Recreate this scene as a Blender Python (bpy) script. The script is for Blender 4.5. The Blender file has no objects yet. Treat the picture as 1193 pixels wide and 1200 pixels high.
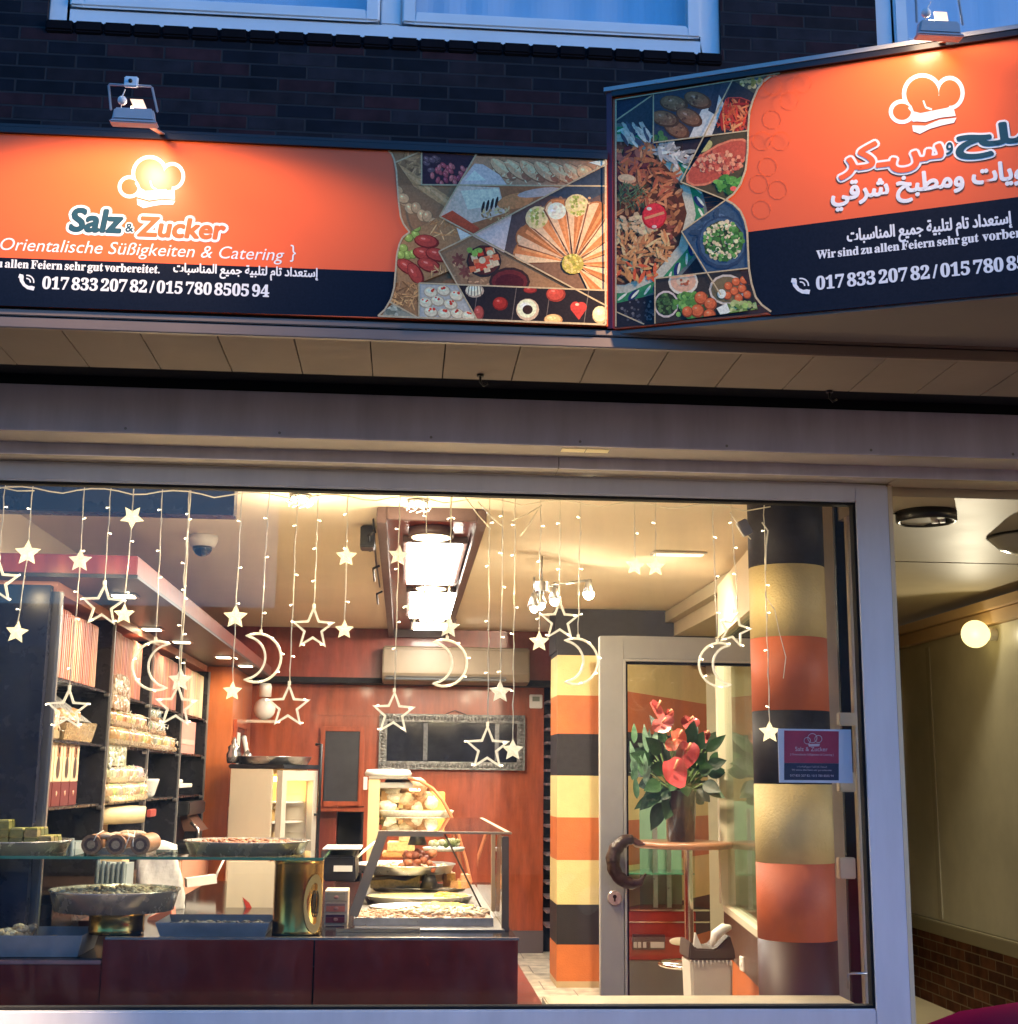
import bpy, bmesh, math, random
import numpy as np
from mathutils import Vector, Matrix
random.seed(7)
SC = bpy.context.scene
COL = SC.collection
R = math.radians

# ------------------------------------------------------------------ camera
CAM = Vector((0, 0, 1.6)); FPX = 1574.2
YAW, PITCH, ROLL = R(4.306), R(11.177), R(0.604)
fw = Vector((math.sin(YAW)*math.cos(PITCH), math.cos(YAW)*math.cos(PITCH), math.sin(PITCH)))
r0 = Vector((math.cos(YAW), -math.sin(YAW), 0)); u0 = r0.cross(fw)
rt = math.cos(ROLL)*r0 + math.sin(ROLL)*u0
up = -math.sin(ROLL)*r0 + math.cos(ROLL)*u0
cd = bpy.data.cameras.new('camera'); co = bpy.data.objects.new('camera', cd); COL.objects.link(co)
cd.sensor_fit = 'HORIZONTAL'; cd.sensor_width = 36; cd.lens = 36*FPX/1193
cd.clip_start = .05; cd.clip_end = 500
co.matrix_world = Matrix(((rt.x, up.x, -fw.x, CAM.x), (rt.y, up.y, -fw.y, CAM.y), (rt.z, up.z, -fw.z, CAM.z), (0, 0, 0, 1)))
SC.camera = co

# ------------------------------------------------------------------ world: dusk sky, sun just gone
W = bpy.data.worlds.new('World'); SC.world = W; W.use_nodes = True
wn = W.node_tree.nodes; wl = W.node_tree.links
sky = wn.new('ShaderNodeTexSky'); sky.sky_type = 'NISHITA'; sky.sun_disc = False
sky.sun_elevation = R(9.5); sky.sun_rotation = R(105); sky.altitude = 50; sky.ozone_density = 5.0
hsv = wn.new('ShaderNodeHueSaturation'); hsv.inputs['Saturation'].default_value = 1.15
tint = wn.new('ShaderNodeMix'); tint.data_type = 'RGBA'; tint.blend_type = 'MULTIPLY'; tint.inputs['Factor'].default_value = 1
tint.inputs['B'].default_value = (1.0, 1.0, 1.08, 1)
wl.new(sky.outputs[0], hsv.inputs['Color']); wl.new(hsv.outputs[0], tint.inputs['A']); wl.new(tint.outputs['Result'], wn['Background'].inputs[0])
wn['Background'].inputs[1].default_value = 0.13
SC.view_settings.view_transform = 'Standard'; SC.view_settings.look = 'None'
SC.view_settings.exposure = 2.2; SC.view_settings.gamma = 1.0; SC.view_settings.use_curve_mapping = False
SC.render.engine = 'CYCLES'
SC.cycles.use_denoising = True
try: SC.cycles.denoiser = 'OPENIMAGEDENOISE'
except Exception: pass
SC.cycles.max_bounces = 10; SC.cycles.diffuse_bounces = 6; SC.cycles.glossy_bounces = 4
SC.cycles.transmission_bounces = 6; SC.cycles.transparent_max_bounces = 16
SC.cycles.sample_clamp_indirect = 4.0; SC.cycles.caustics_reflective = False; SC.cycles.caustics_refractive = False

# ------------------------------------------------------------------ measuring the place
def ray(px, py):
    return rt*((px-596.5)/FPX) - up*((py-600)/FPX) + fw
def at(px, py, Y):
    d = ray(px, py); return CAM + d*(Y/d.y)
def atx(px, py, X):
    d = ray(px, py); return CAM + d*(X/d.x)
def atz(px, py, Z):
    d = ray(px, py); return CAM + d*((Z-CAM.z)/d.z)

# ------------------------------------------------------------------ mesh builder
class MB:
    def __init__(s): s.v = []; s.f = []; s.c = []; s.sm = []
    def add(s, vs, fs, col=None, smooth=False):
        n = len(s.v); s.v += [tuple(v) for v in vs]
        for f in fs:
            s.f.append([i+n for i in f]); s.c.append(col); s.sm.append(smooth)
        return s
    def hexa(s, p, col=None):
        return s.add(p, [(0,3,2,1),(4,5,6,7),(0,1,5,4),(1,2,6,5),(2,3,7,6),(3,0,4,7)], col)
    def box(s, x0, x1, y0, y1, z0, z1, col=None):
        return s.hexa([(x0,y0,z0),(x1,y0,z0),(x1,y1,z0),(x0,y1,z0),(x0,y0,z1),(x1,y0,z1),(x1,y1,z1),(x0,y1,z1)], col)
    def bar(s, p, q, w, d, upv=(0,0,1), col=None):
        p = Vector(p); q = Vector(q); a = (q-p).normalized(); b = a.cross(Vector(upv))
        if b.length < 1e-4: b = a.cross(Vector((0,1,0)))
        b.normalize(); c = b.cross(a); b = b*w/2; c = c*d/2
        return s.hexa([p-b-c, p+b-c, q+b-c, q-b-c, p-b+c, p+b+c, q+b+c, q-b+c], col)
    def prism(s, pts, vec, col=None):
        pts = [Vector(p) for p in pts]; n = len(pts); vec = Vector(vec)
        return s.add(pts+[p+vec for p in pts], [tuple(range(n))[::-1], tuple(range(n, 2*n))]+[(i,(i+1)%n,(i+1)%n+n,i+n) for i in range(n)], col)
    def cyl(s, p, q, r, r2=None, n=20, caps=True, col=None, smooth=True):
        p = Vector(p); q = Vector(q); r2 = r if r2 is None else r2
        a = (q-p).normalized(); b = a.orthogonal().normalized(); c = a.cross(b)
        vs = []
        for P, rr in ((p, r), (q, r2)):
            for i in range(n):
                t = 2*math.pi*i/n; vs.append(P+(b*math.cos(t)+c*math.sin(t))*rr)
        s.add(vs, [(i,(i+1)%n,(i+1)%n+n,i+n) for i in range(n)], col, smooth)
        if caps:
            s.add(vs[:n], [tuple(range(n))[::-1]], col); s.add(vs[n:], [tuple(range(n))], col)
        return s
    def tube(s, path, r, n=6, closed=False, col=None, flat=1.0):
        P = [Vector(p) for p in path]; m = len(P); vs = []; ref = None
        for i in range(m):
            if closed: t = P[(i+1)%m]-P[i-1]
            else: t = P[min(i+1,m-1)]-P[max(i-1,0)]
            t.normalize()
            if ref is None: ref = t.orthogonal().normalized()
            ref = (ref-t*ref.dot(t))
            if ref.length < 1e-5: ref = t.orthogonal()
            ref.normalize(); b = t.cross(ref)
            rr = r[i] if isinstance(r, (list, tuple)) else r
            for k in range(n):
                a = 2*math.pi*k/n; vs.append(P[i]+(ref*math.cos(a)+b*math.sin(a))*rr)
        fs = []
        for i in range(m if closed else m-1):
            j = (i+1) % m
            for k in range(n): fs.append((i*n+k, i*n+(k+1)%n, j*n+(k+1)%n, j*n+k))
        if not closed: fs += [tuple(range(n))[::-1], tuple(range((m-1)*n, m*n))]
        return s.add(vs, fs, col, True)
    def lathe(s, prof, c, n=32, col=None, sx=1.0, sy=1.0, smooth=True):
        c = Vector(c); vs = []; fs = []
        for r, z in prof:
            for i in range(n):
                t = 2*math.pi*i/n; vs.append((c.x+r*math.cos(t)*sx, c.y+r*math.sin(t)*sy, c.z+z))
        for j in range(len(prof)-1):
            for i in range(n): fs.append((j*n+i, j*n+(i+1)%n, (j+1)*n+(i+1)%n, (j+1)*n+i))
        if prof[0][0] > 1e-6: fs.append(tuple(range(n))[::-1])
        if prof[-1][0] > 1e-6: fs.append(tuple(range((len(prof)-1)*n, len(prof)*n)))
        return s.add(vs, fs, col, smooth)
    def ball(s, c, r, n=12, m=8, sc=(1,1,1), col=None, jit=0, rz=0):
        c = Vector(c); vs = []; fs = []; cr, sr = math.cos(rz), math.sin(rz)
        for j in range(m+1):
            a = math.pi*j/m
            for i in range(n):
                t = 2*math.pi*i/n; k = r*(1+random.uniform(-jit, jit))
                x = math.sin(a)*math.cos(t)*k*sc[0]; y = math.sin(a)*math.sin(t)*k*sc[1]
                vs.append((c.x+x*cr-y*sr, c.y+x*sr+y*cr, c.z+math.cos(a)*k*sc[2]))
        for j in range(m):
            for i in range(n): fs.append((j*n+i, j*n+(i+1)%n, (j+1)*n+(i+1)%n, (j+1)*n+i))
        return s.add(vs, fs, col, True)
    def build(s, name, mat, parent=None, bevel=0, label=None, loc=None, seg=2, recalc=True):
        off = Vector((0,0,0))
        if parent is not None:
            o = parent
            while o is not None: off += o.location; o = o.parent
        elif loc is not None: off = Vector(loc)
        me = bpy.data.meshes.new(name)
        me.from_pydata([(x-off.x, y-off.y, z-off.z) for x, y, z in s.v], [], s.f)
        me.polygons.foreach_set('use_smooth', s.sm)
        if any(c is not None for c in s.c):
            ca = me.color_attributes.new('Col', 'FLOAT_COLOR', 'CORNER')
            buf = []
            for p, c in zip(me.polygons, s.c):
                c = c or (.5,.5,.5); buf += [c[0], c[1], c[2], 1.0]*p.loop_total
            ca.data.foreach_set('color', buf)
        if bevel or recalc:
            bm = bmesh.new(); bm.from_mesh(me)
            bmesh.ops.remove_doubles(bm, verts=bm.verts, dist=1e-6) if bevel else None
            if recalc: bmesh.ops.recalc_face_normals(bm, faces=bm.faces)
            if bevel:
                es = [e for e in bm.edges if len(e.link_faces) == 2 and e.calc_face_angle(0) > .6]
                bmesh.ops.bevel(bm, geom=es, offset=bevel, segments=seg, affect='EDGES', clamp_overlap=True)
            bm.to_mesh(me); bm.free()
        me.materials.append(mat)
        ob = bpy.data.objects.new(name, me); COL.objects.link(ob)
        if parent is not None: ob.parent = parent
        else: ob.location = off
        if label: ob['label'] = label
        return ob

def tag(o, label, cat, group=None, kind=None):
    if label: o['label'] = label
    if cat: o['category'] = cat
    if group: o['group'] = group
    if kind: o['kind'] = kind
    return o
def thing(name, label, cat, loc=(0,0,0), group=None):
    o = bpy.data.objects.new(name, None); COL.objects.link(o); o.location = loc
    o.empty_display_size = .05
    return tag(o, label, cat, group)
def single(mb, name, mat, label, cat, loc, group=None, bevel=0):
    return tag(mb.build(name, mat, None, bevel, None, loc), label, cat, group)
def dup(o, loc=None, label=None, parent=None, group=None, rz=None):
    c = o.copy(); COL.objects.link(c); c.parent = parent
    if loc is not None: c.location = loc
    if rz is not None: c.rotation_euler.z = rz
    if label: c['label'] = label
    if group: c['group'] = group
    for ch in list(o.children): dup(ch, None, None, c)
    return c

# ------------------------------------------------------------------ materials
MATS = {}
def mat(name, col=(.5,.5,.5), rough=.5, metal=0, vary=0, vscale=6, vstretch=(1,1,1), bump=0, bscale=60, coat=0,
        emit=None, estr=0, attr=False, spec=.5, trans=0, ior=1.45, alpha=1, sample=True, sss=0, grain=0):
    if name in MATS: return MATS[name]
    m = bpy.data.materials.new(name); MATS[name] = m; m.use_nodes = True
    nt = m.node_tree; N = nt.nodes; L = nt.links; b = N['Principled BSDF']
    b.inputs['Base Color'].default_value = (*col, 1); b.inputs['Roughness'].default_value = rough
    b.inputs['Metallic'].default_value = metal; b.inputs['Coat Weight'].default_value = coat
    b.inputs['Coat Roughness'].default_value = .08
    b.inputs['Specular IOR Level'].default_value = spec; b.inputs['Transmission Weight'].default_value = trans
    b.inputs['IOR'].default_value = ior; b.inputs['Alpha'].default_value = alpha
    if emit:
        b.inputs['Emission Color'].default_value = (*emit, 1); b.inputs['Emission Strength'].default_value = estr
        if not sample: m.cycles.emission_sampling = 'NONE'
    tc = None
    if vary or bump or attr or grain:
        tc = N.new('ShaderNodeTexCoord'); mp = N.new('ShaderNodeMapping'); mp.inputs['Scale'].default_value = vstretch
        L.new(tc.outputs['Object'], mp.inputs['Vector'])
    src = None
    if attr:
        a = N.new('ShaderNodeAttribute'); a.attribute_name = 'Col'; src = a.outputs['Color']
    if vary:
        n = N.new('ShaderNodeTexNoise'); n.inputs['Scale'].default_value = vscale; n.inputs['Detail'].default_value = 6
        n.inputs['Roughness'].default_value = .6
        L.new(mp.outputs[0], n.inputs['Vector'])
        mr = N.new('ShaderNodeMapRange'); mr.inputs[1].default_value = .3; mr.inputs[2].default_value = .7
        mr.inputs[3].default_value = 1-vary; mr.inputs[4].default_value = 1+vary*.7
        L.new(n.outputs['Fac'], mr.inputs[0])
        mx = N.new('ShaderNodeMix'); mx.data_type = 'RGBA'; mx.blend_type = 'MULTIPLY'; mx.inputs['Factor'].default_value = 1
        if src: L.new(src, mx.inputs['A'])
        else: mx.inputs['A'].default_value = (*col, 1)
        L.new(mr.outputs[0], mx.inputs['B']); src = mx.outputs['Result']
    if src: L.new(src, b.inputs['Base Color'])
    if vary:
        r2 = N.new('ShaderNodeMapRange'); r2.inputs[3].default_value = max(0, rough-.08); r2.inputs[4].default_value = min(1, rough+.12)
        L.new(n.outputs['Fac'], r2.inputs[0]); L.new(r2.outputs[0], b.inputs['Roughness'])
    if bump:
        bn = N.new('ShaderNodeTexNoise'); bn.inputs['Scale'].default_value = bscale; bn.inputs['Detail'].default_value = 5
        L.new(tc.outputs['Object'], bn.inputs['Vector'])
        bp = N.new('ShaderNodeBump'); bp.inputs['Strength'].default_value = bump; bp.inputs['Distance'].default_value = .01
        L.new(bn.outputs['Fac'], bp.inputs['Height']); L.new(bp.outputs[0], b.inputs['Normal'])
    return m
def brick(name, stops, mortar, axis='x', bw=.25, rh=.0625, rough=.75):
    m = bpy.data.materials.new(name); MATS[name] = m; m.use_nodes = True
    nt = m.node_tree; N = nt.nodes; L = nt.links; b = N['Principled BSDF']
    tc = N.new('ShaderNodeTexCoord'); sp = N.new('ShaderNodeSeparateXYZ'); cb = N.new('ShaderNodeCombineXYZ')
    L.new(tc.outputs['Object'], sp.inputs[0]); L.new(sp.outputs['X' if axis == 'x' else 'Y'], cb.inputs[0]); L.new(sp.outputs['Z'], cb.inputs[1])
    def bt():
        t = N.new('ShaderNodeTexBrick'); t.inputs['Scale'].default_value = 1; t.inputs['Brick Width'].default_value = bw
        t.inputs['Row Height'].default_value = rh; t.inputs['Mortar Size'].default_value = .005; t.inputs['Mortar Smooth'].default_value = .3
        t.inputs['Color1'].default_value = (0,0,0,1); t.inputs['Color2'].default_value = (1,1,1,1); t.inputs['Bias'].default_value = 0
        L.new(cb.outputs[0], t.inputs['Vector']); return t
    t = bt(); t.inputs['Mortar'].default_value = (.5,.5,.5,1)
    cr = N.new('ShaderNodeValToRGB'); cr.color_ramp.interpolation = 'CONSTANT'
    els = cr.color_ramp.elements
    while len(els) < len(stops): els.new(.5)
    for e, (p, c) in zip(els, stops): e.position = p; e.color = (*c, 1)
    L.new(t.outputs['Color'], cr.inputs[0])
    nz = N.new('ShaderNodeTexNoise'); nz.inputs['Scale'].default_value = 9; nz.inputs['Detail'].default_value = 8
    L.new(tc.outputs['Object'], nz.inputs['Vector'])
    mr = N.new('ShaderNodeMapRange'); mr.inputs[1].default_value = .3; mr.inputs[2].default_value = .7; mr.inputs[3].default_value = .6; mr.inputs[4].default_value = 1.35
    L.new(nz.outputs['Fac'], mr.inputs[0])
    mul = N.new('ShaderNodeMix'); mul.data_type = 'RGBA'; mul.blend_type = 'MULTIPLY'; mul.inputs['Factor'].default_value = 1
    L.new(cr.outputs[0], mul.inputs['A']); L.new(mr.outputs[0], mul.inputs['B'])
    mx = N.new('ShaderNodeMix'); mx.data_type = 'RGBA'; mx.inputs['B'].default_value = (*mortar, 1)
    L.new(t.outputs['Fac'], mx.inputs['Factor']); L.new(mul.outputs['Result'], mx.inputs['A'])
    L.new(mx.outputs['Result'], b.inputs['Base Color']); b.inputs['Roughness'].default_value = rough; b.inputs['Specular IOR Level'].default_value = .15
    bp = N.new('ShaderNodeBump'); bp.inputs['Strength'].default_value = .8; bp.inputs['Distance'].default_value = .006; bp.invert = True
    ad = N.new('ShaderNodeMath'); ad.operation = 'ADD'; ml = N.new('ShaderNodeMath'); ml.operation = 'MULTIPLY'; ml.inputs[1].default_value = -.5
    L.new(nz.outputs['Fac'], ml.inputs[0]); L.new(t.outputs['Fac'], ad.inputs[0]); L.new(ml.outputs[0], ad.inputs[1])
    L.new(ad.outputs[0], bp.inputs['Height']); L.new(bp.outputs[0], b.inputs['Normal'])
    return m
def glass(name, tint=(1,1,1), ior=1.45, rough=0.0, dirt=0):
    m = bpy.data.materials.new(name); MATS[name] = m; m.use_nodes = True
    nt = m.node_tree; N = nt.nodes; L = nt.links; N.remove(N['Principled BSDF'])
    tr = N.new('ShaderNodeBsdfTransparent'); tr.inputs[0].default_value = (*tint, 1)
    gl = N.new('ShaderNodeBsdfGlossy'); gl.inputs['Roughness'].default_value = rough
    fr = N.new('ShaderNodeFresnel'); ge = N.new('ShaderNodeNewGeometry'); im = N.new('ShaderNodeMix')
    im.inputs['A'].default_value = ior; im.inputs['B'].default_value = 1/ior   # both faces of the thin pane mirror alike
    L.new(ge.outputs['Backfacing'], im.inputs['Factor']); L.new(im.outputs[0], fr.inputs['IOR'])
    mx = N.new('ShaderNodeMixShader'); L.new(fr.outputs[0], mx.inputs[0]); L.new(tr.outputs[0], mx.inputs[1]); L.new(gl.outputs[0], mx.inputs[2])
    out = mx
    if dirt:   # wiping streaks and dust
        tc = N.new('ShaderNodeTexCoord'); mp = N.new('ShaderNodeMapping'); mp.inputs['Scale'].default_value = (1.2, 1, .35); mp.inputs['Rotation'].default_value = (0, .5, 0)
        nz = N.new('ShaderNodeTexNoise'); nz.inputs['Scale'].default_value = 3.5; nz.inputs['Detail'].default_value = 9; nz.inputs['Roughness'].default_value = .68
        mr = N.new('ShaderNodeMapRange'); mr.inputs[1].default_value = .46; mr.inputs[2].default_value = .8; mr.inputs[3].default_value = 0; mr.inputs[4].default_value = dirt
        L.new(tc.outputs['Object'], mp.inputs[0]); L.new(mp.outputs[0], nz.inputs['Vector']); L.new(nz.outputs['Fac'], mr.inputs[0])
        df = N.new('ShaderNodeBsdfDiffuse'); df.inputs[0].default_value = (.5,.5,.5,1); m2 = N.new('ShaderNodeMixShader')
        L.new(mr.outputs[0], m2.inputs[0]); L.new(mx.outputs[0], m2.inputs[1]); L.new(df.outputs[0], m2.inputs[2]); out = m2
    L.new(out.outputs[0], N['Material Output'].inputs[0]); return m
def lamp_mat(name, col, s, sample=True):
    return mat(name, (.8,.8,.8), .4, emit=col, estr=s, sample=sample)

M_wood = mat('cherry wood', (.30,.058,.019), .3, vary=.35, vscale=5, vstretch=(3,3,.5), coat=.3)
M_woodd = mat('dark cherry wood', (.20,.035,.022), .3, vary=.35, vscale=5, vstretch=(3,3,.5), coat=.3)
M_wine = mat('wine red lacquer', (.17,.018,.010), .2, vary=.25, coat=.15)
M_white = mat('white window plastic', (.72,.73,.75), .35, vary=.06, vscale=3)
M_grey = mat('grey lacquered metal', (.48,.47,.57), .32, vary=.16, vscale=3.5, vstretch=(2.2,2,.35), spec=.5)
M_greyl = mat('light grey metal strip', (.80,.72,.60), .22, .6)
M_alu = mat('grey beige aluminium', (.37,.36,.335), .4, vary=.05)
M_steel = mat('brushed steel', (.55,.55,.56), .28, 1, vary=.15, vscale=20)
M_tin = mat('tinned tray metal', (.42,.40,.37), .24, .65, vary=.2, vscale=14)
M_dark = mat('black plastic', (.012,.012,.014), .4)
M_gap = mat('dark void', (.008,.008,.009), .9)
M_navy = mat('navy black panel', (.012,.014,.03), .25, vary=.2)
M_cream = mat('cream paint', (.60,.46,.20), .6, vary=.12, vscale=4, bump=.45, bscale=90)
M_ceil = mat('cream ceiling plaster', (.84,.74,.57), .8, vary=.06, vscale=1.5)
M_orange = mat('orange paint', (.48,.125,.03), .6, vary=.16, vscale=4, bump=.45, bscale=90)
M_blackp = mat('charcoal paint', (.020,.017,.020), .6, spec=.3, vary=.15, vscale=4, bump=.15, bscale=90)
M_brass = mat('polished brass', (.52,.31,.08), .2, 1, vary=.25, vscale=9, vstretch=(1,1,.15))
M_glass = glass('window glass'); M_pane = glass('shop window glass', dirt=.045); M_gglass = glass('green shelf glass', (.86,.95,.90))
M_gedge = mat('green glass edge', (.05,.22,.14), .15)
M_soffit = mat('beige soffit panel', (.26,.22,.19), .75, vary=.10, vscale=2, spec=.08)
M_porchc = mat('porch ceiling paint', (.46,.40,.28), .6, vary=.12, vscale=1.2)
M_col = mat('coloured print', attr=True, rough=.3, vary=.22, vscale=70)
M_food = mat('mixed food', attr=True, rough=.5, vary=.3, vscale=60, bump=.4, bscale=120)
M_pack = mat('clear film packaging', attr=True, rough=.18, vary=.35, vscale=45, coat=.7)
M_box = mat('printed carton', attr=True, rough=.45, vary=.08, vscale=20)
M_porc = mat('white porcelain', (.78,.76,.70), .2, coat=.3)
M_white2 = mat('white plastic', (.75,.72,.66), .4)
M_tile = mat('beige floor tile', (.46,.40,.30), .3, vary=.15, vscale=3)
M_stone = mat('pale marble ledge', (.72,.62,.42), .3, vary=.15, vscale=7)
WARM = (1.0, .82, .56)

# =================================================================== GROUND
street = MB().box(-60, 60, -60, 3.9, -.4, -.16)
tag(street.build('street', mat('asphalt', (.05,.05,.052), .8, vary=.25, vscale=3, bump=.4, bscale=150), loc=(0,0,0)), None, None, kind='structure')
tag(MB().box(-30, 30, 3.9, 5.72, -.4, -.03).build('pavement', mat('concrete paving', (.22,.21,.2), .75, vary=.15, vscale=2, bump=.3), loc=(0,0,0)), None, None, kind='structure')
fl = brick('floor tiles', [(0,(.52,.45,.34)), (.5,(.58,.51,.39)), (.8,(.47,.41,.31))], (.22,.19,.15), 'x', .45, .45, .35)
# tiles run on the floor: use x and y
for n in fl.node_tree.nodes:
    if n.type == 'COMBXYZ':
        fl.node_tree.links.new([k for k in fl.node_tree.nodes if k.type == 'SEPXYZ'][0].outputs['Y'], n.inputs[1])
tag(MB().box(-3, 8, 5.86, 16, -.4, 0).build('shop_floor', fl, loc=(0,0,0)), None, None, kind='structure')
tag(MB().box(2.25, 3.9, 5.9, 12.5, .002, .012).build('porch_floor', mat('porch tile', (.42,.36,.24), .4, vary=.15, vscale=2), loc=(0,0,0)), None, None, kind='structure')

# houses across the street, behind the camera: they shade the street and darken what the panes mirror
m_opp = brick('far brick', [(0,(.24,.21,.18)), (.5,(.27,.24,.20))], (.25,.23,.2), 'x')
b = MB()
for x0, x1, h in ((-34,-15,7.2),(-15,-2.5,3.9),(-2.5,13,7.6),(13,34,7.2)):
    b.box(x0, x1-.02, -24, -14, -.16, h); b.prism([(x0,-14,h),(x0,-24,h),(x0,-19,h+1.4)], (x1-x0-.02,0,0))
o = b.build('backdrop', m_opp, loc=(0,0,0)); tag(o, None, None, kind='structure')

# =================================================================== BRICK BUILDING
YB = 5.5
bld = thing('brick_building', 'dark clinker brick upper storey with white framed windows above the signs', 'building', (0, YB, 3.3))
mb_brick = brick('clinker brick', [(0,(.006,.006,.010)), (.22,(.020,.016,.021)), (.42,(.007,.007,.012)), (.58,(.036,.013,.016)), (.72,(.016,.011,.014)), (.86,(.028,.011,.014))], (.026,.025,.028), 'x')
w1 = (-1.64, 1.36); w2 = (2.09, 5.2); zb, zt = 4.835, 6.5
b = MB()
b.box(-9, 9, YB, YB+.3, 3.24, zb-.005); b.box(-9, w1[0], YB, YB+.3, zb-.005, zt)
b.box(w1[1], w2[0], YB, YB+.3, zb-.005, zt); b.box(w2[1], 9, YB, YB+.3, zb-.005, zt); b.box(-9, 9, YB, YB+.3, zt, 10)
b.build('brick_wall', mb_brick, bld)
m_row = mat('sill clinker', (.006,.005,.008), .9, spec=.15, vary=.4, vscale=8)
for (a, c) in (w1, w2):
    x = a+.0; b = MB()
    while x < c-.02:
        x2 = min(x+.118, c)
        b.hexa([(x,YB-.015,zb-.05),(x2,YB-.015,zb-.05),(x2,YB+.02,zb-.075),(x,YB+.02,zb-.075),(x,YB-.02,zb-.006),(x2,YB-.02,zb-.006),(x2,YB+.02,zb+.004),(x,YB+.02,zb+.004)]); x += .1255
    b.build('window_ledge', m_row, bld, .006)
m_curt = mat('pale curtain', (.66,.72,.78), .8, vary=.07, vscale=3, vstretch=(6,1,.3))
m_upg = glass('upper window glass', (.95,.97,1), 1.9, .01)
for (a, c), splits in ((w1, (1.0,)), (w2, (1.0,))):
    fr = MB(); y0, y1 = YB+.02, YB+.1
    fr.box(a, a+.085, y0, y1, zb, zt); fr.box(c-.085, c, y0, y1, zb, zt); fr.box(a+.085, c-.085, y0, y1, zb, zb+.075); fr.box(a+.085, c-.085, y0, y1, zt-.08, zt)
    mid = (a+c)/2 if a < 0 else a+1.5
    fr.box(mid-.045, mid+.045, y0, y1, zb+.075, zt-.08)
    f = fr.build('window', M_white, bld, .006)
    for (s0, s1) in ((a+.09, mid-.05), (mid+.05, c-.09)):
        sa = MB(); z0, z1 = zb+.082, zt-.086; t = .058; y2, y3 = YB+.005, YB+.075
        sa.box(s0, s0+t, y2, y3, z0, z1); sa.box(s1-t, s1, y2, y3, z0, z1); sa.box(s0+t, s1-t, y2, y3, z0, z0+t); sa.box(s0+t, s1-t, y2, y3, z1-t, z1)
        sa.build('sash', M_white, f, .008)
        MB().box(s0+t+.002, s1-t-.002, YB+.035, YB+.041, z0+t+.002, z1-t-.002).build('pane', m_upg, f)
    cu = MB(); xs = np.linspace(a, c, 120)
    cu.add([(x, YB+.13+.009*math.sin(x*31+2*math.sin(x*5.3))*(.6+.4*math.sin(x*2.1)), z) for x in xs for z in (zb, zt)], [(2*i, 2*i+2, 2*i+3, 2*i+1) for i in range(119)])
    cu.build('curtain', m_curt, f, recalc=False)
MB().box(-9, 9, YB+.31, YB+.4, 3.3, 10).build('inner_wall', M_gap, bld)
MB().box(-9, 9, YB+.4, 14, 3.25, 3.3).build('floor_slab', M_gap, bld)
MB().box(-9, -2.75, 5.6, 5.9, -.4, 3.24).build('side_wall', mb_brick, bld)
MB().box(4.6, 9, 5.6, 5.9, -.4, 3.24).build('side_wall', mb_brick, bld)
MB().box(-2.75, 2.12, 5.62, 5.85, -.4, .535).build('plinth_wall', mb_brick, bld)

# =================================================================== CANOPY + SHUTTER BOX
cn = thing('shop_canopy', 'beige panelled canopy with a dark gap, carrying the two signs', 'canopy', (0, 5.2, 3.14))
b = MB(); x = -5.0
k0 = atz(71,386,3.15).x
i = -16
while True:
    xa = k0+i*.2745; i += 1
    if xa > 6: break
    b.box(xa+.0025, xa+.2745-.0025, 4.685, 5.13, 3.15, 3.165)
b.build('soffit_panel', M_soffit, cn)
MB().box(-6, 7, 4.66, 5.49, 3.2, 3.235).build('roof_sheet', M_gap, cn)
MB().box(-6, 7, 5.42, 5.495, 3.0, 3.199).build('gap_lining', M_gap, cn)
M_trim = mat('brown grey edge trim', (.20,.145,.115), .35, vary=.1, vscale=3)
b = MB(); b.box(-6, 7, 4.648, 4.672, 3.186, 3.209); b.box(-6, 7, 4.652, 4.676, 3.142, 3.182); b.build('edge_trim', M_trim, cn, .003)
MB().box(-6, 7, 4.665, 4.684, 3.15, 3.2).build('trim_backing', M_gap, cn)
for (px, py) in ((563,447), (972,466)):
    sb = MB(); p = atz(px, py-8, 3.149); sb.tube([p, p+Vector((0,0,-.03)), p+Vector((.012,0,-.045)), p+Vector((.03,.0,-.035))], .005); sb.cyl(p, p+Vector((0,0,-.008)), .014, n=10)
    sb.build('hook', M_dark, cn)
sh = thing('shutter_box', 'long purple grey shutter box running above the shop window', 'shutter box', (0, 5.5, 2.9))
MB().box(-6, 7, 5.395, 5.41, 2.957, 3.15).build('front_cover', M_grey, sh, .004)
MB().box(-6, 7, 5.41, 5.605, 2.957, 2.972).build('lower_lip', M_greyl, sh, .003)
b = MB(); b.box(-6, .6335, 5.605, 5.625, 2.909, 2.972); b.box(.6365, 7, 5.605, 5.625, 2.909, 2.972); b.build('guide_strip', M_grey, sh, .003)
b = MB(); b.box(-6, .6335, 5.625, 5.8, 2.909, 2.92); b.box(.6365, 2.128, 5.625, 5.8, 2.909, 2.92); b.box(2.132, 7, 5.625, 5.8, 2.909, 2.92); b.build('lower_lip', M_greyl, sh)
MB().box(-6, 7, 5.63, 5.84, 2.925, 3.2).build('housing', M_gap, sh)

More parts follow.
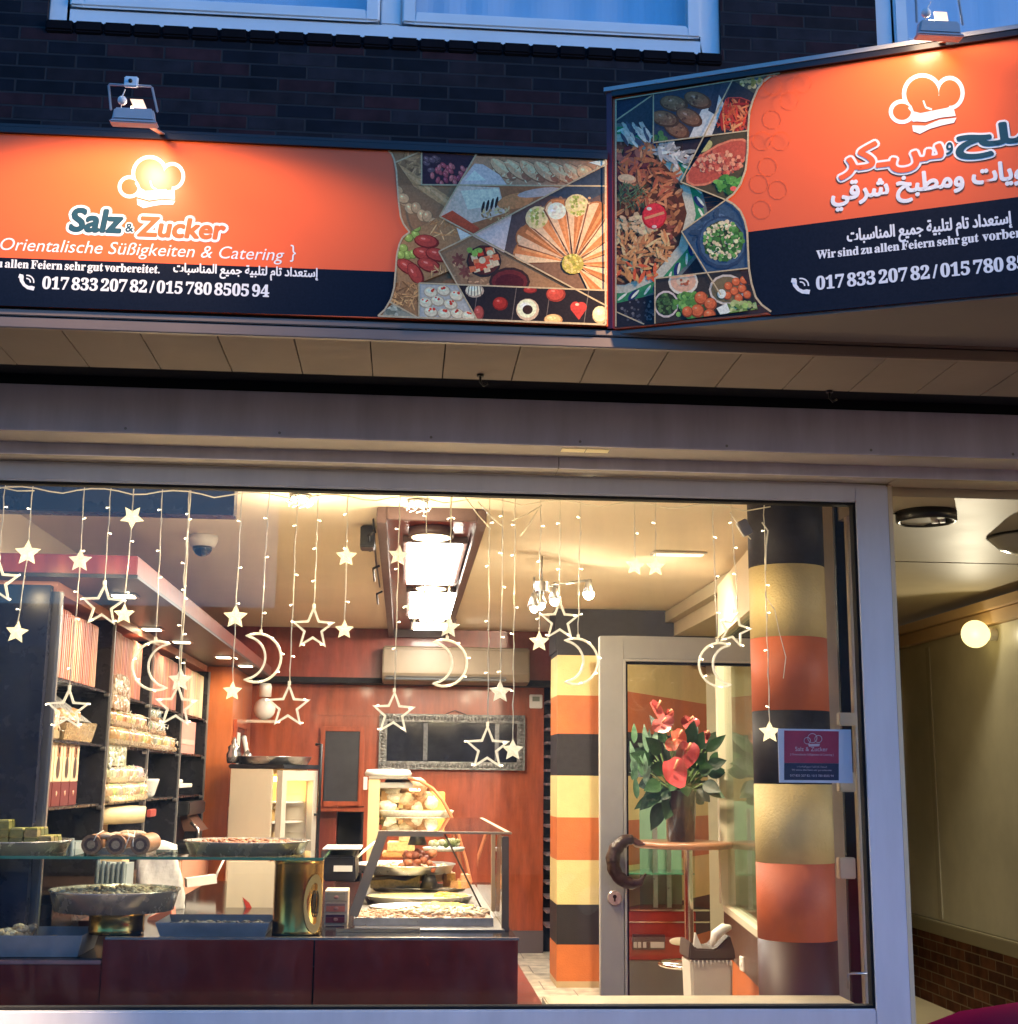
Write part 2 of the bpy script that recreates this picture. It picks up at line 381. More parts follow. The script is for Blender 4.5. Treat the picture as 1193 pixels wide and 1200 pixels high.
# =================================================================== SHOP WINDOW
YG = 5.77
a, c = at(657,530,5.5), at(712,523,5.5)
MB().box(a.x, a.x+.10, 5.44, 5.50, 2.9548, 2.9566).build('sticker', mat('yellowed sticker', (.75,.66,.40), .5), sh); MB().box(a.x+.104, a.x+.20, 5.44, 5.50, 2.9548, 2.9566).build('sticker', mat('yellowed sticker'), sh)  # pale patches painting a bright reflection on the lip
M_scr = mat('screw head', (.25,.24,.24), .3, .8)
for k in range(9):
    x = -2.4+k*.62
    q = MB(); q.cyl((x,5.394,2.975),(x,5.3925,2.975),.006,n=10); q.build('screw', M_scr, sh)
sw = thing('shop_window', 'large shop window with grey white frame and one wide clear pane', 'shop window', (0, YG, .6))
M_frame = mat('white lacquered frame', (.60,.60,.64), .3, vary=.10, vscale=3, vstretch=(2,2,.4))
b = MB(); X0, X1 = -2.62, 1.985; Z0, Z1 = .672, 2.822; O0, O1 = -2.76, 2.132; U0, U1 = .535, 2.902
y0, y1 = YG-.035, YG+.05
b.box(X1+.0, O1, y0, y1, U0, U1); b.box(O0, X0, y0, y1, U0, U1)
b.box(X0, X1, y0, y1, Z1, U1); b.box(X0, X1, y0, y1, U0, Z0)
b.build('frame', M_frame, sw, .006)
b = MB(); g = .012; y0, y1 = YG-.02, YG+.03
b.box(X1-g, X1-.0005, y0, y1, Z0+g, Z1-g); b.box(X0+.0005, X0+g, y0, y1, Z0+g, Z1-g); b.box(X0+.0005, X1-.0005, y0, y1, Z1-g, Z1-.0005); b.box(X0+.0005, X1-.0005, y0, y1, Z0+.0005, Z0+g)
b.build('gasket', M_gap, sw)
MB().box(X0+g, X1-g, YG, YG+.008, Z0+g, Z1-g).build('pane', M_pane, sw)
b = MB(); b.box(O0, O1+.012, YG-.06, YG-.0352, .50, .537); b.build('drip_sill', M_frame, sw, .004)
MB().box(O1+.0005, O1+.02, YG-.03, YG+.08, 0, U1).build('side_trim', mat('ivory trim', (.6,.5,.33), .5), sw)
tag(MB().box(.62, 1.93, 5.83, 6.05, .60, .68).build('window_ledge', M_stone, None, .006, None, (1.2,5.9,.6)), 'pale stone ledge inside the window below the glass door', 'window ledge')

# =================================================================== SHOP ROOM
tag(MB().box(-2.7, 3.2, 5.86, 13.4, 2.97, 3.1).build('shop_ceiling', M_ceil, loc=(0,0,0)), None, None, kind='structure')
lw = thing('side_wall', 'cream wall behind the dark shelving', 'wall', (-2.2, 9.5, 0))
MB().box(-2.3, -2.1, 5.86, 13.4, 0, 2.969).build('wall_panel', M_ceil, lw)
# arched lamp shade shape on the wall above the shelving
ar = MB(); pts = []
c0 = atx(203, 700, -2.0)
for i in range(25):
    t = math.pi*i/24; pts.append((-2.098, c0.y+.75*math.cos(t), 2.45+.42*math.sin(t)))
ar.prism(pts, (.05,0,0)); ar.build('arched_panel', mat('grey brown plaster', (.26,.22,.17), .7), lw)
bw = thing('back_wall', 'red cherry wood back wall with dark band and skirting', 'wall', (-.4, 13, 0))
b = MB(); b.box(-2.1, -.8, 13, 13.2, 0, 2.5); b.box(-.8, -.36, 13, 13.2, 1.32, 2.5); b.box(-.36, 1.336, 13, 13.2, .2, 2.5)
b.build('wall_panel', M_wood, bw)
MB().box(-.36, 1.338, 12.985, 13.21, 0, .2).build('skirting', mat('grey brown skirting', (.10,.07,.07), .5), bw)
MB().box(-2.1, 1.8, 12.75, 13.2, 2.505, 2.968).build('upper_band', M_woodd, bw)
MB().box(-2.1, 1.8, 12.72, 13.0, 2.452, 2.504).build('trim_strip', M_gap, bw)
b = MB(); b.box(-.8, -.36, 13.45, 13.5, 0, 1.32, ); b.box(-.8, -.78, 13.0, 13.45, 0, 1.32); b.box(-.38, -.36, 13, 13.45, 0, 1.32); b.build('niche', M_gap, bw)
MB().box(-.79, -.62, 13.2, 13.4, .3, 1.32).build('niche_side', M_woodd, bw)
for (xa, xb) in ((-.97,-.93), (-.28,-.25)):
    pass
b = MB(); b.box(-.86,-.30,12.985,13.0,2.16,2.40); b.box(-.86,-.30,12.985,13.0,1.27,1.31); b.build('wall_board', M_wood, bw, .004)
# slatted dark unit between the red wall and the striped pillar
sl = thing('slatted_rack', 'dark rack of thin shelves between red wall and striped pillar', 'rack', (1.45, 13, 0))
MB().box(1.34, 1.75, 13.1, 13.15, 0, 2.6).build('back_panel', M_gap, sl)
b = MB(); z = .25
while z < 2.4: b.box(1.345, 1.75, 12.75, 13.1, z, z+.022); z += .128
b.build('slat', mat('rack slat', (.16,.12,.13), .4), sl)
# striped pillar and striped walls
def stripes(P, Q, thick, zs, name, label, loc, cap=None):
    """wall from plan point P to Q; zs = list of (z0, z1, material)"""
    t = thing(name, label, 'pillar' if 'pillar' in name else 'wall', loc)
    P = Vector((P[0], P[1], 0)); Q = Vector((Q[0], Q[1], 0)); n = (Q-P).cross(Vector((0,0,1))).normalized()*-thick
    mats = {}
    for z0, z1, m in zs:
        mats.setdefault(m, MB()).hexa([P+Vector((0,0,z0)), Q+Vector((0,0,z0)), Q+n+Vector((0,0,z0)), P+n+Vector((0,0,z0)), P+Vector((0,0,z1)), Q+Vector((0,0,z1)), Q+n+Vector((0,0,z1)), P+n+Vector((0,0,z1))])
    for m, b in mats.items(): b.build({'cream paint':'cream_band', 'orange paint':'orange_band', 'charcoal paint':'charcoal_band', 'tile plinth':'plinth'}[m.name], m, t)
    return t
def zpx(py, Y, px=680): return at(px, py, Y).z
ys = [768, 815, 860, 909, 958, 1008, 1060, 1107, 1150]
zz = [zpx(y, 10.9) for y in ys]
M_plinth = mat('tile plinth', (.42,.30,.17), .4)
cyc = [M_cream, M_orange, M_blackp, M_cream, M_orange, M_cream, M_blackp, M_orange]
zs = [(zz[0]+.0, 2.62, M_blackp)]+[(zz[i+1], zz[i], cyc[i]) for i in range(8)]+[(0, zz[8], M_plinth)]
stripes((1.23,10.9), (1.80,10.9), .5, zs, 'striped_pillar', 'square pillar painted in cream, orange and charcoal stripes, left of glass door', (1.5,11.1,0))
zs2 = [(zz[0], 2.62, M_blackp)]+[(zz[i+1], zz[i], cyc[i]) for i in range(8)]+[(0, zz[8], M_plinth)]
stripes((1.62,10.15), (3.1,12.6), .1, zs2, 'striped_wall', 'slanting striped wall seen through the glass door', (2.3,11.4,0))
b = MB(); b.box(1.22, 3.2, 10.95, 11.45, 2.62, 2.968); b.build('upper_beam', M_blackp, None, 0, None, (2,11.2,2.6))
tag(bpy.data.objects['upper_beam'], 'charcoal beam under the ceiling above the striped pillar', 'beam')
tag(MB().prism([(2.2,6.6,2.76),(2.27,6.6,2.76),(3.2,9.1,2.76),(3.2,10.94,2.76),(2.2,10.94,2.76)], (0,0,.209)).build('ceiling_beam', mat('grey cream plaster', (.50,.43,.30), .8, vary=.06), None, 0, None, (2.6,8.5,2.8)), 'cream boxed beam along the ceiling right of the glass door', 'beam')
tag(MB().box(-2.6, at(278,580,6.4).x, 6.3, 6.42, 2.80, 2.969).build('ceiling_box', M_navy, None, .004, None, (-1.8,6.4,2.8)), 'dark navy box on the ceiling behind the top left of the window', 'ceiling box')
# round column
cx, cy, cr = 1.802, 6.235, .178
rc = thing('round_column', 'thick round column with broad painted stripes beside the window edge', 'column', (cx, cy, 0))
ce = [(2.97, zpx(660,6.06,930), M_blackp)]
yy = [660, 745, 832, 919, 1013, 1105]
cm = [M_cream, mat('brick orange paint', (.50,.12,.05), .6, vary=.1, vscale=4, bump=.15, bscale=90), M_blackp, M_cream, mat('brick orange paint'), mat('dark brown paint', (.05,.018,.014), .45, vary=.2, vscale=3)]
bounds = [2.968]+[zpx(y, 6.06, 930) for y in yy]+[0]
for i, m in enumerate([M_blackp]+cm):
    bb = MB(); bb.lathe([(cr, bounds[i+1]+.0006), (cr, bounds[i])], (cx,cy,0), 56)
    bb.build({'c':'cream_band','b':'orange_band','d':'brown_band'}.get(m.name[0], 'charcoal_band') if m is not M_blackp else 'charcoal_band', m, rc)
# oblique partition with a window above brown dado
pt = thing('partition_wall', 'brown dado partition with a long framed window behind the column', 'partition', (2.0, 8.2, 0))
PA, PB = Vector((1.90,7.1,0)), Vector((2.115,9.0,0))
dv = (PB-PA).normalized(); nn = Vector((dv.y,-dv.x,0))
def seg(z0, z1, th=.08, o=0, m=None, nm='panel', a=PA, c=PB):
    q = MB(); s = nn*th; a = a-nn*o; c = c-nn*o
    q.hexa([a+Vector((0,0,z0)), a+s+Vector((0,0,z0)), c+s+Vector((0,0,z0)), c+Vector((0,0,z0)), a+Vector((0,0,z1)), a+s+Vector((0,0,z1)), c+s+Vector((0,0,z1)), c+Vector((0,0,z1))]); return q.build(nm, m, pt)
seg(.50, .76, .08, 0, mat('brown dado paint', (.085,.05,.035), .35, vary=.15), 'dado_panel')
seg(.0, .50, .08, 0, M_orange, 'lower_panel')
seg(.76, .80, .09, .005, mat('ivory rail', (.62,.56,.42), .4), 'rail')
seg(2.55, 2.9, .08, 0, M_ceil, 'header_panel')
seg(.80, 2.55, .012, -.03, M_gglass, 'pane')
q = MB(); q.box(PB.x-.02, PB.x+.05, PB.y-.03, PB.y+.03, .8, 2.55); q.build('post', mat('ivory rail'), pt)
so = at(870,1150,7.3); q = MB(); sx = PA+dv*1.0
q.box(-.006,.006,-.04,.04,-.04,.04); q.cyl((-.006,0,0),(-.011,0,0),.022)
so = q.build('wall_socket', M_white2, None, .004); so.location = (sx.x-.008, sx.y, .545); tag(so, 'cream wall socket on the brown dado near the waste bin', 'socket')
# angled wall between shop and porch
dvw = thing('dividing_wall', 'cream angled wall between the shop and the porch', 'wall', (2.8, 8, 0))
q = MB(); q.prism([(2.19,6.35,0),(3.80,10.75,0),(3.86,10.72,0),(2.27,6.35,0)], (0,0,2.86)); q.build('wall_panel', M_porchc, dvw)
# side door seen edge-on at the right of the window
sd = thing('side_door', 'cream framed side door seen edge-on right of the round column', 'door', (2.0, 6.3, 0))
M_ivory = mat('ivory plastic', (.66,.58,.42), .4, vary=.06)
def vbar(x0, x1, y0, y1, Y, d, m, nm, bev=.003):
    a = at(x0, (y0+y1)/2, Y); c = at(x1, (y0+y1)/2, Y); q = MB()
    q.box(a.x, c.x, Y, Y+d, at(x0,y1,Y).z, at(x0,y0,Y).z); return q.build(nm, m, sd, bev)
vbar(969,986,590,1178,6.42,.05,M_ivory,'jamb'); vbar(988,1003,575,1178,6.44,.05,M_blackp,'dark_gap')
vbar(1003,1010,575,1178,6.30,.05,M_ivory,'leaf_edge'); vbar(1011,1015,600,1178,6.20,.03,mat('brown gasket',(.12,.08,.06),.5),'seal')
vbar(1016,1021,640,700,6.1,.02,M_ivory,'strip'); vbar(1018,1022,860,1060,6.1,.02,M_white,'strip')
for (y0, y1) in ((835,850),(905,928),(1005,1030)): vbar(984,1003,y0,y1,6.25,.05,M_ivory,'hinge',.004)
p = at(994,1142,6.2); q = MB(); q.tube([p+Vector((0,0,-.06)), p, p+Vector((.02,0,.005)), p+Vector((.12,0,.005))], .006); q.build('pull_bar', M_steel, sd)

# =================================================================== PORCH
pc = tag(MB().box(2.13, 4.6, 5.82, 12.6, 2.87, 2.96).build('porch_ceiling', M_porchc, loc=(0,0,0)), None, None, kind='structure')
XW = 3.93
pw = thing('porch_wall', 'porch wall with brick base, frosted olive panels and wooden boards', 'wall', (XW, 9, 0))
zs0 = atx(1100,1099,XW)
za = atx(1064,1085,XW).z; zl = za-.10
pbk = brick('porch brick', [(0,(.10,.035,.018)), (.4,(.13,.05,.025)), (.7,(.075,.028,.018))], (.22,.16,.10), 'y', .25, .075)
MB().box(XW, XW+.25, 5.6, 12, 0, .50).build('brick_base', pbk, pw)
MB().box(XW-.02, XW+.25, 5.6, 12, .505, .60).build('sill', mat('olive grey sill', (.25,.22,.14), .4), pw, .006)
m_fro = mat('frosted olive glass', (.56,.53,.40), .35, vary=.2, vscale=1.2)
MB().box(XW+.02, XW+.2, 5.6, 12, .605, 2.64).build('frosted_panel', m_fro, pw)
b = MB()
for (ya, yb2, z0, z1) in ((9.9,9.97,.62,2.6),): b.box(XW+.012, XW+.022, ya, yb2, z0, z1)
b.build('panel_bar', mat('frosted bar', (.44,.41,.30), .4), pw)
b = MB(); b.box(XW-.07, XW+.2, 5.6, 12, 2.735, 2.80); b.build('upper_board', mat('pale wood board', (.60,.42,.24), .45, vary=.15, vscale=3, vstretch=(1,.2,1)), pw, .004)
b = MB(); b.box(XW-.035, XW+.2, 5.6, 12, 2.645, 2.73); b.build('lower_board', mat('pale wood board'), pw, .004)
MB().box(2.3, 4.3, 11.9, 12.0, 0, 2.87).build('end_wall', m_fro, pw)
gl = at(1143,743,8.45); gl.x = XW-.13
s = FPX; gl = atx(1143,743,XW-.12)
t = thing('globe_lamp', 'glowing round globe lamp on the porch wall', 'lamp', (XW, gl.y, gl.z))
MB().ball(gl, .093, 24, 16).build('globe', lamp_mat('globe glow', (1,.78,.30), .45), t)
add_globe = bpy.data.lights.new('globe_light','POINT'); add_globe.energy = 5.5; add_globe.use_nodes = True; gem = add_globe.node_tree.nodes['Emission']; gfo = add_globe.node_tree.nodes.new('ShaderNodeLightFalloff'); gfo.inputs['Strength'].default_value = 1; add_globe.node_tree.links.new(gfo.outputs['Constant'], gem.inputs['Strength']); add_globe.color = (1,.88,.62); add_globe.shadow_soft_size = .01
ago = bpy.data.objects.new('globe_light', add_globe); COL.objects.link(ago); ago.parent = t; ago.location = gl+(CAM-gl).normalized()*.105-t.location
MB().cyl((XW-.035,gl.y,gl.z), (XW+.018,gl.y,gl.z), .045, n=20).build('mount', M_white2, t)
pl = atz(1085,600,2.87)
ys_ = atz(1100,659,2.87).y
tag(MB().box(2.2, 4.4, ys_-.004, ys_+.004, 2.8672, 2.8695).build('porch_ceiling_joint', mat('dark joint', (.10,.08,.05), .8), loc=(0,0,0)), None, None, kind='structure')
t = thing('ceiling_lamp', 'black round ceiling lamp with broken cover on the porch ceiling', 'ceiling lamp', pl)
MB().lathe([(.0,0),(.142,0),(.142,-.045),(.132,-.052),(.12,-.045),(.12,-.02),(.0,-.02)], pl, 36).build('rim', M_dark, t)
b = MB(); pts = [pl+Vector((.118*math.cos(a), .118*math.sin(a), -.044)) for a in np.linspace(R(75), R(300), 20)]; b.prism(pts, (0,0,.006)); b.build('cover', mat('milky cover',(.45,.42,.33),.3), t)
b = MB(); b.cyl(pl+Vector((.03,-.03,-.03)), pl+Vector((.03,-.03,-.06)), .016); b.build('lamp_holder', M_white2, t); b = MB(); b.cyl(pl+Vector((.08,.0,-.03)), pl+Vector((.08,0,-.05)), .014); b.build('lamp_holder', M_white2, t)
q = MB(); q.tube([pl+Vector((-.14,.0,-.012)), pl+Vector((-.22,.03,-.006)), pl+Vector((-.33,.0,-.004)), pl+Vector((-.36,-.2,-.004))], .004, 5); q.build('cable', M_dark, t)
pd = atz(1205,628,2.87)
t = thing('dome_lamp', 'unlit glass bowl lamp on the porch ceiling at the picture edge', 'ceiling lamp', pd)
MB().lathe([(0.0,-.10),(.08,-.093),(.15,-.065),(.195,-.02),(.205,-.012)], pd, 36).build('glass_bowl', mat('frosted bowl',(.42,.40,.33),.2,coat=.4), t)
MB().lathe([(.0,0),(.206,0),(.21,-.006),(.206,-.012),(0,-.012)], pd, 36).build('rim', M_dark, t)

# =================================================================== LETTERING TOOLS
import unicodedata
def serif(t):
    o = ''
    for ch in t:
        if 'A' <= ch <= 'Z': o += chr(0x1D400+ord(ch)-65)
        elif 'a' <= ch <= 'z': o += chr(0x1D41A+ord(ch)-97)
        elif '0' <= ch <= '9': o += chr(0x1D7CE+ord(ch)-48)
        else: o += ch
    return o
FORMS = {}
for cp in range(0xFE80, 0xFEFD):
    d = unicodedata.decomposition(chr(cp)).split()
    if len(d) == 2: FORMS.setdefault(chr(int(d[1],16)), {})[d[0].strip('<>')] = chr(cp)
def arabic(t):
    out = []
    for i, ch in enumerate(t):
        f = FORMS.get(ch)
        if not f: out.append(ch); continue
        p = i > 0 and 'initial' in FORMS.get(t[i-1], {}); n = i+1 < len(t) and 'final' in FORMS.get(t[i+1], {}) and 'initial' in f
        out.append(f['medial' if p and n else 'final' if p else 'initial' if n else 'isolated'])
    return ''.join(reversed(out))
def glyphs(body, shear=0, spacing=1.0, wordsp=1.0):
    cu = bpy.data.curves.new('lettering', 'FONT'); cu.body = body; cu.size = 1; cu.shear = shear; cu.resolution_u = 4
    cu.space_character = spacing; cu.space_word = wordsp
    ob = bpy.data.objects.new('lettering', cu); COL.objects.link(ob)
    bpy.context.view_layer.update()
    me = bpy.data.meshes.new_from_object(ob.evaluated_get(bpy.context.evaluated_depsgraph_get()))
    vs = [(v.co.x, v.co.y) for v in me.vertices]; fs = [tuple(p.vertices) for p in me.polygons]
    bpy.data.objects.remove(ob); bpy.data.curves.remove(cu); bpy.data.meshes.remove(me)
    return vs, fs

class Sign:
    def __init__(s, P, Q, name, label, z0, z1, group='shop signs above the window'):
        s.P = Vector((P[0], P[1], 0)); s.U = (Vector((Q[0], Q[1], 0))-s.P).normalized(); s.N = s.U.cross(Vector((0,0,1)))
        s.z0, s.z1 = z0, z1; s.len = (Vector((Q[0], Q[1], 0))-s.P).length
        s.th = thing(name, label, 'shop sign', (P[0], P[1], z0), group)
    def S(s, px, py):
        d = ray(px, py); k = (s.P-CAM).dot(s.N)/d.dot(s.N); h = CAM+d*k
        return ((h-s.P).dot(s.U), h.z)
    def W(s, u, v, off=0): return s.P+s.U*u+Vector((0,0,v))+s.N*off
    def text(s, mb, body, u0, u1, v, h=None, shear=0, off=.001, bold=0, nb=8, spacing=1.0, col=None, vfit=None, wordsp=1.0, asp=1.0):
        """fit text between u0 and u1 with its baseline at v; returns scale"""
        vs, fs = glyphs(body, shear, spacing, wordsp)
        xs = [p[0] for p in vs]; ys = [p[1] for p in vs]; k = (u1-u0)/(max(xs)-min(xs)); ky = k*asp
        base = v
        if vfit: ky = (vfit[1]-vfit[0])/(max(ys)-min(ys)); base = vfit[0]-min(ys)*ky
        sh = [(0,0)]+[(bold*math.cos(2*math.pi*i/nb), bold*math.sin(2*math.pi*i/nb)) for i in range(nb)] if bold else [(0,0)]
        for i, (dx, dy) in enumerate(sh):
            mb.add([s.W(u0+(x-min(xs))*k+dx, base+y*ky+dy, off+i*.00003) for x, y in vs], fs, col)
        return k
def clip(poly, cell):
    """convex clip of poly by convex cell (same px space)"""
    area = sum(cell[i][0]*cell[(i+1)%len(cell)][1]-cell[(i+1)%len(cell)][0]*cell[i][1] for i in range(len(cell)))
    sg = 1 if area > 0 else -1
    out = list(poly)
    for i in range(len(cell)):
        a = cell[i]; b = cell[(i+1)%len(cell)]; inp = out; out = []
        def side(p): return sg*((b[0]-a[0])*(p[1]-a[1])-(b[1]-a[1])*(p[0]-a[0]))
        for j in range(len(inp)):
            p = inp[j]; q = inp[(j+1)%len(inp)]; sp, sq = side(p), side(q)
            if sp >= 0: out.append(p)
            if (sp >= 0) != (sq >= 0):
                t = sp/(sp-sq); out.append((p[0]+(q[0]-p[0])*t, p[1]+(q[1]-p[1])*t))
        if len(out) < 3: return []
    return out
class Art:
    """a flat print: coloured convex shapes in picture units laid on the sign plane in paper-thin layers"""
    def __init__(s, sign, base=.0005, step=.00004):
        s.g = sign; s.items = []; s.cell = None; s.gain = 1.0; s.base = base; s.step = step
    def poly(s, pts, col, cv=.0):
        pts = [tuple(p) for p in pts]
        k = 1+random.uniform(-cv, cv); c_ = tuple(min(.9, c*k*(g if s.gain > 1 else 1)) for c, g in zip(col, (1.9, 1.4, .95)))
        cells = [None] if not s.cell else s.cell if isinstance(s.cell[0], list) else [s.cell]
        for ce in cells:
            q = clip(pts, ce) if ce else pts
            if len(q) >= 3: s.items.append((q, c_))
    def ell(s, x, y, rx, ry, rot, col, n=14, cv=0):
        c, q = math.cos(R(rot)), math.sin(R(rot))
        s.poly([(x+rx*math.cos(t)*c-ry*math.sin(t)*q, y+rx*math.cos(t)*q+ry*math.sin(t)*c) for t in [2*math.pi*i/n for i in range(n)]], col, cv)
    def line(s, p, q, w, col):
        dx, dy = q[0]-p[0], q[1]-p[1]; l = math.hypot(dx, dy); ox, oy = -dy/l*w/2, dx/l*w/2
        s.poly([(p[0]+ox,p[1]+oy), (q[0]+ox,q[1]+oy), (q[0]-ox,q[1]-oy), (p[0]-ox,p[1]-oy)], col)
    def path(s, pts, w, col):
        for a, b in zip(pts, pts[1:]): s.line(a, b, w, col)
    def scatter(s, n, cx, cy, rx, ry, size, cols, asp=(1,1), cv=.25, rot=None, n_=7):
        for _ in range(n):
            t = random.uniform(0, 2*math.pi); r = math.sqrt(random.random())
            k = random.uniform(.7, 1.3)*size
            s.ell(cx+rx*r*math.cos(t), cy+ry*r*math.sin(t), k*asp[0], k*asp[1], random.uniform(0,180) if rot is None else rot+random.uniform(-20,20), random.choice(cols), n_, cv)
    def glossy(s, x, y, rx, ry, rot, col, hi=1.8, lo=.45):
        s.ell(x, y, rx, ry, rot, tuple(c*lo for c in col)); s.ell(x-rx*.06, y-ry*.1, rx*.86, ry*.84, rot, col)
        s.ell(x-rx*.2, y-ry*.32, rx*.5, ry*.36, rot, tuple(min(1,c*1.3) for c in col), 10)
        s.ell(x-rx*.28, y-ry*.42, rx*.2, ry*.14, rot, tuple(min(1,c*hi+.1) for c in col), 8)
    def build(s, name, m, parent):
        n = len(s.items); bb = np.zeros((n,4)); lv = np.zeros(n, int); mb = MB()
        for i, (pts, col) in enumerate(s.items):
            a = np.array(pts); bb[i] = (a[:,0].min(), a[:,1].min(), a[:,0].max(), a[:,1].max())
            if i:
                h = (bb[:i,0] <= bb[i,2]) & (bb[:i,2] >= bb[i,0]) & (bb[:i,1] <= bb[i,3]) & (bb[:i,3] >= bb[i,1])
                if h.any(): lv[i] = lv[:i][h].max()+1
        s.top = s.base+s.step*(lv.max()+1 if n else 0)
        for (pts, col), l in zip(s.items, lv):
            vs = [s.g.W(*s.g.S(*p), s.base+s.step*int(l)) for p in pts]
            mb.add(vs, [tuple(range(len(vs)))], col)
        ob = mb.build(name, m, parent, recalc=False)
        return ob

M_print = mat('glossy vinyl print', attr=True, rough=.3, vary=.02, vscale=3, spec=.3)
M_photo = mat('printed food photograph', attr=True, rough=.35, vary=.25, vscale=110, spec=.14)
M_txt = mat('white lettering', (.78,.78,.78), .25)
M_gold = mat('pale gold line', (.62,.45,.22), .3)
ORG = (.82,.125,.032); NAVY = (.006,.009,.020); WHT = (.8,.8,.8); TEAL = (.022,.065,.085)
GOLD = (.66,.48,.26)

# ------------------------------------------------------------------ LEFT SIGN
YS = 4.64
zb0, zt0 = at(356,369.6,YS).z, at(356,165.7,YS).z
xr = at(712,300,YS).x
SL = Sign((-2.3,YS), (xr,YS), 'shop_sign', 'straight sign with white German lettering, left of the corner joint', zb0, zt0)
th = SL.th
def panel(sg, m_side, depth=.09):
    b = MB(); L = sg.len
    p = [sg.W(0,sg.z0,0), sg.W(L,sg.z0,0), sg.W(L,sg.z0,-depth), sg.W(0,sg.z0,-depth), sg.W(0,sg.z1,0), sg.W(L,sg.z1,0), sg.W(L,sg.z1,-depth), sg.W(0,sg.z1,-depth)]
    b.hexa(p, None); return b.build('panel', m_side, sg.th)
M_org = mat('orange vinyl', ORG, .3, vary=.03, vscale=2, spec=.35, coat=.06)
panel(SL, M_org)
A = Art(SL); A.gain = 1.0
LC = [(455,176.5),(459,180),(462,187),(464.5,200),(466,222),(467.5,240),(469.5,255),(473,264),(480,273),(472,279),(468,287),(465,300),(463.5,320),(462,338),(458,352),(451,364),(443,371.5)]
collageL = [(708,182)]
# navy band under the orange (convex strips against the curve)
A.poly([(-160,296),(463.5,318.5),(462,338),(458,352),(451,364),(443,371.5),(200,364.5),(-160,353)], NAVY)
A.gain = 1.5
# collage ground, built as strips right of the curve
for a, b_ in zip(LC, LC[1:]): A.poly([a, (560,a[1]+ (560-a[0])*.042), (560,b_[1]+(560-b_[0])*.042), b_], (.16,.10,.06))
A.poly([(560,181),(711,187.5),(711,382),(560,376)], (.10,.06,.04))
def cell(c, col=None):
    A.cell = c
    if col:
        for e in (c if isinstance(c[0], list) else [c]): A.poly(e, col)
# 1 peanuts, rolls and shreds beside the curve
c1 = [[(456,177),(494,178.5),(494,217),(466,217),(463,187)], [(466,217),(536,218),(515,255),(500,268),(480,273),(470,256)]]
cell(c1, (.20,.13,.08))
A.scatter(60, 480,195,20,14,3.5,[(.30,.20,.11),(.16,.10,.06),(.36,.25,.15)],(1.8,.35))
for i in range(6): A.ell(476+i*9, 205+i*6, 22, 6, 38, (.36,.24,.13), cv=.15); A.ell(474+i*9, 203+i*6, 18, 2.2, 38, (.45,.32,.19), cv=.15)
for x, y, r_ in ((478,240,40),(492,248,70),(505,258,95),(470,228,20)):
    A.glossy(x-4, y-4, 7.5, 6.5, r_, (.36,.27,.17)); A.glossy(x+3, y+5, 8, 6.5, r_, (.40,.30,.19))
cell([(494,178),(558,183),(536,218),(494,217)], (.035,.02,.035))
for i in range(9): A.glossy(501+random.uniform(-3,16), 184+random.uniform(0,16), 5, 3.4, random.uniform(-40,40), (.10,.07,.10))
for i in range(26): A.glossy(random.uniform(506,550), random.uniform(194,216), 4.3, 2.7, random.uniform(40,110), random.choice([(.30,.07,.10),(.36,.12,.14),(.22,.05,.09)]))
cell([(558,183),(711,188),(711,218),(536,218)], (.34,.22,.15))
for i in range(7):
    x = 590+i*17; A.ell(x, 199+i*1.2, 19, 8.5, 38, (.20,.11,.07)); A.ell(x-1, 198+i*1.2, 17.5, 7.2, 38, (.50,.34,.22), cv=.1); A.ell(x-2, 195+i*1.2, 14, 2.6, 38, (.62,.46,.32)); A.ell(x+9, 206+i, 5.5, 4.2, 30, (.27,.12,.08))
for i in range(60): A.ell(random.uniform(575,700), random.uniform(190,216), 2.4, .8, random.uniform(0,180), random.choice([(.62,.48,.36),(.36,.20,.12)]), 6)
A.poly([(536,218),(556,192),(566,193),(585,205),(595,218)], (.42,.44,.50)); A.poly([(545,212),(556,200),(570,212)], (.60,.60,.62))
A.glossy(686,203,11,9,20,(.48,.34,.22)); A.glossy(692,206,5,4,0,(.16,.09,.06)); A.poly([(711,186),(711,197),(690,191)], (.55,.68,.72))
cell([(536,218),(664,218),(553,277),(515,255)], (.26,.12,.06))
A.poly([(515,255),(536,218),(585,220),(592,250),(553,262)], (.44,.42,.40)); A.poly([(540,224),(584,221),(588,240),(548,246)], (.58,.56,.52))
for i in range(4): A.ell(566+i*5.3, 243-i*1.8, 1.7, 7, 12, (.03,.02,.02))
A.poly([(515,255),(530,247),(562,268),(553,277)], (.35,.07,.035)); A.ell(604,236,22,9,-12,(.42,.20,.09)); A.scatter(50,590,252,28,8,1.6,[(.40,.28,.14),(.55,.42,.24),(.28,.16,.08)],(1.5,.6)); A.ell(632,226,26,5,-8,(.34,.33,.36))
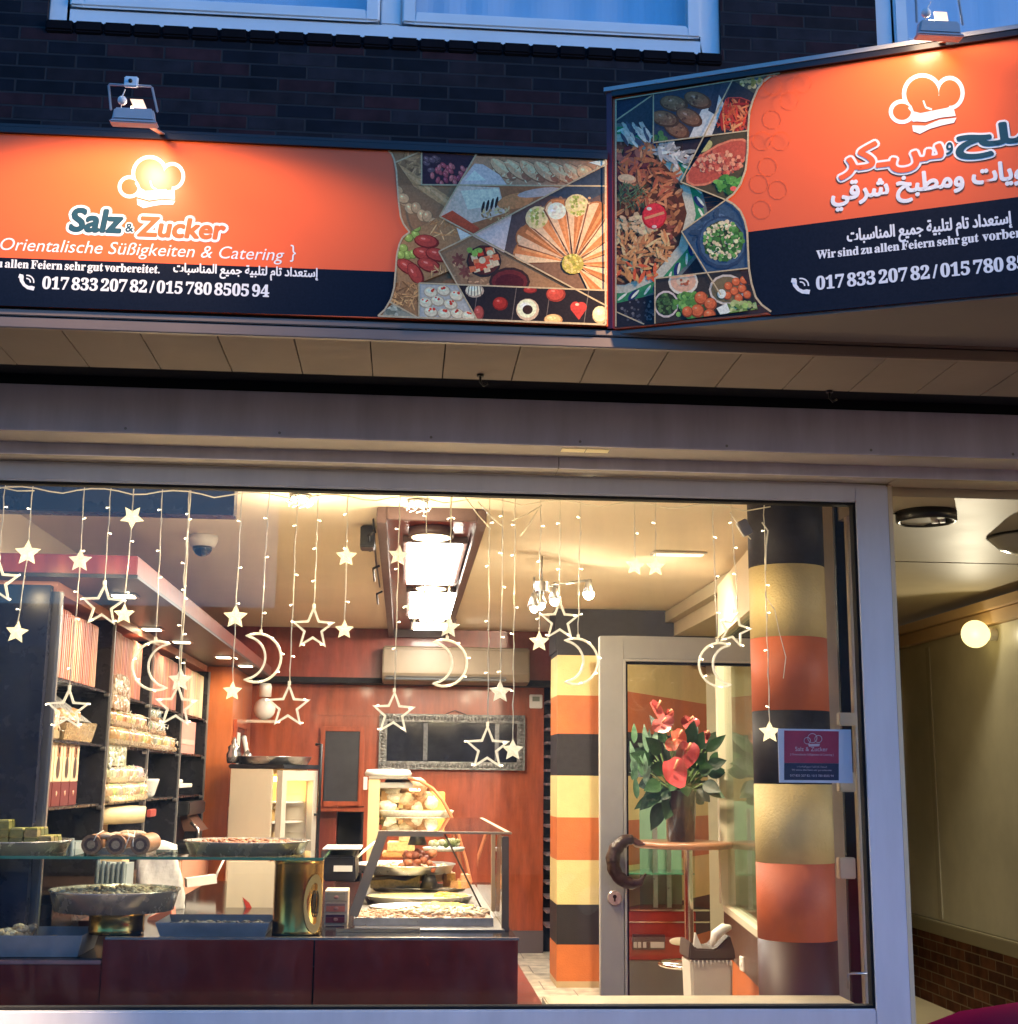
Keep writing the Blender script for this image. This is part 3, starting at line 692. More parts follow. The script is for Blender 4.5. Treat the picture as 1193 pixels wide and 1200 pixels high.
# pancake fan
cell([(553,277),(664,218),(711,194),(711,359)], (.07,.06,.07))
A.poly([(553,277),(600,250),(590,300)], (.45,.46,.52)); A.poly([(640,230),(711,194),(711,225),(690,235)], (.03,.05,.09))
A.ell(670,290,62,58,0,(.20,.15,.11)); A.ell(671,292,57,54,0,(.13,.09,.07))
A.scatter(70,668,270,55,42,2.2,[(.26,.20,.14),(.35,.28,.2),(.18,.12,.09)],(1,.8))
ctr = (671,309)
for k, (ang, ln) in enumerate(((-168,62),(-150,66),(-128,72),(-107,70),(-86,72),(-64,70),(-42,68),(-20,58),(0,50),(22,52),(45,50))):
    a = R(ang); dx, dy = math.cos(a), math.sin(a); ox, oy = -dy, dx; w = 15
    tip = (ctr[0]+dx*8, ctr[1]+dy*8); end = (ctr[0]+dx*ln, ctr[1]+dy*ln)
    A.ell(end[0]-dx*3, end[1]-dy*3, 12, 14, math.degrees(a), (.24,.12,.06)); A.ell(end[0]-dx*4, end[1]-dy*4, 11, 13, math.degrees(a), (.50,.40,.30), cv=.1)
    A.poly([tip, (end[0]+ox*w,end[1]+oy*w), (end[0]-ox*w,end[1]-oy*w)], (.50,.40,.30), .12)
    A.poly([tip, (end[0]+ox*w*.82+dx*4,end[1]+oy*w*.82+dy*4), (end[0]-ox*3+dx*9,end[1]-oy*3+dy*9)], (.34,.155,.07), .25); A.poly([tip, (end[0]+ox*w*.5,end[1]+oy*w*.5), (end[0]+ox*w*.2,end[1]+oy*w*.2)], (.42,.22,.11), .25)
    A.poly([tip, (end[0]-ox*w*.86,end[1]-oy*w*.86), (end[0]-ox*w,end[1]-oy*w)], (.12,.06,.04), .2)
    if k in (2,4):
        A.ell(end[0]-dx*4, end[1]-dy*4, 13, 14, ang, (.48,.48,.30)); A.scatter(40,end[0]-dx*4,end[1]-dy*4,11,12,1.7,[(.30,.38,.12),(.50,.52,.28),(.2,.28,.08),(.6,.58,.42)])
    if k == 3: A.ell(end[0]-dx*6, end[1]-dy*6, 11, 10, 0, (.62,.66,.64)); A.scatter(24,end[0]-dx*6,end[1]-dy*6,9,8,2,[(.7,.72,.7),(.5,.56,.55)])
A.ell(671,310,13,12,0,(.26,.27,.08)); A.scatter(60,671,310,12,11,1.5,[(.36,.38,.10),(.20,.24,.06),(.45,.44,.2)])
# bowl of fruit and spice stars
cell([(514,296),(553,277),(668,339),(536,334)], (.20,.14,.09))
A.scatter(50,560,315,40,22,2.2,[(.28,.20,.13),(.15,.10,.07),(.34,.25,.16)],(1.6,.6))
for k in range(14):
    a = k*math.pi*2/7; ox = 537 if k < 7 else 545; oy = 305 if k < 7 else 319
    A.ell(ox+4*math.cos(a), oy+4*math.sin(a), 4.4, 1.8, math.degrees(a), (.13,.05,.045), 8, .2)
A.ell(567,307,20.5,19,0,(.02,.02,.025)); A.ell(567,306,18.5,17,0,(.06,.02,.02))
for i in range(26):
    x, y = 567+random.uniform(-14,14), 306+random.uniform(-12,12); A.poly([(x-4,y-3),(x+3,y-4),(x+5,y+2),(x-2,y+4)], random.choice([(.55,.07,.04),(.48,.05,.03),(.62,.16,.08),(.66,.45,.33)]), .2)
A.scatter(8,557,296,8,4,3,[(.16,.34,.08)]); A.ell(565,306,4,4,0,(.7,.48,.36)); A.ell(574,297,4,3,0,(.66,.55,.4))
A.ell(597,331,24,17,0,(.03,.018,.02)); A.ell(597,331,21,14,0,(.09,.02,.025)); A.ell(597,332,17,10,0,(.05,.012,.018))
# dates
cell([[(480,273),(515,255),(553,277),(514,296),(467,290)], [(467,290),(514,296),(536,334),(491,333),(462,345),(463,315)]], (.24,.16,.09))
for x, y in ((482,268),(487,276),(479,280),(473,292),(478,300),(484,299),(470,300),(488,268)):
    A.glossy(x,y,5.5,5,random.uniform(0,90),(.20,.33,.09),1.6,.5)
A.scatter(40,522,266,20,14,2,[(.40,.24,.11),(.5,.33,.18),(.28,.15,.07)],(3,.35))
A.poly([(535,268),(553,277),(540,283)], (.45,.55,.60))
for x, y, r_ in ((500,284,10),(498,299,15),(478,314,30),(487,322,60),(503,312,20),(513,300,15)): A.glossy(x,y,15,8,r_,(.26,.045,.04),2.2,.4)
A.scatter(60,520,322,20,10,1.8,[(.36,.26,.13),(.26,.17,.08),(.45,.34,.2)],(2.6,.4))
cell([(459,352),(462,338),(468,330),(491,333),(491,374),(457,357)], (.24,.15,.08)); A.scatter(70,477,346,18,14,3,[(.42,.27,.13),(.30,.18,.09),(.17,.10,.05)],(2.4,.28))
cell([(452,364),(457,356),(488,373.5),(443,371.5)], (.20,.24,.22)); A.scatter(14,462,366,10,5,3,[(.3,.38,.36),(.12,.16,.15)])
cell([(491,333),(536,334),(559,376),(491,374)], (.30,.36,.40))
for x, y in ((505,344),(520,342),(499,356),(513,354),(528,358),(505,367),(521,369),(536,369),(549,372),(535,348)):
    A.glossy(x,y,8.5,6.5,15,(.55,.52,.44),1.4,.5); A.scatter(3,x,y-3,4,2,1.5,[(.42,.04,.03),(.5,.08,.05)])
cell([(536,334.5),(711,341.5),(711,382),(559,376)], (.016,.015,.02))
for x0 in (560,605,645,690): A.line((x0,338),(x0-6,380),.9,(.10,.10,.11))
for x, y, rx, ry, c in ((556,342,11,8,(.60,.56,.50)),(618,364,13.5,13,(.68,.64,.55)),(586,357,9,8,(.22,.025,.022)),(651,346,11.5,9,(.32,.06,.05)),(648,376,11,7,(.62,.40,.22)),(703,370,9.5,10.5,(.66,.62,.42)),(561,368,6,9,(.24,.06,.06)),(621,341,8,4,(.22,.03,.03))): A.glossy(x,y,rx,ry,0,c,1.3,.55)
A.ell(618,364,6,5.5,0,(.03,.02,.02)); A.ell(681,361,6.2,6,0,(.36,.05,.05)); A.ell(674,361,6,6.5,0,(.36,.05,.05)); A.poly([(668.5,364),(687,363),(678,376)], (.33,.045,.045)); A.ell(676,358,2.4,1.6,0,(.7,.4,.36))
for k in range(5): A.line((550+k*3,335),(548+k*4,348),.8,(.03,.02,.02))
A.cell = None; A.gain = 1.0
LG = (.66,.47,.24)
for p, q in (((494,177.5),(494,217)),((494,217),(711,218.5)),((558,182),(515,255)),((515,255),(711,360)),((553,277),(711,193)),((514,296),(553,277)),((514,296),(559,376)),((491,333),(711,341.5)),((491,333),(491,374)),((457,355),(490,373.5)),((462,191),(492,178))): A.line(p, q, 1.7, LG)
A.path(LC, 2.0, GOLD)
A.path([(709.3,183),(709.3,381.5),(443,371.5)], 2.2, GOLD)
A.build('food_collage', M_photo, th)
# emblem: chef hat
def hat(sg, cxs, band, brim, swirl, name='chef_hat_emblem', w=4.2):
    E_ = Art(sg, .0007, .00004)
    for x, y, rx, ry in cxs: E_.ell(x, y, rx, ry, 0, WHT, 28)
    E_.poly(band['body'], WHT)
    for x, y, rx, ry in cxs: E_.ell(x, y, rx-w, ry-w, 0, ORG, 28)
    E_.poly(band['inner'], ORG)
    for sw_ in swirl:
        for (p, q, ww) in sw_: E_.line(p, q, ww, WHT)
    for p in brim: E_.poly(p, WHT)
    return E_.build(name, M_print, sg.th)
hat(SL, [(152,219,14,13.5),(175.5,203.5,21.5,21.5),(202,206.5,15,16.5)],
    dict(body=[(160,214),(204,214),(205,232),(163,230)], inner=[(160,208),(203,208),(201,223),(166,224)]),
    [[(160,231),(165,226),(204,222.5),(205,234),(190,233),(175,235)], [(160.5,233),(175,237),(190,234.5),(205.5,235.5),(203,240),(190,240),(180,241.5),(168,244),(161,240)]],
    [[((159,214),(163,221),2.2),((163,221),(169,224.5),2.6)],[((176,212),(178,219),1.8),((178,219),(184,223),2.2)],[((170,226),(182,223.5),1.5),((182,223.5),(195,222.5),1.5)]])
# lettering
T = MB(); T2 = MB(); T3 = MB()
u0, v0 = SL.S(82,270); u1, _ = SL.S(142.5,272); _, v1 = SL.S(82,249.5)
b1 = (u1-u0)*.012
SL.text(T, 'Salz', u0, u1, v0, off=.0008, bold=.0155, nb=16, shear=.12, asp=1.0)
SL.text(T2, 'Salz', u0, u1, v0, off=.0016, bold=.0055, nb=10, shear=.12)
ua, va = SL.S(147,271.5); ub, _ = SL.S(156,272)
SL.text(T, '&', ua, ub, va, off=.0008, bold=.006, nb=10); SL.text(T2, '&', ua, ub, va, off=.0016, bold=.001)
uz, vz = SL.S(161.5,275.5); ue, _ = SL.S(263,279.5)
SL.text(T, 'Zucker', uz, ue, vz-.002, off=.0008, bold=.0145, nb=16, shear=.12)
SL.text(T3, 'Zucker', uz, ue, vz-.002, off=.0016, bold=.0042, nb=10, shear=.12)
a0, vb = SL.S(0,292.5); a1, _ = SL.S(333,303)
SL.text(T, 'Orientalische Süßigkeiten & Catering', a0, a1, vb-.001, off=.0008, shear=.22)
a0, vb2 = SL.S(340,303); a1, _ = SL.S(346.5,303); SL.text(T, '}', a0, a1, vb2, off=.0008, vfit=(SL.S(343,307)[1], SL.S(343,287)[1]))
a0, _ = SL.S(-16,291); a1, _ = SL.S(-9.5,291); SL.text(T, '{', a0, a1, vb2, off=.0008, vfit=(SL.S(343,307)[1], SL.S(343,287)[1]))
a0, vb = SL.S(-10,313.2); a1, _ = SL.S(187,318.5)
SL.text(T, serif('zu allen Feiern sehr gut vorbereitet.'), a0, a1, vb+.001, off=.0008, asp=1.12, bold=.0006, nb=4, wordsp=.55)
a0, _ = SL.S(-68,311); a1, _ = SL.S(-15,312.5); SL.text(T, serif('Wir sind'), a0, a1, vb+.001, off=.0008, asp=1.12, bold=.0006, nb=4, wordsp=.55)
a0, vlo = SL.S(203,322.5); a1, vhi = SL.S(373,314)
SL.text(T, arabic('إستعداد تام لتلبية جميع المناسبات'), a0, a1, 0, off=.0008, bold=.0013, nb=6, vfit=(SL.S(288,327.5)[1], SL.S(288,311)[1]))
a0, vb = SL.S(49.5,338.2); a1, _ = SL.S(315,348.5)
SL.text(T, serif('017 833 207 82 / 015 780 8505 94'), a0, a1, vb, off=.0008, asp=1.12, bold=.0012, nb=6, wordsp=.5)
def phone_icon(sg, T, c, k):
    u, v = sg.S(*c)
    def pt(x, y): return (u+x*k, v+y*k)
    arc = [(-.62,.62),(-.55,.1),(-.25,-.35),(.15,-.62),(.62,-.68)]
    pts = [pt(*p) for p in arc]; o = .0008
    W_ = [.20,.15,.13,.15,.20]
    vs = []
    for i, p in enumerate(pts):
        q = pts[min(i+1,4)]; r_ = pts[max(i-1,0)]; dx, dy = q[0]-r_[0], q[1]-r_[1]; l = math.hypot(dx,dy); ox, oy = -dy/l*W_[i]*k*1.25, dx/l*W_[i]*k*1.25
        vs += [sg.W(p[0]+ox,p[1]+oy,o), sg.W(p[0]-ox,p[1]-oy,o)]
    T.add(vs, [(2*i,2*i+2,2*i+3,2*i+1) for i in range(4)])
    for (e, j) in ((0,0.0),(4,.0001)):
        x, y = arc[e]; s_ = .27; T.add([sg.W(*pt(x+dx*s_-(.05 if e==0 else 0),y+dy*s_),o+.0003+j) for dx, dy in ((-1,-.6),(.6,-1),(1,.6),(-.6,1))], [(0,1,2,3)])
    for r_ in (.42,.78):
        vs = []
        for i in range(9):
            a = R(-5+ i*100/8); vs += [sg.W(*pt(-.05+(r_-.07)*math.cos(a), -.02+(r_-.07)*math.sin(a)),o), sg.W(*pt(-.05+(r_+.07)*math.cos(a), -.02+(r_+.07)*math.sin(a)),o)]
        T.add(vs, [(2*i,2*i+2,2*i+3,2*i+1) for i in range(8)])
phone_icon(SL, T, (31.5,330.5), .033)
T.build('lettering', M_txt, th, recalc=False); T2.build('dark_lettering', mat('teal lettering', TEAL, .25), th, recalc=False); T3.build('orange_lettering', M_org, th, recalc=False)
b = MB(); L = SL.len
b.hexa([SL.W(0,zt0-.022,.014), SL.W(L+.0,zt0-.022,.014), SL.W(L,zt0-.022,.0031), SL.W(0,zt0-.022,.0031), SL.W(0,zt0,.014), SL.W(L+.0,zt0,.014), SL.W(L,zt0,.0031), SL.W(0,zt0,.0031)])  # lower strip paints the shadow line under the sign's top edge
b.hexa([SL.W(0,zt0+.001,.014), SL.W(L+.0,zt0+.001,.014), SL.W(L,zt0+.001,-.1), SL.W(0,zt0+.001,-.1), SL.W(0,zt0+.012,.014), SL.W(L,zt0+.012,.014), SL.W(L,zt0+.012,-.1), SL.W(0,zt0+.012,-.1)])
b.build('top_trim', mat('dark sign trim', (.02,.016,.018), .4), th)

# ------------------------------------------------------------------ RIGHT SIGN
PR = (.727, 4.645); QR = (2.005, 4.11)
ex = 1.85
Q2 = (PR[0]+(QR[0]-PR[0])*ex, PR[1]+(QR[1]-PR[1])*ex)
SRt = 4.15
SR = Sign(PR, Q2, 'shop_sign', 'angled sign with Arabic lettering reaching out of the right picture edge', 3.212, SRt)
th = SR.th
panel(SR, M_org, .1)
A = Art(SR)
RC = [(914,86),(903,90),(894,97),(888,105),(883,117),(878.5,132),(877,155),(876.5,178),(874,200),(868,217),(860,228),(851,235),(860,240),(868,248),(873,259),(876,272),(877,295),(878,315),(881,333),(886,349),(893,358),(904,366)]
A.poly([(876,272),(1500,191),(1500,320),(1193,343),(904,369.5),(893,358),(886,349),(881,333),(878,315),(877,295)], NAVY)
for a, b_ in zip(RC, RC[1:]): A.poly([a, (800, a[1]+(a[0]-800)*.12), (800, b_[1]+(b_[0]-800)*.09), b_], (.05,.03,.03))
A.poly([(721,116),(800,103),(800,375),(721,384)], (.05,.028,.022))
# main rice dish
A.gain = 1.5
A.cell = [(721,117),(766,110),(798,214),(799,272),(768,327),(768,384),(721,384)]
big = [(721,117),(800,102),(860,235),(800,272),(826,320),(768,327),(768,379),(721,384)]
A.poly(big, (.035,.045,.07))
A.cell = None
cellA = [(721,117),(766,111),(840,160),(858,235),(826,320),(768,352),(768,379),(721,383)]
A.cell = [(721,116),(766,110),(845,190),(845,260),(826,320),(768,380),(721,383.5)]
A.ell(712,252,118,110,0,(.10,.14,.16)); A.ell(712,252,114,106,0,(.03,.19,.10)); A.ell(712,250,104,96,0,(.34,.40,.38))
for k in range(44):
    a = k*2*math.pi/44; x, y = 712+108*math.cos(a), 251+99*math.sin(a)
    A.ell(x, y, 8.5, 3.8, math.degrees(a)+60, [(.03,.20,.10),(.015,.03,.13)][k%2]); A.ell(x+2, y-1, 7, 1.5, math.degrees(a)+60, (.55,.60,.58))
A.ell(712,250,93,86,0,(.07,.03,.02))
A.scatter(420,712,250,88,82,4.2,[(.24,.10,.05),(.15,.055,.035),(.32,.16,.08),(.20,.065,.05),(.11,.04,.03),(.40,.21,.11)],(1.5,.5))
A.scatter(90,735,200,26,26,4.5,[(.10,.03,.04),(.14,.05,.05),(.06,.02,.03),(.2,.09,.08)],(1.5,.8))
A.scatter(120,762,205,34,40,4.6,[(.34,.14,.07),(.42,.20,.11),(.24,.09,.05),(.33,.10,.06)],(1.7,.36))
A.scatter(130,745,290,40,28,4.4,[(.48,.30,.15),(.40,.22,.10),(.55,.38,.22),(.36,.17,.08)],(1.7,.36))
A.scatter(45,748,262,26,10,4,[(.50,.40,.26),(.42,.34,.24)],(1.2,.6)); A.scatter(24,745,318,26,10,4,[(.55,.10,.05),(.45,.24,.1)],(1.8,.5))
A.ell(735,210,11,5.5,8,(.46,.30,.20)); A.ell(735,208.5,9,3.5,8,(.56,.40,.28))
for k in range(60):
    x, y = random.uniform(724,756), random.uniform(217,245); A.ell(x,y,6,.7,random.uniform(20,160),random.choice([(.05,.10,.06),(.09,.15,.09),(.03,.06,.05)]),6)
A.ell(767,253.5,14.5,15.5,15,(.36,.02,.03)); A.ell(767,252.5,13.2,14,15,(.60,.035,.055)); A.poly([(755,255),(778,248),(779,251),(756,258)], (.72,.24,.14)); A.ell(761,245,3,2,0,(.85,.55,.55)); A.ell(767,266,3,2,0,(.8,.4,.42))
A.scatter(40,790,180,20,14,5,[(.36,.40,.44),(.26,.30,.34),(.46,.5,.52)],(1.6,.4)); A.scatter(30,745,158,16,10,5,[(.34,.40,.42),(.05,.07,.12),(.42,.48,.5)],(1.6,.4),rot=60)
A.cell = [(721,344),(768,326),(768,380),(721,384)]; A.poly([(721,356),(768,345),(768,380),(721,384)], (.016,.018,.03)); A.scatter(50,750,365,22,14,1.5,[(.05,.06,.09),(.1,.11,.14)])
A.cell = [(721,118),(764,111),(721,142)]; A.poly(A.cell, (.02,.03,.065))
# kibbeh
A.cell = [(766,111),(859,95),(836,159),(766,168)]; A.poly(A.cell, (.04,.05,.085))
A.poly([(822,130),(843,112),(850,125),(836,160),(808,162)], (.46,.52,.56)); A.poly([(838,98),(846,97),(838,135),(830,130)], (.03,.04,.07))
for x, y, r_ in ((790,122,10),(808,138,28),(818,118,20),(793,152,30),(780,140,15)): A.glossy(x,y,17,9.5,r_,(.20,.10,.06),1.6,.45); A.scatter(16,x,y,12,6,1.4,[(.27,.15,.09),(.13,.06,.04)])
A.scatter(12,775,162,8,5,3,[(.06,.16,.06)])
# carrot salad
A.cell = [(859,95),(884,110),(877,150),(876,154),(834,160)]; A.poly(A.cell, (.025,.03,.045)); A.ell(862,134,27,20,0,(.30,.05,.05)); A.ell(862,133,25,18,0,(.09,.02,.02))
A.scatter(90,860,135,22,15,5,[(.55,.11,.05),(.42,.05,.035),(.62,.2,.1),(.3,.03,.03)],(2,.28))
A.cell = [(859,95),(885,86),(900,89),(884,110)]; A.poly(A.cell, (.06,.07,.06)); A.scatter(30,880,96,14,8,2.5,[(.2,.2,.06),(.05,.08,.12),(.4,.36,.2)])
# pide
A.cell = [(834,161),(876,155),(876,185),(868,217),(851,235),(799,214)]; A.poly(A.cell, (.05,.05,.035))
A.ell(826,172,10,6,-30,(.30,.34,.16)); A.ell(842,191,44,19,-32,(.42,.16,.11)); A.ell(842,191,41,16.5,-32,(.30,.07,.055)); A.scatter(170,842,191,30,13,2.2,[(.48,.22,.16),(.36,.10,.08),(.24,.05,.045),(.55,.30,.22)])
A.scatter(60,858,216,18,9,3.4,[(.05,.20,.05),(.09,.3,.08),(.03,.12,.04)],(1.4,.7)); A.ell(860,222,4,3,0,(.55,.1,.1))
# tabbouleh
A.cell = [(851,235),(868,248),(876,272),(877,316),(826,320),(799,272)]; A.poly(A.cell, (.03,.07,.15)); A.scatter(40,825,262,26,20,4,[(.05,.10,.20),(.025,.055,.12)],(1.6,.8))
A.ell(847,285,30,31,0,(.02,.045,.11)); A.ell(847,284,27,28,0,(.035,.08,.17)); A.ell(848,283,24,24,0,(.03,.05,.03))
A.scatter(230,848,283,23,23,2.3,[(.05,.18,.05),(.09,.28,.09),(.45,.46,.33),(.03,.11,.035),(.5,.5,.4)])
# falafel and dips
A.cell = [(768,327),(826,320),(877,315),(884,345),(895,362),(768,380)]; A.poly(A.cell, (.03,.03,.032))
A.ell(801,331,17.5,15.5,0,(.55,.52,.50)); A.ell(801,330.5,15,12.5,0,(.50,.33,.26)); A.ell(801,330,8,6,0,(.60,.44,.36)); A.scatter(10,801,331,7,4,1.5,[(.3,.1,.06)])
A.ell(781,357,14.5,16,0,(.42,.42,.46)); A.ell(781,357,12.5,13.5,0,(.02,.035,.02)); A.scatter(40,781,357,11,12,1.8,[(.04,.1,.04),(.07,.15,.06)])
A.ell(852,340,21,18,0,(.40,.42,.42)); A.ell(852,340,18.5,15.5,0,(.12,.11,.07)); A.scatter(70,812,360,22,16,3.5,[(.08,.24,.06),(.14,.34,.10),(.05,.15,.05)])
for x, y, r_ in ((822,350,8),(833,357,7.5),(818,365,8),(832,370,7.5),(806,366,6.5),(854,336,5.2),(863,331,5.2),(870,339,5.2),(861,342,5.2),(872,329,5),(853,347,5),(866,350,5.2),(876,346,5),(864,361,5)): A.glossy(x,y,r_,r_,0,(.42,.11,.05),1.7,.45)
A.scatter(40,870,362,18,8,3.2,[(.20,.36,.12),(.30,.42,.2),(.1,.2,.06)]); A.ell(846,345,5,5.5,0,(.55,.62,.66)); A.poly([(840,362),(852,356),(856,366),(846,372)], (.5,.6,.65))
A.cell = None; A.gain = 1.0
for p, q in (((766,111),(766,168)),((766,168),(876,154)),((859,94),(798,214)),((798,214),(851,235)),((851,235),(799,272)),((799,272),(845,346)),((768,327),(877,315)),((768,327),(768,380)),((721,142),(764,112)),((721,365),(755,380))): A.line(p, q, 1.5, LG)
A.path(RC, 2.3, GOLD); A.path([(722,117),(722,383)], 1.8, GOLD); A.path([(722,118),(914,86.5)], 1.3, GOLD)
# faint star tracery in the orange
FT = tuple(c*1.06+.012 for c in ORG)
for (x, y) in ((905,100),(925,118),(905,140),(893,165),(915,165),(900,195),(890,215),(912,222),(893,245),(940,98)):
    A.path([(x+11*math.cos(t), y+11*math.sin(t)) for t in np.linspace(0, 2*math.pi, 11)], .7, FT)
A.build('food_collage', M_photo, th)
hat(SR, [(1057,131,15.5,14.5),(1081,110,24,24),(1113,109,17.5,20)],
    dict(body=[(1066,124),(1116,117),(1117,136),(1070,143)], inner=[(1066,118),(1115,110),(1112,126),(1072,134)]),
    [[(1068,142),(1073,136),(1117,124.5),(1120,136),(1102,138),(1085,143)], [(1069,147),(1084,147.5),(1101,140.5),(1121,138),(1118,144),(1104,147),(1090,151),(1078,157),(1070,154)]],
    [[((1065,126),(1070,132),2.3),((1070,132),(1078,134),2.8)],[((1082,118),(1085,126),1.9),((1085,126),(1092,128.5),2.3)]], w=4.8)
T = MB(); T2 = MB(); T3 = MB()
def box_px(sg, x0, x1, ylo, yhi, xm): return sg.S(x0,ylo)[0], sg.S(x1,ylo)[0], (sg.S(xm,ylo)[1], sg.S(xm,yhi)[1])
u0, u1, vf = box_px(SR, 984, 1106, 203, 164, 1045)
SR.text(T, arabic('سـكر'), u0, u1, 0, off=.0008, bold=.013, nb=14, vfit=vf); SR.text(T3, arabic('سـكر'), u0, u1, 0, off=.0016, bold=.0045, nb=10, vfit=vf)
u0, u1, vf = box_px(SR, 1109, 1117, 181, 167, 1113)
SR.text(T, arabic('و'), u0, u1, 0, off=.0008, bold=.006, nb=10, vfit=vf); SR.text(T2, arabic('و'), u0, u1, 0, off=.0016, bold=.001, vfit=vf)
u0, u1, vf = box_px(SR, 1122, 1222, 184, 148, 1150)
SR.text(T, arabic('ملح'), u0, u1, 0, off=.0008, bold=.013, nb=14, vfit=vf); SR.text(T2, arabic('ملح'), u0, u1, 0, off=.0016, bold=.0055, nb=10, vfit=vf)
u0, u1, vf = box_px(SR, 975, 1232, 241, 201, 1060)
SR.text(T, arabic('حلويات ومطبخ شرقي'), u0, u1, 0, off=.0008, bold=.0035, nb=10, vfit=(vf[0]+.01, vf[1]-.01))
u0, u1, vf = box_px(SR, 993, 1187, 280, 258, 1090)
SR.text(T, arabic('إستعداد تام لتلبية جميع المناسبات'), u0, u1, 0, off=.0008, bold=.0017, nb=8, vfit=vf)
uL = SL.S(187,318)[0]-SL.S(-68,312)[0]
u0, vb = SR.S(957,303.5); ufull = (SL.S(187,318)[0]-SL.S(-68,311)[0])
k = (SR.S(1147,285)[0]-u0)
SR.text(T, serif('Wir sind zu allen Feiern sehr gut'), u0, SR.S(1147,285)[0], vb, off=.0008, asp=1.12, bold=.0008, nb=4, wordsp=.55)
u0, _ = SR.S(1151.5,281); SR.text(T, serif('vorbereitet.'), u0, u0+k*.395, vb, off=.0008, asp=1.12, bold=.0008, nb=4)
u0, vb = SR.S(957,339.5); u1 = SR.S(1089,324)[0]; uf = (u1-u0)*(315-49.5)/(170.5-49.5)
SR.text(T, serif('017 833 207 82 / 015 780 8505 94'), u0, u0+uf, vb, off=.0008, asp=1.15, bold=.0014, nb=6, wordsp=.5)
phone_icon(SR, T, (938.5,335), .036)
T.build('lettering', M_txt, th, recalc=False); T2.build('dark_lettering', mat('teal lettering'), th, recalc=False); T3.build('orange_lettering', M_org, th, recalc=False)
b = MB(); L = SR.len; zt1 = SRt
b.hexa([SR.W(-.03,zt1,.02), SR.W(L,zt1,.02), SR.W(L,zt1,-.1), SR.W(-.03,zt1,-.1), SR.W(-.03,zt1+.016,.02), SR.W(L,zt1+.016,.02), SR.W(L,zt1+.016,-.1), SR.W(-.03,zt1+.016,-.1)])
b.build('top_trim', mat('pale sign trim', (.40,.38,.37), .3), th)
b = MB(); b.hexa([SR.W(0,zt1-.022,.016), SR.W(L,zt1-.022,.016), SR.W(L,zt1-.022,.0031), SR.W(0,zt1-.022,.0031), SR.W(0,zt1-.001,.016), SR.W(L,zt1-.001,.016), SR.W(L,zt1-.001,.0031), SR.W(0,zt1-.001,.0031)]); b.build('shadow_strip', mat('dark sign trim'), th)  # dark strip paints the shade below the pale trim
b = MB(); b.prism([SR.W(-.022,3.212,.01), SR.W(-.001,3.212,.01), SR.W(-.001,3.212,-.1), SR.W(-.022,3.212,-.1)], (0,0,SRt-3.212)); b.build('corner_post', mat('wine red post', (.10,.014,.03), .35), th)
# beige soffit wedge that closes the sign from below
q = MB(); q.prism([SR.W(.0,3.196,-.012), SR.W(SR.len,3.196,-.012), (Q2[0], 4.646, 3.196)], (0,0,.012)); q.build('soffit_wedge', mat('grey soffit sheet', (.22,.195,.18), .6, spec=.12), th)

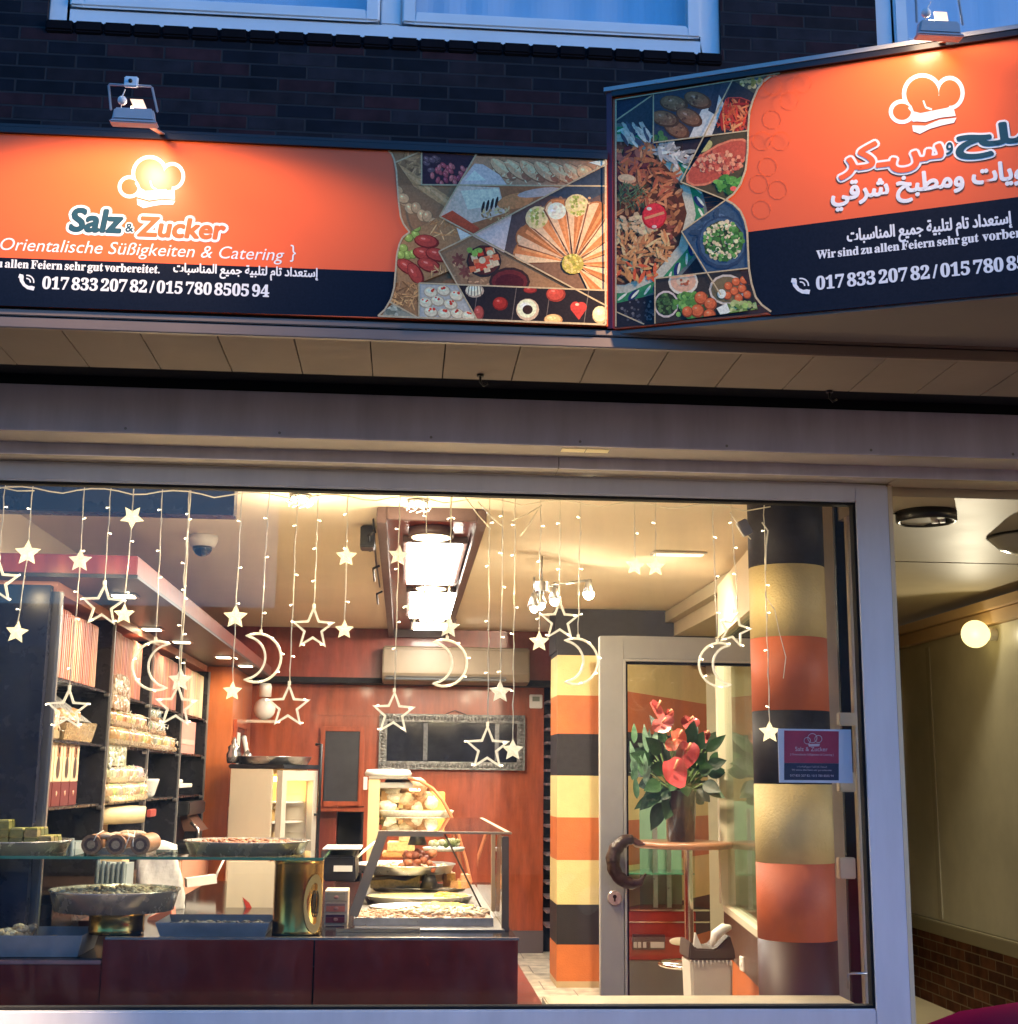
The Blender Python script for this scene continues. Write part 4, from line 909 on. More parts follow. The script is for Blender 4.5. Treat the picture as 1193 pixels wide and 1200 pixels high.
# ------------------------------------------------------------------ FLOODLIGHTS
def flood(px, py, Y, foot, sgn, label, s, aim, hot, hdir, tilt, pw):
    c = at(px, py, Y); t = thing('floodlight', label, 'floodlight', c, 'floodlights on arms above the signs')
    f = Vector(foot); k = s
    M_fl = mat('grey floodlight housing', (.42,.42,.45), .35, vary=.1); M_fw = mat('white tag', (.75,.75,.75), .4)
    # frame tilts: upper edge leans to the viewer
    def P(x, y, z): return c+Vector((x*k, y*k, z*k))
    b = MB()
    b.hexa([P(-.5,-.12,-.42), P(.52,-.12,-.42), P(.52,.12,-.46), P(-.5,.12,-.46), P(-.44,-.16,-.12), P(.46,-.16,-.12), P(.46,.10,-.12), P(-.44,.10,-.12)])
    b.build('housing', M_fl, t, .006)
    MB().hexa([P(-.53,-.16,-.50), P(.56,-.16,-.50), P(.56,.14,-.50), P(-.53,.14,-.50), P(-.53,-.16,-.425), P(.56,-.16,-.425), P(.56,.14,-.425), P(-.53,.14,-.425)]).build('lower_rim', M_fl, t, .004)
    b = MB(); th_ = .055*k
    for p, q in ((P(-.52,-.1,-.2),P(-.58,-.26,.38)), (P(-.58,-.26,.38),P(.42,-.26,.38)), (P(.42,-.26,.38),P(.56,-.1,-.2))): b.bar(p, q, th_, th_, (0,1,0))
    b.build('frame', M_fl, t, .003)
    b = MB(); b.box(*(v for v in (P(-.2,0,0).x, P(.12,0,0).x, P(0,-.40,0).y, P(0,-.30,0).y, P(0,0,.28).z, P(0,0,.55).z))); b.build('junction_box', M_fw, t, .004)
    b = MB(); b.ball(P(-.05,-.41,.42), .05*k); b.build('screw', M_dark, t)
    # lit reflector and bulb
    b = MB(); b.hexa([P(.0,.05,-.10), P(.30,.05,-.10), P(.30,.09,-.10), P(.0,.09,-.10), P(-.10,-.10,.12), P(.20,-.10,.12), P(.20,-.06,.12), P(-.10,-.06,.12)])
    b.build('reflector', lamp_mat('lit reflector', (1,.62,.36), .32, False), t)
    b = MB(); b.tube([P(-.12,.16,.0), P(.2,.16,.02)], .06*k, 8); b.build('bulb', lamp_mat('flood bulb', (1,.82,.6), hot, False), t)
    b = MB(); b.tube([P(-.30,-.05,-.1), P(-.3,-.1,.12), P(-.2,-.2,.3)], .015*k, 5); b.ball(P(-.28,-.08,.08), .11*k); b.build('cable', M_fw, t)
    b = MB(); b.bar(P(.34,.05,-.46), f+Vector((.02,0,0)), .13*k, .03*k, (0,1,0)); b.build('bracket', mat('zinc bracket', (.55,.5,.42), .35, .6), t)
    l = bpy.data.lights.new('flood_spot', 'SPOT'); l.color = (1,.72,.46); l.energy = 42*pw; l.spot_size = R(tilt[1]); l.spot_blend = .8; l.shadow_soft_size = .045
    l.use_nodes = True; ln = l.node_tree; em = ln.nodes['Emission']; fo = ln.nodes.new('ShaderNodeLightFalloff')   # wide asymmetric reflector: even spread over the sign
    fo.inputs['Strength'].default_value = 1.0; ln.links.new(fo.outputs['Constant'], em.inputs['Strength'])
    lo = bpy.data.objects.new('flood_spot', l); COL.objects.link(lo); lo.parent = t
    lp = Vector((-.18*k, .26*k, .02*k)); lo.location = lp
    d = Vector((hdir[0], hdir[1], -math.tan(R(tilt[0])))); lo.scale = (3.5, 1, 1); lo.rotation_euler = d.to_track_quat('-Z', 'Y').to_euler()
    return t
fu, fv = SL.S(184,152)
flood(158, 124, 4.34, SL.W(SL.S(184,160)[0], zt0+.01, -.02), 1, 'lit grey floodlight on a short arm above the German sign', .145, SL.W(SL.S(170,255)[0], SL.S(170,255)[1]), 10, -SL.N, (36, 92), 1)
u_, v_ = SR.S(1100,130)
flood(1098, 22, 4.08, SR.W(SR.S(1090,56)[0], SRt+.012, -.02), 1, 'lit grey floodlight on a short arm above the Arabic sign', .150, SR.W(SR.S(1085,180)[0], SR.S(1085,180)[1]), 10, -SR.N, (50, 118), 1.7)

# =================================================================== CEILING LIGHT BOX
t = thing('ceiling_light', 'long coffered light box with three glowing white panels on the ceiling', 'ceiling light', (.15, 10, 2.97))
xa, xb, ya, yb = -.17, .40, 6.85, 12.7
b = MB(); M_fx = mat('dark fixture wood', (.10,.06,.055), .4, vary=.2)
b.box(xa, xa+.05, ya, yb, 2.885, 2.968); b.box(xb-.05, xb, ya, yb, 2.885, 2.968); b.box(xa+.05, xb-.05, ya, ya+.04, 2.905, 2.968); b.box(xa+.05, xb-.05, yb-.05, yb, 2.885, 2.968)
b.build('frame', M_fx, t, .004)
MB().box(xa+.05, xb-.05, ya+.05, yb-.05, 2.955, 2.967).build('inner_board', M_woodd, t)
M_panel = lamp_mat('light panel glow', (1,.93,.78), 15.0)
M_disc = lamp_mat('downlight glow', (1,.78,.42), 3.0)
for i, (p0, p1, q) in enumerate(((640,685,(478,640,542,640)), (697,725,(481,697,535,697)), (732,754,(485,732,531,732)))):
    y0 = atz(503,p0,2.9).y; y1 = atz(503,p1,2.9).y; x0 = atz(q[0],q[1],2.9).x; x1 = atz(q[2],q[3],2.9).x
    y1 = min(y1, 12.15)
    fr = MB(); fr.box(x0-.03, x1+.03, y0-.03, y1+.03, 2.915, 2.954); f = fr.build('panel_frame', M_fx, t, .004)
    MB().box(x0, x1, y0, y1, 2.900, 2.914).build('light_panel', M_panel, f)
for px, py in ((505,630),(505,690),(506,727)):
    c = atz(px, py, 2.9); c.x = .12 if c.x < .12 else c.x
    f = MB().lathe([(.0,.05),(.125,.05),(.125,.0),(.105,.0),(.105,.01),(0,.01)], c, 32).build('downlight_ring', M_fx, t)
    MB().lathe([(.0,.008),(.104,.008),(.104,-.004),(0,-.008)], c, 32).build('downlight_disc', M_disc, f)
b = MB()
for k, px in enumerate((470,463,466)): b.tube([(xa-.01, 7.2+k*1.2, 2.9), (xa-.05, 7.2+k*1.2, 2.88), (xa-.05, 7.6+k*1.2, 2.86)], .008, 5)
b.tube([(xa-.02,7.0,2.93),(xa-.03,8.2,2.90),(xa-.03,9.6,2.93)], .006, 5)
b.build('cable', M_dark, t)
b = MB(); b.box(xa-.10, xa-.02, 7.35, 7.5, 2.84, 2.96); b.build('transformer', M_dark, t, .006)

# ceiling downlights near the window
def add_light(kind, loc, e, col=WARM, size=.05, ang=120, blend=.6, aim=(0,0,-1), parent=None, wide=False):
    l = bpy.data.lights.new('lamp_light', kind); l.color = col; l.energy = e; l.shadow_soft_size = size
    o = bpy.data.objects.new('lamp_light', l); COL.objects.link(o); o.location = loc
    if kind == 'SPOT': l.spot_size = R(ang); l.spot_blend = blend; o.rotation_euler = Vector(aim).to_track_quat('-Z', 'Y').to_euler()
    if parent: o.parent = parent; o.location = Vector(loc)-parent.location
    if wide:
        l.use_nodes = True; n_ = l.node_tree; f_ = n_.nodes.new('ShaderNodeLightFalloff'); f_.inputs['Strength'].default_value = 1
        n_.links.new(f_.outputs['Linear'], n_.nodes['Emission'].inputs['Strength'])
    return o
M_hot = lamp_mat('hot bulb', (1,.85,.55), 10, False)
for (px, py), lab in (((352,581), 'bright small ceiling spot above the left hanging stars'), ((490,587), 'bright small ceiling spot in front of the light box')):
    c = atz(px, py, 2.965); t = thing('ceiling_spot', lab, 'spotlight', c, 'ceiling spots behind the window')
    MB().lathe([(0,0),(.05,0),(.055,-.006),(.042,-.012),(.04,-.006),(0,-.006)], c, 24).build('ring', M_steel, t)
    MB().lathe([(0,-.008),(.036,-.008),(.03,-.022),(0,-.026)], c, 20).build('bulb', M_hot, t)
    b = MB()
    for k in range(9):
        a = k*.7; b.tube([c+Vector((.04*math.cos(a),.04*math.sin(a),-.01)), c+Vector((.07*math.cos(a+.4),.07*math.sin(a+.4),-.035)), c+Vector((.055*math.cos(a+1),.055*math.sin(a+1),-.05))], .0035, 5)
    b.build('crystal_petal', M_white2, t)
    add_light('SPOT', c+Vector((0,0,-.04)), 40, ang=150, parent=t); add_light('POINT', c+Vector((0,0,-.20)), 2.2, size=.02, parent=t)
c = atz(795,648,2.966); t = thing('ceiling_spot', 'added oblong glow above the glass door, lighting the space behind it', 'spotlight', c)  # added lamp where the ceiling only mirrors light; brightens behind the door
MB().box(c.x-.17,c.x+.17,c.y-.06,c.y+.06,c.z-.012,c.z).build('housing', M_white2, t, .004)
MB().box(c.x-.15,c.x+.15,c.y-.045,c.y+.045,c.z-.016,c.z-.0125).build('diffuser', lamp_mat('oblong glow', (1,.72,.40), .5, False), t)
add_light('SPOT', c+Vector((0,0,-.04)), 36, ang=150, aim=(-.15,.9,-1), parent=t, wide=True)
# spotlight rail
t = thing('spotlight_rail', 'ceiling rail with three glowing spotlights left of the glass door', 'spotlight', at(655,668,8.5))
p, q = at(634,687,8.3), at(690,680,8.7)
b = MB(); b.tube([p, q], .009, 8); b.build('rail', M_steel, t)
pm = at(635,686,8.3); b = MB(); b.cyl(pm+Vector((0,0,.02)), pm+Vector((0,0,-.04)), .05, .05); b.tube([pm, Vector((pm.x,pm.y,2.968))], .006); b.build('base', M_steel, t)
for px, py, Y, r_ in ((690,694,8.7,.038),(650,702,8.45,.032),(633,707,8.3,.032),(626,711,8.25,.026)):
    c = at(px, py, Y); r2 = MB(); top = Vector((c.x, c.y, (p.z+q.z)/2))
    r2.lathe([(.0,.09),(.018,.085),(.026,.05),(.042,.0),(.040,-.002)], c, 20); r2.tube([top, c+Vector((0,0,.08))], .006, 6); h = r2.build('spot_head', M_steel, t)
    MB().ball(c+Vector((0,0,-.012)), r_, 16, 10).build('bulb', M_hot, h)
    add_light('POINT', c+Vector((0,-.02,-.06)), .8, size=.02, parent=t)
# dome camera
c = atz(238,628,2.968)
t = thing('dome_camera', 'white ceiling dome camera with black eye', 'security camera', c)
MB().lathe([(0,0),(.085,0),(.085,-.03),(.07,-.065),(.0,-.065)], c, 32).build('housing', M_white2, t)
MB().lathe([(.058,-.0655),(.056,-.085),(.04,-.108),(.018,-.12),(0,-.123)], c, 28).build('dome', mat('smoked dome', (.01,.01,.013), .05, coat=1), t)
# air conditioner
p, q = at(449,757,12.55), at(620,803,12.55)
t = thing('air_conditioner', 'wide beige wall air conditioner under the light box', 'air conditioner', (p.x, 12.7, q.z))
pr_ = [(12.72,q.z),(12.50,q.z+.02),(12.47,q.z+.09),(12.49,p.z-.02),(12.52,p.z),(12.72,p.z)]
b = MB(); b.prism([(p.x,y,z) for y, z in pr_], (q.x-p.x,0,0)); b.build('body', mat('yellowed plastic', (.17,.125,.08), .45, vary=.06), t, .012)
MB().box(p.x+.03, q.x-.22, 12.462, 12.48, q.z+.028, q.z+.05).build('air_slot', M_dark, t)
MB().box(p.x+.03, q.x-.22, 12.462, 12.48, q.z+.058, q.z+.064).build('air_slot', M_dark, t)
MB().box(p.x+.02, q.x-.02, 12.468, 12.48, q.z+.10, q.z+.106).build('panel_seam', mat('brown seam',(.2,.14,.09),.5), t)
# mirror
p, q = at(445,836,12.93), at(615,903,12.93)
t = thing('wall_mirror', 'wide dark mirror in ornate silver frame on the red wall', 'mirror', (p.x, 12.95, q.z))
x0, x1, z0, z1 = p.x, q.x, q.z, p.z; w = .075
M_sil = mat('ornate silver', (.17,.165,.155), .3, .6, vary=.5, vscale=30, bump=1.0, bscale=45)
b = MB(); b.box(x0,x0+w,12.93,12.985,z0,z1); b.box(x1-w,x1,12.93,12.985,z0,z1); b.box(x0+w,x1-w,12.93,12.985,z1-w,z1); b.box(x0+w,x1-w,12.93,12.985,z0,z0+w)
n_ = int((x1-x0)/.032)
for i in range(n_):
    for zc in (z0+w/2, z1-w/2): b.ball((x0+.016+i*.032, 12.928, zc), .013, 6, 4, (1,.6,1.6))
for i in range(int((z1-z0)/.032)):
    for xc in (x0+w/2, x1-w/2): b.ball((xc, 12.928, z0+.016+i*.032), .013, 6, 4, (1.6,.6,1))
b.build('frame', M_sil, t)
MB().box(x0+w,x1-w,12.955,12.965,z0+w,z1-w).build('mirror_glass', mat('dark mirror', (.010,.011,.018), .05, .0, vary=.4, vscale=5, coat=.3), t)
for k in range(2):
    b = MB(); xx = x0+.22+k*.75
    b.box(xx+(.13 if k else .2), xx+(.17 if k else .24), 12.952, 12.955, z0+w+.01, z1-w-.01)
    for j in range(0): b.ball((xx+random.gauss(0,.05)+(.15 if k else .22), 12.953, z0+w+random.uniform(0,z1-z0-2*w)), random.uniform(.006,.014), 5, 3, (1,.3,1))
    b.build('etched_ornament', mat('etched silver', (.10,.10,.105), .3, vary=.6, vscale=40), t)
b = MB(); b.tube([((x0+x1)/2-.07,12.95,z1),((x0+x1)/2+.02,12.96,z1+.04),((x0+x1)/2+.13,12.95,z1)], .004); b.build('hanger', M_dark, t)
# thermostat
p = at(628,822,12.98); t = thing('thermostat', 'small white square thermostat on the red wall', 'thermostat', p)
MB().box(p.x-.062,p.x+.062,12.965,12.998,p.z-.065,p.z+.065).build('case', M_white2, t, .006); MB().box(p.x-.035,p.x+.035,12.961,12.968,p.z-.0,p.z+.045).build('display', mat('grey lcd',(.22,.25,.2),.3), t)
# blackboard
p, q = at(376,851,12.95), at(425,945,12.95); w = .045
t = thing('blackboard', 'narrow upright blackboard in cherry wood frame on the back wall', 'blackboard', (p.x,12.95,q.z))
x0, x1, z0, z1 = p.x, q.x, q.z, p.z; b = MB()
b.box(x0,x0+w,12.95,12.984,z0,z1); b.box(x1-w,x1,12.95,12.984,z0,z1); b.box(x0+w,x1-w,12.95,12.984,z1-w,z1); b.box(x0+w,x1-w,12.95,12.984,z0,z0+w); b.build('frame', M_wood, t, .005)
MB().box(x0+w,x1-w,12.97,12.983,z0+w,z1-w).build('slate', mat('slate', (.022,.022,.028), .35, vary=.15), t)
p = at(428,918,12.98); q = MB(); q.box(p.x-.02,p.x+.02,12.97,12.998,p.z-.06,p.z+.06); tag(q.build('light_switch', M_white2, None, .004, None, p), 'small white double light switch beside the blackboard', 'light switch')

# =================================================================== DARK SHELVING ON THE LEFT
XS = -1.62
M_shelf = mat('black shelf board', (.018,.018,.022), .25, vary=.1); M_postm = mat('grey shelf upright', (.13,.13,.145), .35, .3)
t = thing('wall_shelf', 'tall dark wall shelving with lit red cornice along the left wall', 'shelving', (XS, 9, 0))
PY = [6.39, 7.58, 8.77, 10.02, 11.30]; SZ = [1.298, 1.44, 1.752, 2.04]
MB().box(-2.09, -2.07, 6.3, 11.34, 0, 2.44).build('back_panel', M_navy, t)
for y in PY: MB().box(-2.065, XS, y-.022, y+.022, .0, 2.43).build('upright', M_postm if y < 6.5 else M_shelf, t, .003)
for y in PY: MB().box(XS+.0005, XS+.012, y-.014, y+.014, .0, 2.43).build('edge_strip', mat('steel edge', (.30,.29,.28), .3, .6), t)
for i in range(4):
    for z in (1.44, 1.752, 2.04):
        s = MB().box(-2.06, XS-.01, PY[i]+.024, PY[i+1]-.024, z-.012, z).build('shelf_board', M_shelf, t)
        q = MB(); q.cyl((XS-.02, PY[i+1]-.03, z-.02), (XS+.006, PY[i+1]-.03, z-.02), .012, n=12); q.build('bracket', M_steel, s)
MB().box(-2.06, XS+.1, PY[0]+.024, PY[4]-.024, 1.02, 1.06).build('counter_board', mat('dark worktop', (.04,.025,.02), .2), t)
MB().box(-2.06, XS+.06, PY[0]+.024, 8.7, .1, 1.019).build('base_cabinet', M_shelf, t)
for i, (y0, y1) in enumerate(((8.72,9.9),(9.92,11.28))):
    d = MB().box(-2.06, XS+.08, y0, y1, .1, 1.019).build('cabinet_door', mat('terracotta laminate', (.62,.30,.19), .4, vary=.05), t, .004)
    q = MB(); yc = atx(227,1061,XS+.085).y if i == 0 else 10.6; zc = atx(227,1061,XS+.085).z
    if i == 0:
        for o in (-.03,.03):
            q.tube([(XS+.084, yc+o+.055*math.cos(a)*(1), zc+.11*math.sin(a)) for a in np.linspace(0,2*math.pi,20)[:-1]], .006, 5, True)
        q.build('almond_emblem', mat('brown emblem', (.22,.08,.04), .4), d)
# end panel left
MB().box(-2.65, XS-.025, 6.30, 6.355, 0, 2.45).build('end_panel', M_navy, t)
XC = -1.25
b = MB(); b.box(-2.09, XC, 6.26, 12.8, 2.50, 2.59); cb = b.build('cornice', M_woodd, t, .004)
MB().box(-2.09, XC+.006, 6.25, 12.8, 2.482, 2.4995).build('cornice_edge', M_dark, t)
MB().box(-2.09, XS-.02, 6.4, 11.33, 2.432, 2.4815).build('pelmet', mat('pink backboard', (.60,.27,.19), .4, vary=.1), t)
MB().box(-2.068, -2.06, 6.42, 11.28, 2.06, 2.43).build('upper_backboard', mat('pink backboard'), t)
M_dlt = lamp_mat('cornice spot glow', (1,.82,.52), 5, False)
for px, py in ((145,698),(178,737),(213,752),(262,770),(288,780)):
    c = atz(px, py, 2.478)
    r2 = MB().box(c.x-.07, c.x+.07, c.y-.07, c.y+.07, 2.474, 2.4815).build('downlight', M_steel, t, .003)
    MB().box(c.x-.05, c.x+.05, c.y-.05, c.y+.05, 2.470, 2.4738).build('glow', M_dlt, r2)
    add_light('SPOT', c+Vector((0,0,-.03)), 2.8, ang=130, aim=(-.25,0,-1), parent=t)
# tall cherry cabinet at the end
t = thing('tall_cabinet', 'tall orange cherry cabinet with hatch frame at the end of the shelving', 'cabinet', (-1.7, 12, 0))
MB().box(-2.09, -1.42, 11.36, 12.74, 0, 2.48).build('body', mat('bright cherry wood', (.50,.13,.035), .3, vary=.25, vscale=4, vstretch=(3,3,.5), coat=.3), t, .004)
ya, yb = 11.45, 12.25; za, zb_ = atx(275,940,-1.415).z, atx(275,843,-1.415).z
b = MB(); w = .06
b.box(-1.419,-1.39,ya,ya+w,za,zb_); b.box(-1.419,-1.39,yb-w,yb,za,zb_); b.box(-1.419,-1.39,ya+w,yb-w,zb_-w,zb_); b.box(-1.419,-1.39,ya+w,yb-w,za,za+w)
f = b.build('hatch_frame', M_wood, t, .004)
MB().box(-1.4185,-1.408,ya+w,yb-w,za+w,zb_-w).build('dark_glass', mat('dark hatch glass', (.03,.022,.03), .1), f)
b = MB(); b.box(-1.4075,-1.404,11.6,11.85,zb_-.28,zb_-.1); b.build('paper_note', M_white2, f); b = MB(); b.box(-1.4075,-1.404,11.53,11.66,zb_-.68,zb_-.5); b.build('paper_note', M_white2, f)
b = MB(); b.tube([(-1.385,11.95,za+.55),(-1.37,12.08,za+.42),(-1.38,11.98,za+.28),(-1.385,12.02,za+.10)], .022, 8); b.build('paper_roll', M_white2, f)
MB().box(-1.419,-1.412,11.38,12.4,0,za-.03).build('lower_panel', mat('pale pink laminate', (.62,.40,.27), .4), t)
b = MB(); b.box(-1.42,-1.15,12.35,12.6,2.06,2.085); b.build('side_shelf', M_greyl, t)
p = Vector((-1.27,12.45,2.087)); q = MB(); q.ball(p+Vector((0,0,.10)), .10, 16, 10, (1,1,1)); q.lathe([(.0,.21),(.055,.21),(.06,.30),(.05,.33),(0,.33)], p, 18); tag(q.build('white_jar', M_porc, None, 0, None, p), 'round white jar on the small shelf beside the tall cabinet', 'jar')

# ------------------------------------------------------------------ goods on the shelving
PINK = [(.60,.24,.17), (.54,.20,.14), (.64,.30,.21), (.48,.17,.12)]
M_pink = mat('striped pink carton', attr=True, rough=.4, vary=.08, vscale=25)
def book_box(y0, y1, z0, z1, x, label, grp, base, cream=False):
    b = MB(); cols = [(.72,.55,.36), (.66,.48,.30)] if cream else PINK
    b.box(-2.0, x, y0, y1, z0, z1, random.choice(cols))
    n = 4
    for k in range(n):
        ya = y0+(y1-y0)*(k+.1)/n; yb2 = y0+(y1-y0)*(k+.9)/n; c = random.choice(cols)
        b.box(x, x+.004, ya, yb2, z0+.004, z1-.004, tuple(v*random.uniform(.85,1.2) for v in c))
    o = b.build('gift_box', M_pink, None, .002, None, (x, (y0+y1)/2, z0)); return tag(o, label, 'gift box', grp)
ordn = ['first', 'second', 'third', 'last']
for i in range(4):
    n = 6 if i < 3 else 5
    ya = PY[i]+.05; yb2 = PY[i]+(.95 if i == 0 else 1.0 if i == 1 else 1.16 if i == 2 else 1.2)
    for k in range(n):
        y0 = ya+(yb2-ya)*k/n; cr_ = (i == 3 and k > 1)
        book_box(y0+.003, y0+(yb2-ya)/n-.003, 2.041, 2.041+random.choice((.325,.33,.335))+(.02 if i else 0), XS-.03, 'tall %s gift box in the top row of the %s shelf bay' % ('cream' if cr_ else 'pink striped', ordn[i]), 'gift boxes in the top row of the shelving', 2, cr_)
# packs of sweets in clear film
SW = [(.62,.42,.22), (.70,.54,.34), (.50,.28,.13), (.74,.62,.44), (.55,.34,.18), (.66,.50,.25)]
def film_pack(y0, y1, z0, z1, x0, x1, label, grp, round_=False, cols=SW, parent=None):
    """a tray of sweets bulging through clear wrap"""
    t = thing('sweets_pack', label, 'sweets pack', ((x0+x1)/2, (y0+y1)/2, z0), grp)
    MB().box(x0+.01, x1-.005, y0+.01, y1-.01, z0, z0+(z1-z0)*.35, (.5,.4,.25)).build('tray', M_pack, t, .008)
    b = MB(); ny = max(2, int((y1-y0)/.085)); nz = max(1, int((z1-z0)/.08)); nx = max(2, int((x1-x0)/.09))
    for k in range(nz):
        for i in range(ny):
            for j in range(nx):
                if j < nx-1 and k < nz-1 and 0 < i < ny-1: continue
                c = random.choice(cols)
                b.ball((x0+(j+.5)*(x1-x0)/nx, y0+(i+.5)*(y1-y0)/ny, z0+.02+(k+.5)*(z1-z0-.02)/nz), .047, 8, 5, (1,(y1-y0)/ny/.095,(z1-z0)/nz/.095), tuple(v*random.uniform(.7,1.25) for v in c), .09)
    b.build('sweets', M_pack, t)
    # wrinkled clear wrap: thin crests
    w = MB()
    for _ in range(12):
        y = random.uniform(y0, y1); z = random.uniform(z0+.02, z1); w.tube([(x1+.004, y, z), (x1+.009, y+random.uniform(-.03,.03), z+random.uniform(-.02,.02)), (x1+.003, y+random.uniform(-.06,.06), z+random.uniform(-.03,.03))], .0022, 4)
    for _ in range(10):
        y = random.uniform(y0, y1); w.tube([(x0+.05, y, z1+.012), ((x0+x1)/2, y+random.uniform(-.03,.03), z1+.018), (x1, y+random.uniform(-.03,.03), z1-.01)], .0025, 4)
    w.build('film_fold', mat('film highlight', (.8,.76,.66), .4), t)
    return t
G1 = 'film wrapped sweets packs on the shelving'
XF = XS-.03
film_pack(6.43,6.72,1.754,1.90,-1.95,XF,'crumpled clear pack of sweets on the first bay middle shelf beside a basket',G1)
t = thing('gift_basket', 'small silver gift basket on the middle shelf of the first bay', 'gift basket', (-1.75,6.95,1.753), None)
b = MB(); b.hexa([(-1.92,6.75,1.753),(XF,6.75,1.753),(XF,7.36,1.753),(-1.92,7.36,1.753),(-1.95,6.73,1.84),(XF+.02,6.73,1.84),(XF+.02,7.40,1.86),(-1.95,7.40,1.86)], (.34,.26,.14)); b.build('tray', M_pack, t, .006)
b = MB()
for k in range(16): b.ball((random.uniform(-1.85,XF-.02), random.uniform(6.8,7.2), 1.86+random.uniform(0,.05)), random.uniform(.03,.055), 8, 5, (1,1,.8), random.choice(SW), .12)
b.add([(XF,6.78,1.86),(XF-.25,6.78,1.86),(XF-.12,6.95,2.0),(XF,7.34,1.86)], [(0,1,2),(0,2,3),(1,3,2)], (.55,.54,.52)); b.build('sweets', M_pack, t)
# bottle boxes on the lower shelf of bay one
for k in range(4):
    y0 = 6.45+k*.168; x = XF; z0 = 1.441
    t = thing('bottle_box', 'cream and maroon bottle box with dark bottle print on the lower shelf', 'bottle box', (x, y0, z0), 'bottle boxes in the first bay')
    b = MB(); b.box(x-.15, x, y0, y0+.16, z0, z0+.115, (.14,.018,.02)); b.box(x-.15, x, y0, y0+.16, z0+.1152, z0+.30, (.72,.54,.34)); b.build('carton', M_box, t, .003)
    b = MB(); yc = y0+.08
    b.add([(x+.002, yc+.032*math.cos(a), z0+.175+.055*math.sin(a)*(1.15 if math.sin(a)>0 else .8)) for a in np.linspace(0,2*math.pi,20)[:-1]], [tuple(range(19))], (.07,.04,.03))
    b.box(x, x+.002, yc-.03, yc+.03, z0+.235, z0+.295, (.30,.13,.06)); b.box(x, x+.002, yc-.012, yc+.012, z0+.25, z0+.28, (.08,.03,.03)); b.ball((x+.001,yc,z0+.06), .014, 8, 5, (.2,1,1), (.55,.3,.2)); b.build('bottle_print', M_box, t)
    if k == 0: continue
film_pack(6.40,6.52,1.75-.001,1.86,-1.80,XF,'short film wrapped pack at the front end of the first bay',G1) if False else None
# bay two: domed film packs and stacks
for (z0, lab) in ((1.754,'upper'),(1.442,'lower')):
    cols = SW if z0 > 1.6 else [(.66,.58,.34),(.60,.50,.28),(.72,.66,.48),(.52,.40,.24)]
    film_pack(7.62,8.74,z0,z0+.10,-1.95,XF+.07,'bottom film pack of sweets on the %s shelf of the second bay'%lab,G1,cols=cols)
    film_pack(7.62,8.70,z0+.105,z0+.195,-1.95,XF+.06,'second film pack from the bottom on the %s shelf of the second bay'%lab,G1,cols=cols)
    t = thing('sweets_pouch', 'rounded upright film pouch atop the packs on the %s shelf'%lab, 'sweets pouch', (XF-.1,7.85,z0+.19), G1)
    b = MB(); n = 18; prof = []
    for a in np.linspace(0, math.pi, 13): prof.append((7.87-.24*math.copysign(abs(math.cos(a))**.6, math.cos(a)), z0+.2+.20*math.sin(a)**.55))
    b.prism([(XF-.16,y,z) for y, z in prof], (.20,0,0), (.66,.55,.42) if z0 > 1.6 else (.56,.56,.40))
    for _ in range(70):
        y, z = random.uniform(7.65,8.05), random.uniform(z0+.2,z0+.38); b.ball((XF+.042,y,z), random.uniform(.012,.026), 6, 4, (.4,1,1), random.choice([(.72,.6,.48),(.5,.32,.22),(.8,.74,.62),(.6,.42,.34)] if z0 > 1.6 else [(.62,.62,.46),(.44,.46,.30),(.7,.7,.6)]))
    b.build('pouch', M_pack, t, .0)
# bay three, middle shelf
film_pack(8.82,9.85,1.754,1.85,-1.95,XF+.05,'long film pack of sweets on the third bay middle shelf',G1,cols=[(.55,.40,.22),(.42,.30,.18),(.62,.52,.36)])
film_pack(8.85,9.5,1.852,1.94,-1.95,XF+.03,'short film pack stacked on the long one in the third bay',G1,cols=[(.50,.44,.34),(.36,.32,.24),(.6,.56,.44)])
film_pack(8.86,9.36,1.942,2.02,-1.95,XF+.02,'silvery top film pack in the third bay',G1,cols=[(.42,.42,.38),(.30,.31,.29),(.56,.55,.48)])
b = MB(); b.lathe([(.0,0),(.075,0),(.09,.04),(.088,.05),(.0,.05)], (XF-.1,9.62,1.845), 24, (.6,.2,.1)); tag(b.build('round_tin', M_box, None, 0, None, (XF-.1,9.62,1.845)), 'round orange tin leaning on the third bay packs', 'tin')
# bay three lower shelf cup, bay two leftover carton
b = MB(); t = thing('coffee_cup', 'white coffee cup on its own on the third bay lower shelf', 'cup', (XF-.08,9.42,1.441))
b.lathe([(.0,.004),(.045,.0),(.06,.02),(.085,.11),(.088,.125),(.083,.125),(.078,.11),(.05,.02),(0,.015)], (XF-.08,9.42,1.441), 28); b.build('bowl', M_porc, t)
b = MB(); b.tube([(XF-.08,9.42-.08-.045*math.sin(a)*1.0, 1.441+.07+.035*math.cos(a)) for a in np.linspace(.2,2.9,10)], .008, 6); b.build('handle', M_porc, t)
q = MB(); q.box(XF-.14, XF, 8.62, 8.74, 1.442, 1.62, (.55,.47,.30)); tag(q.build('small_carton', M_box, None, .004, None, (XF,8.68,1.442)), 'small yellowish carton squeezed beside the second bay packs', 'carton')
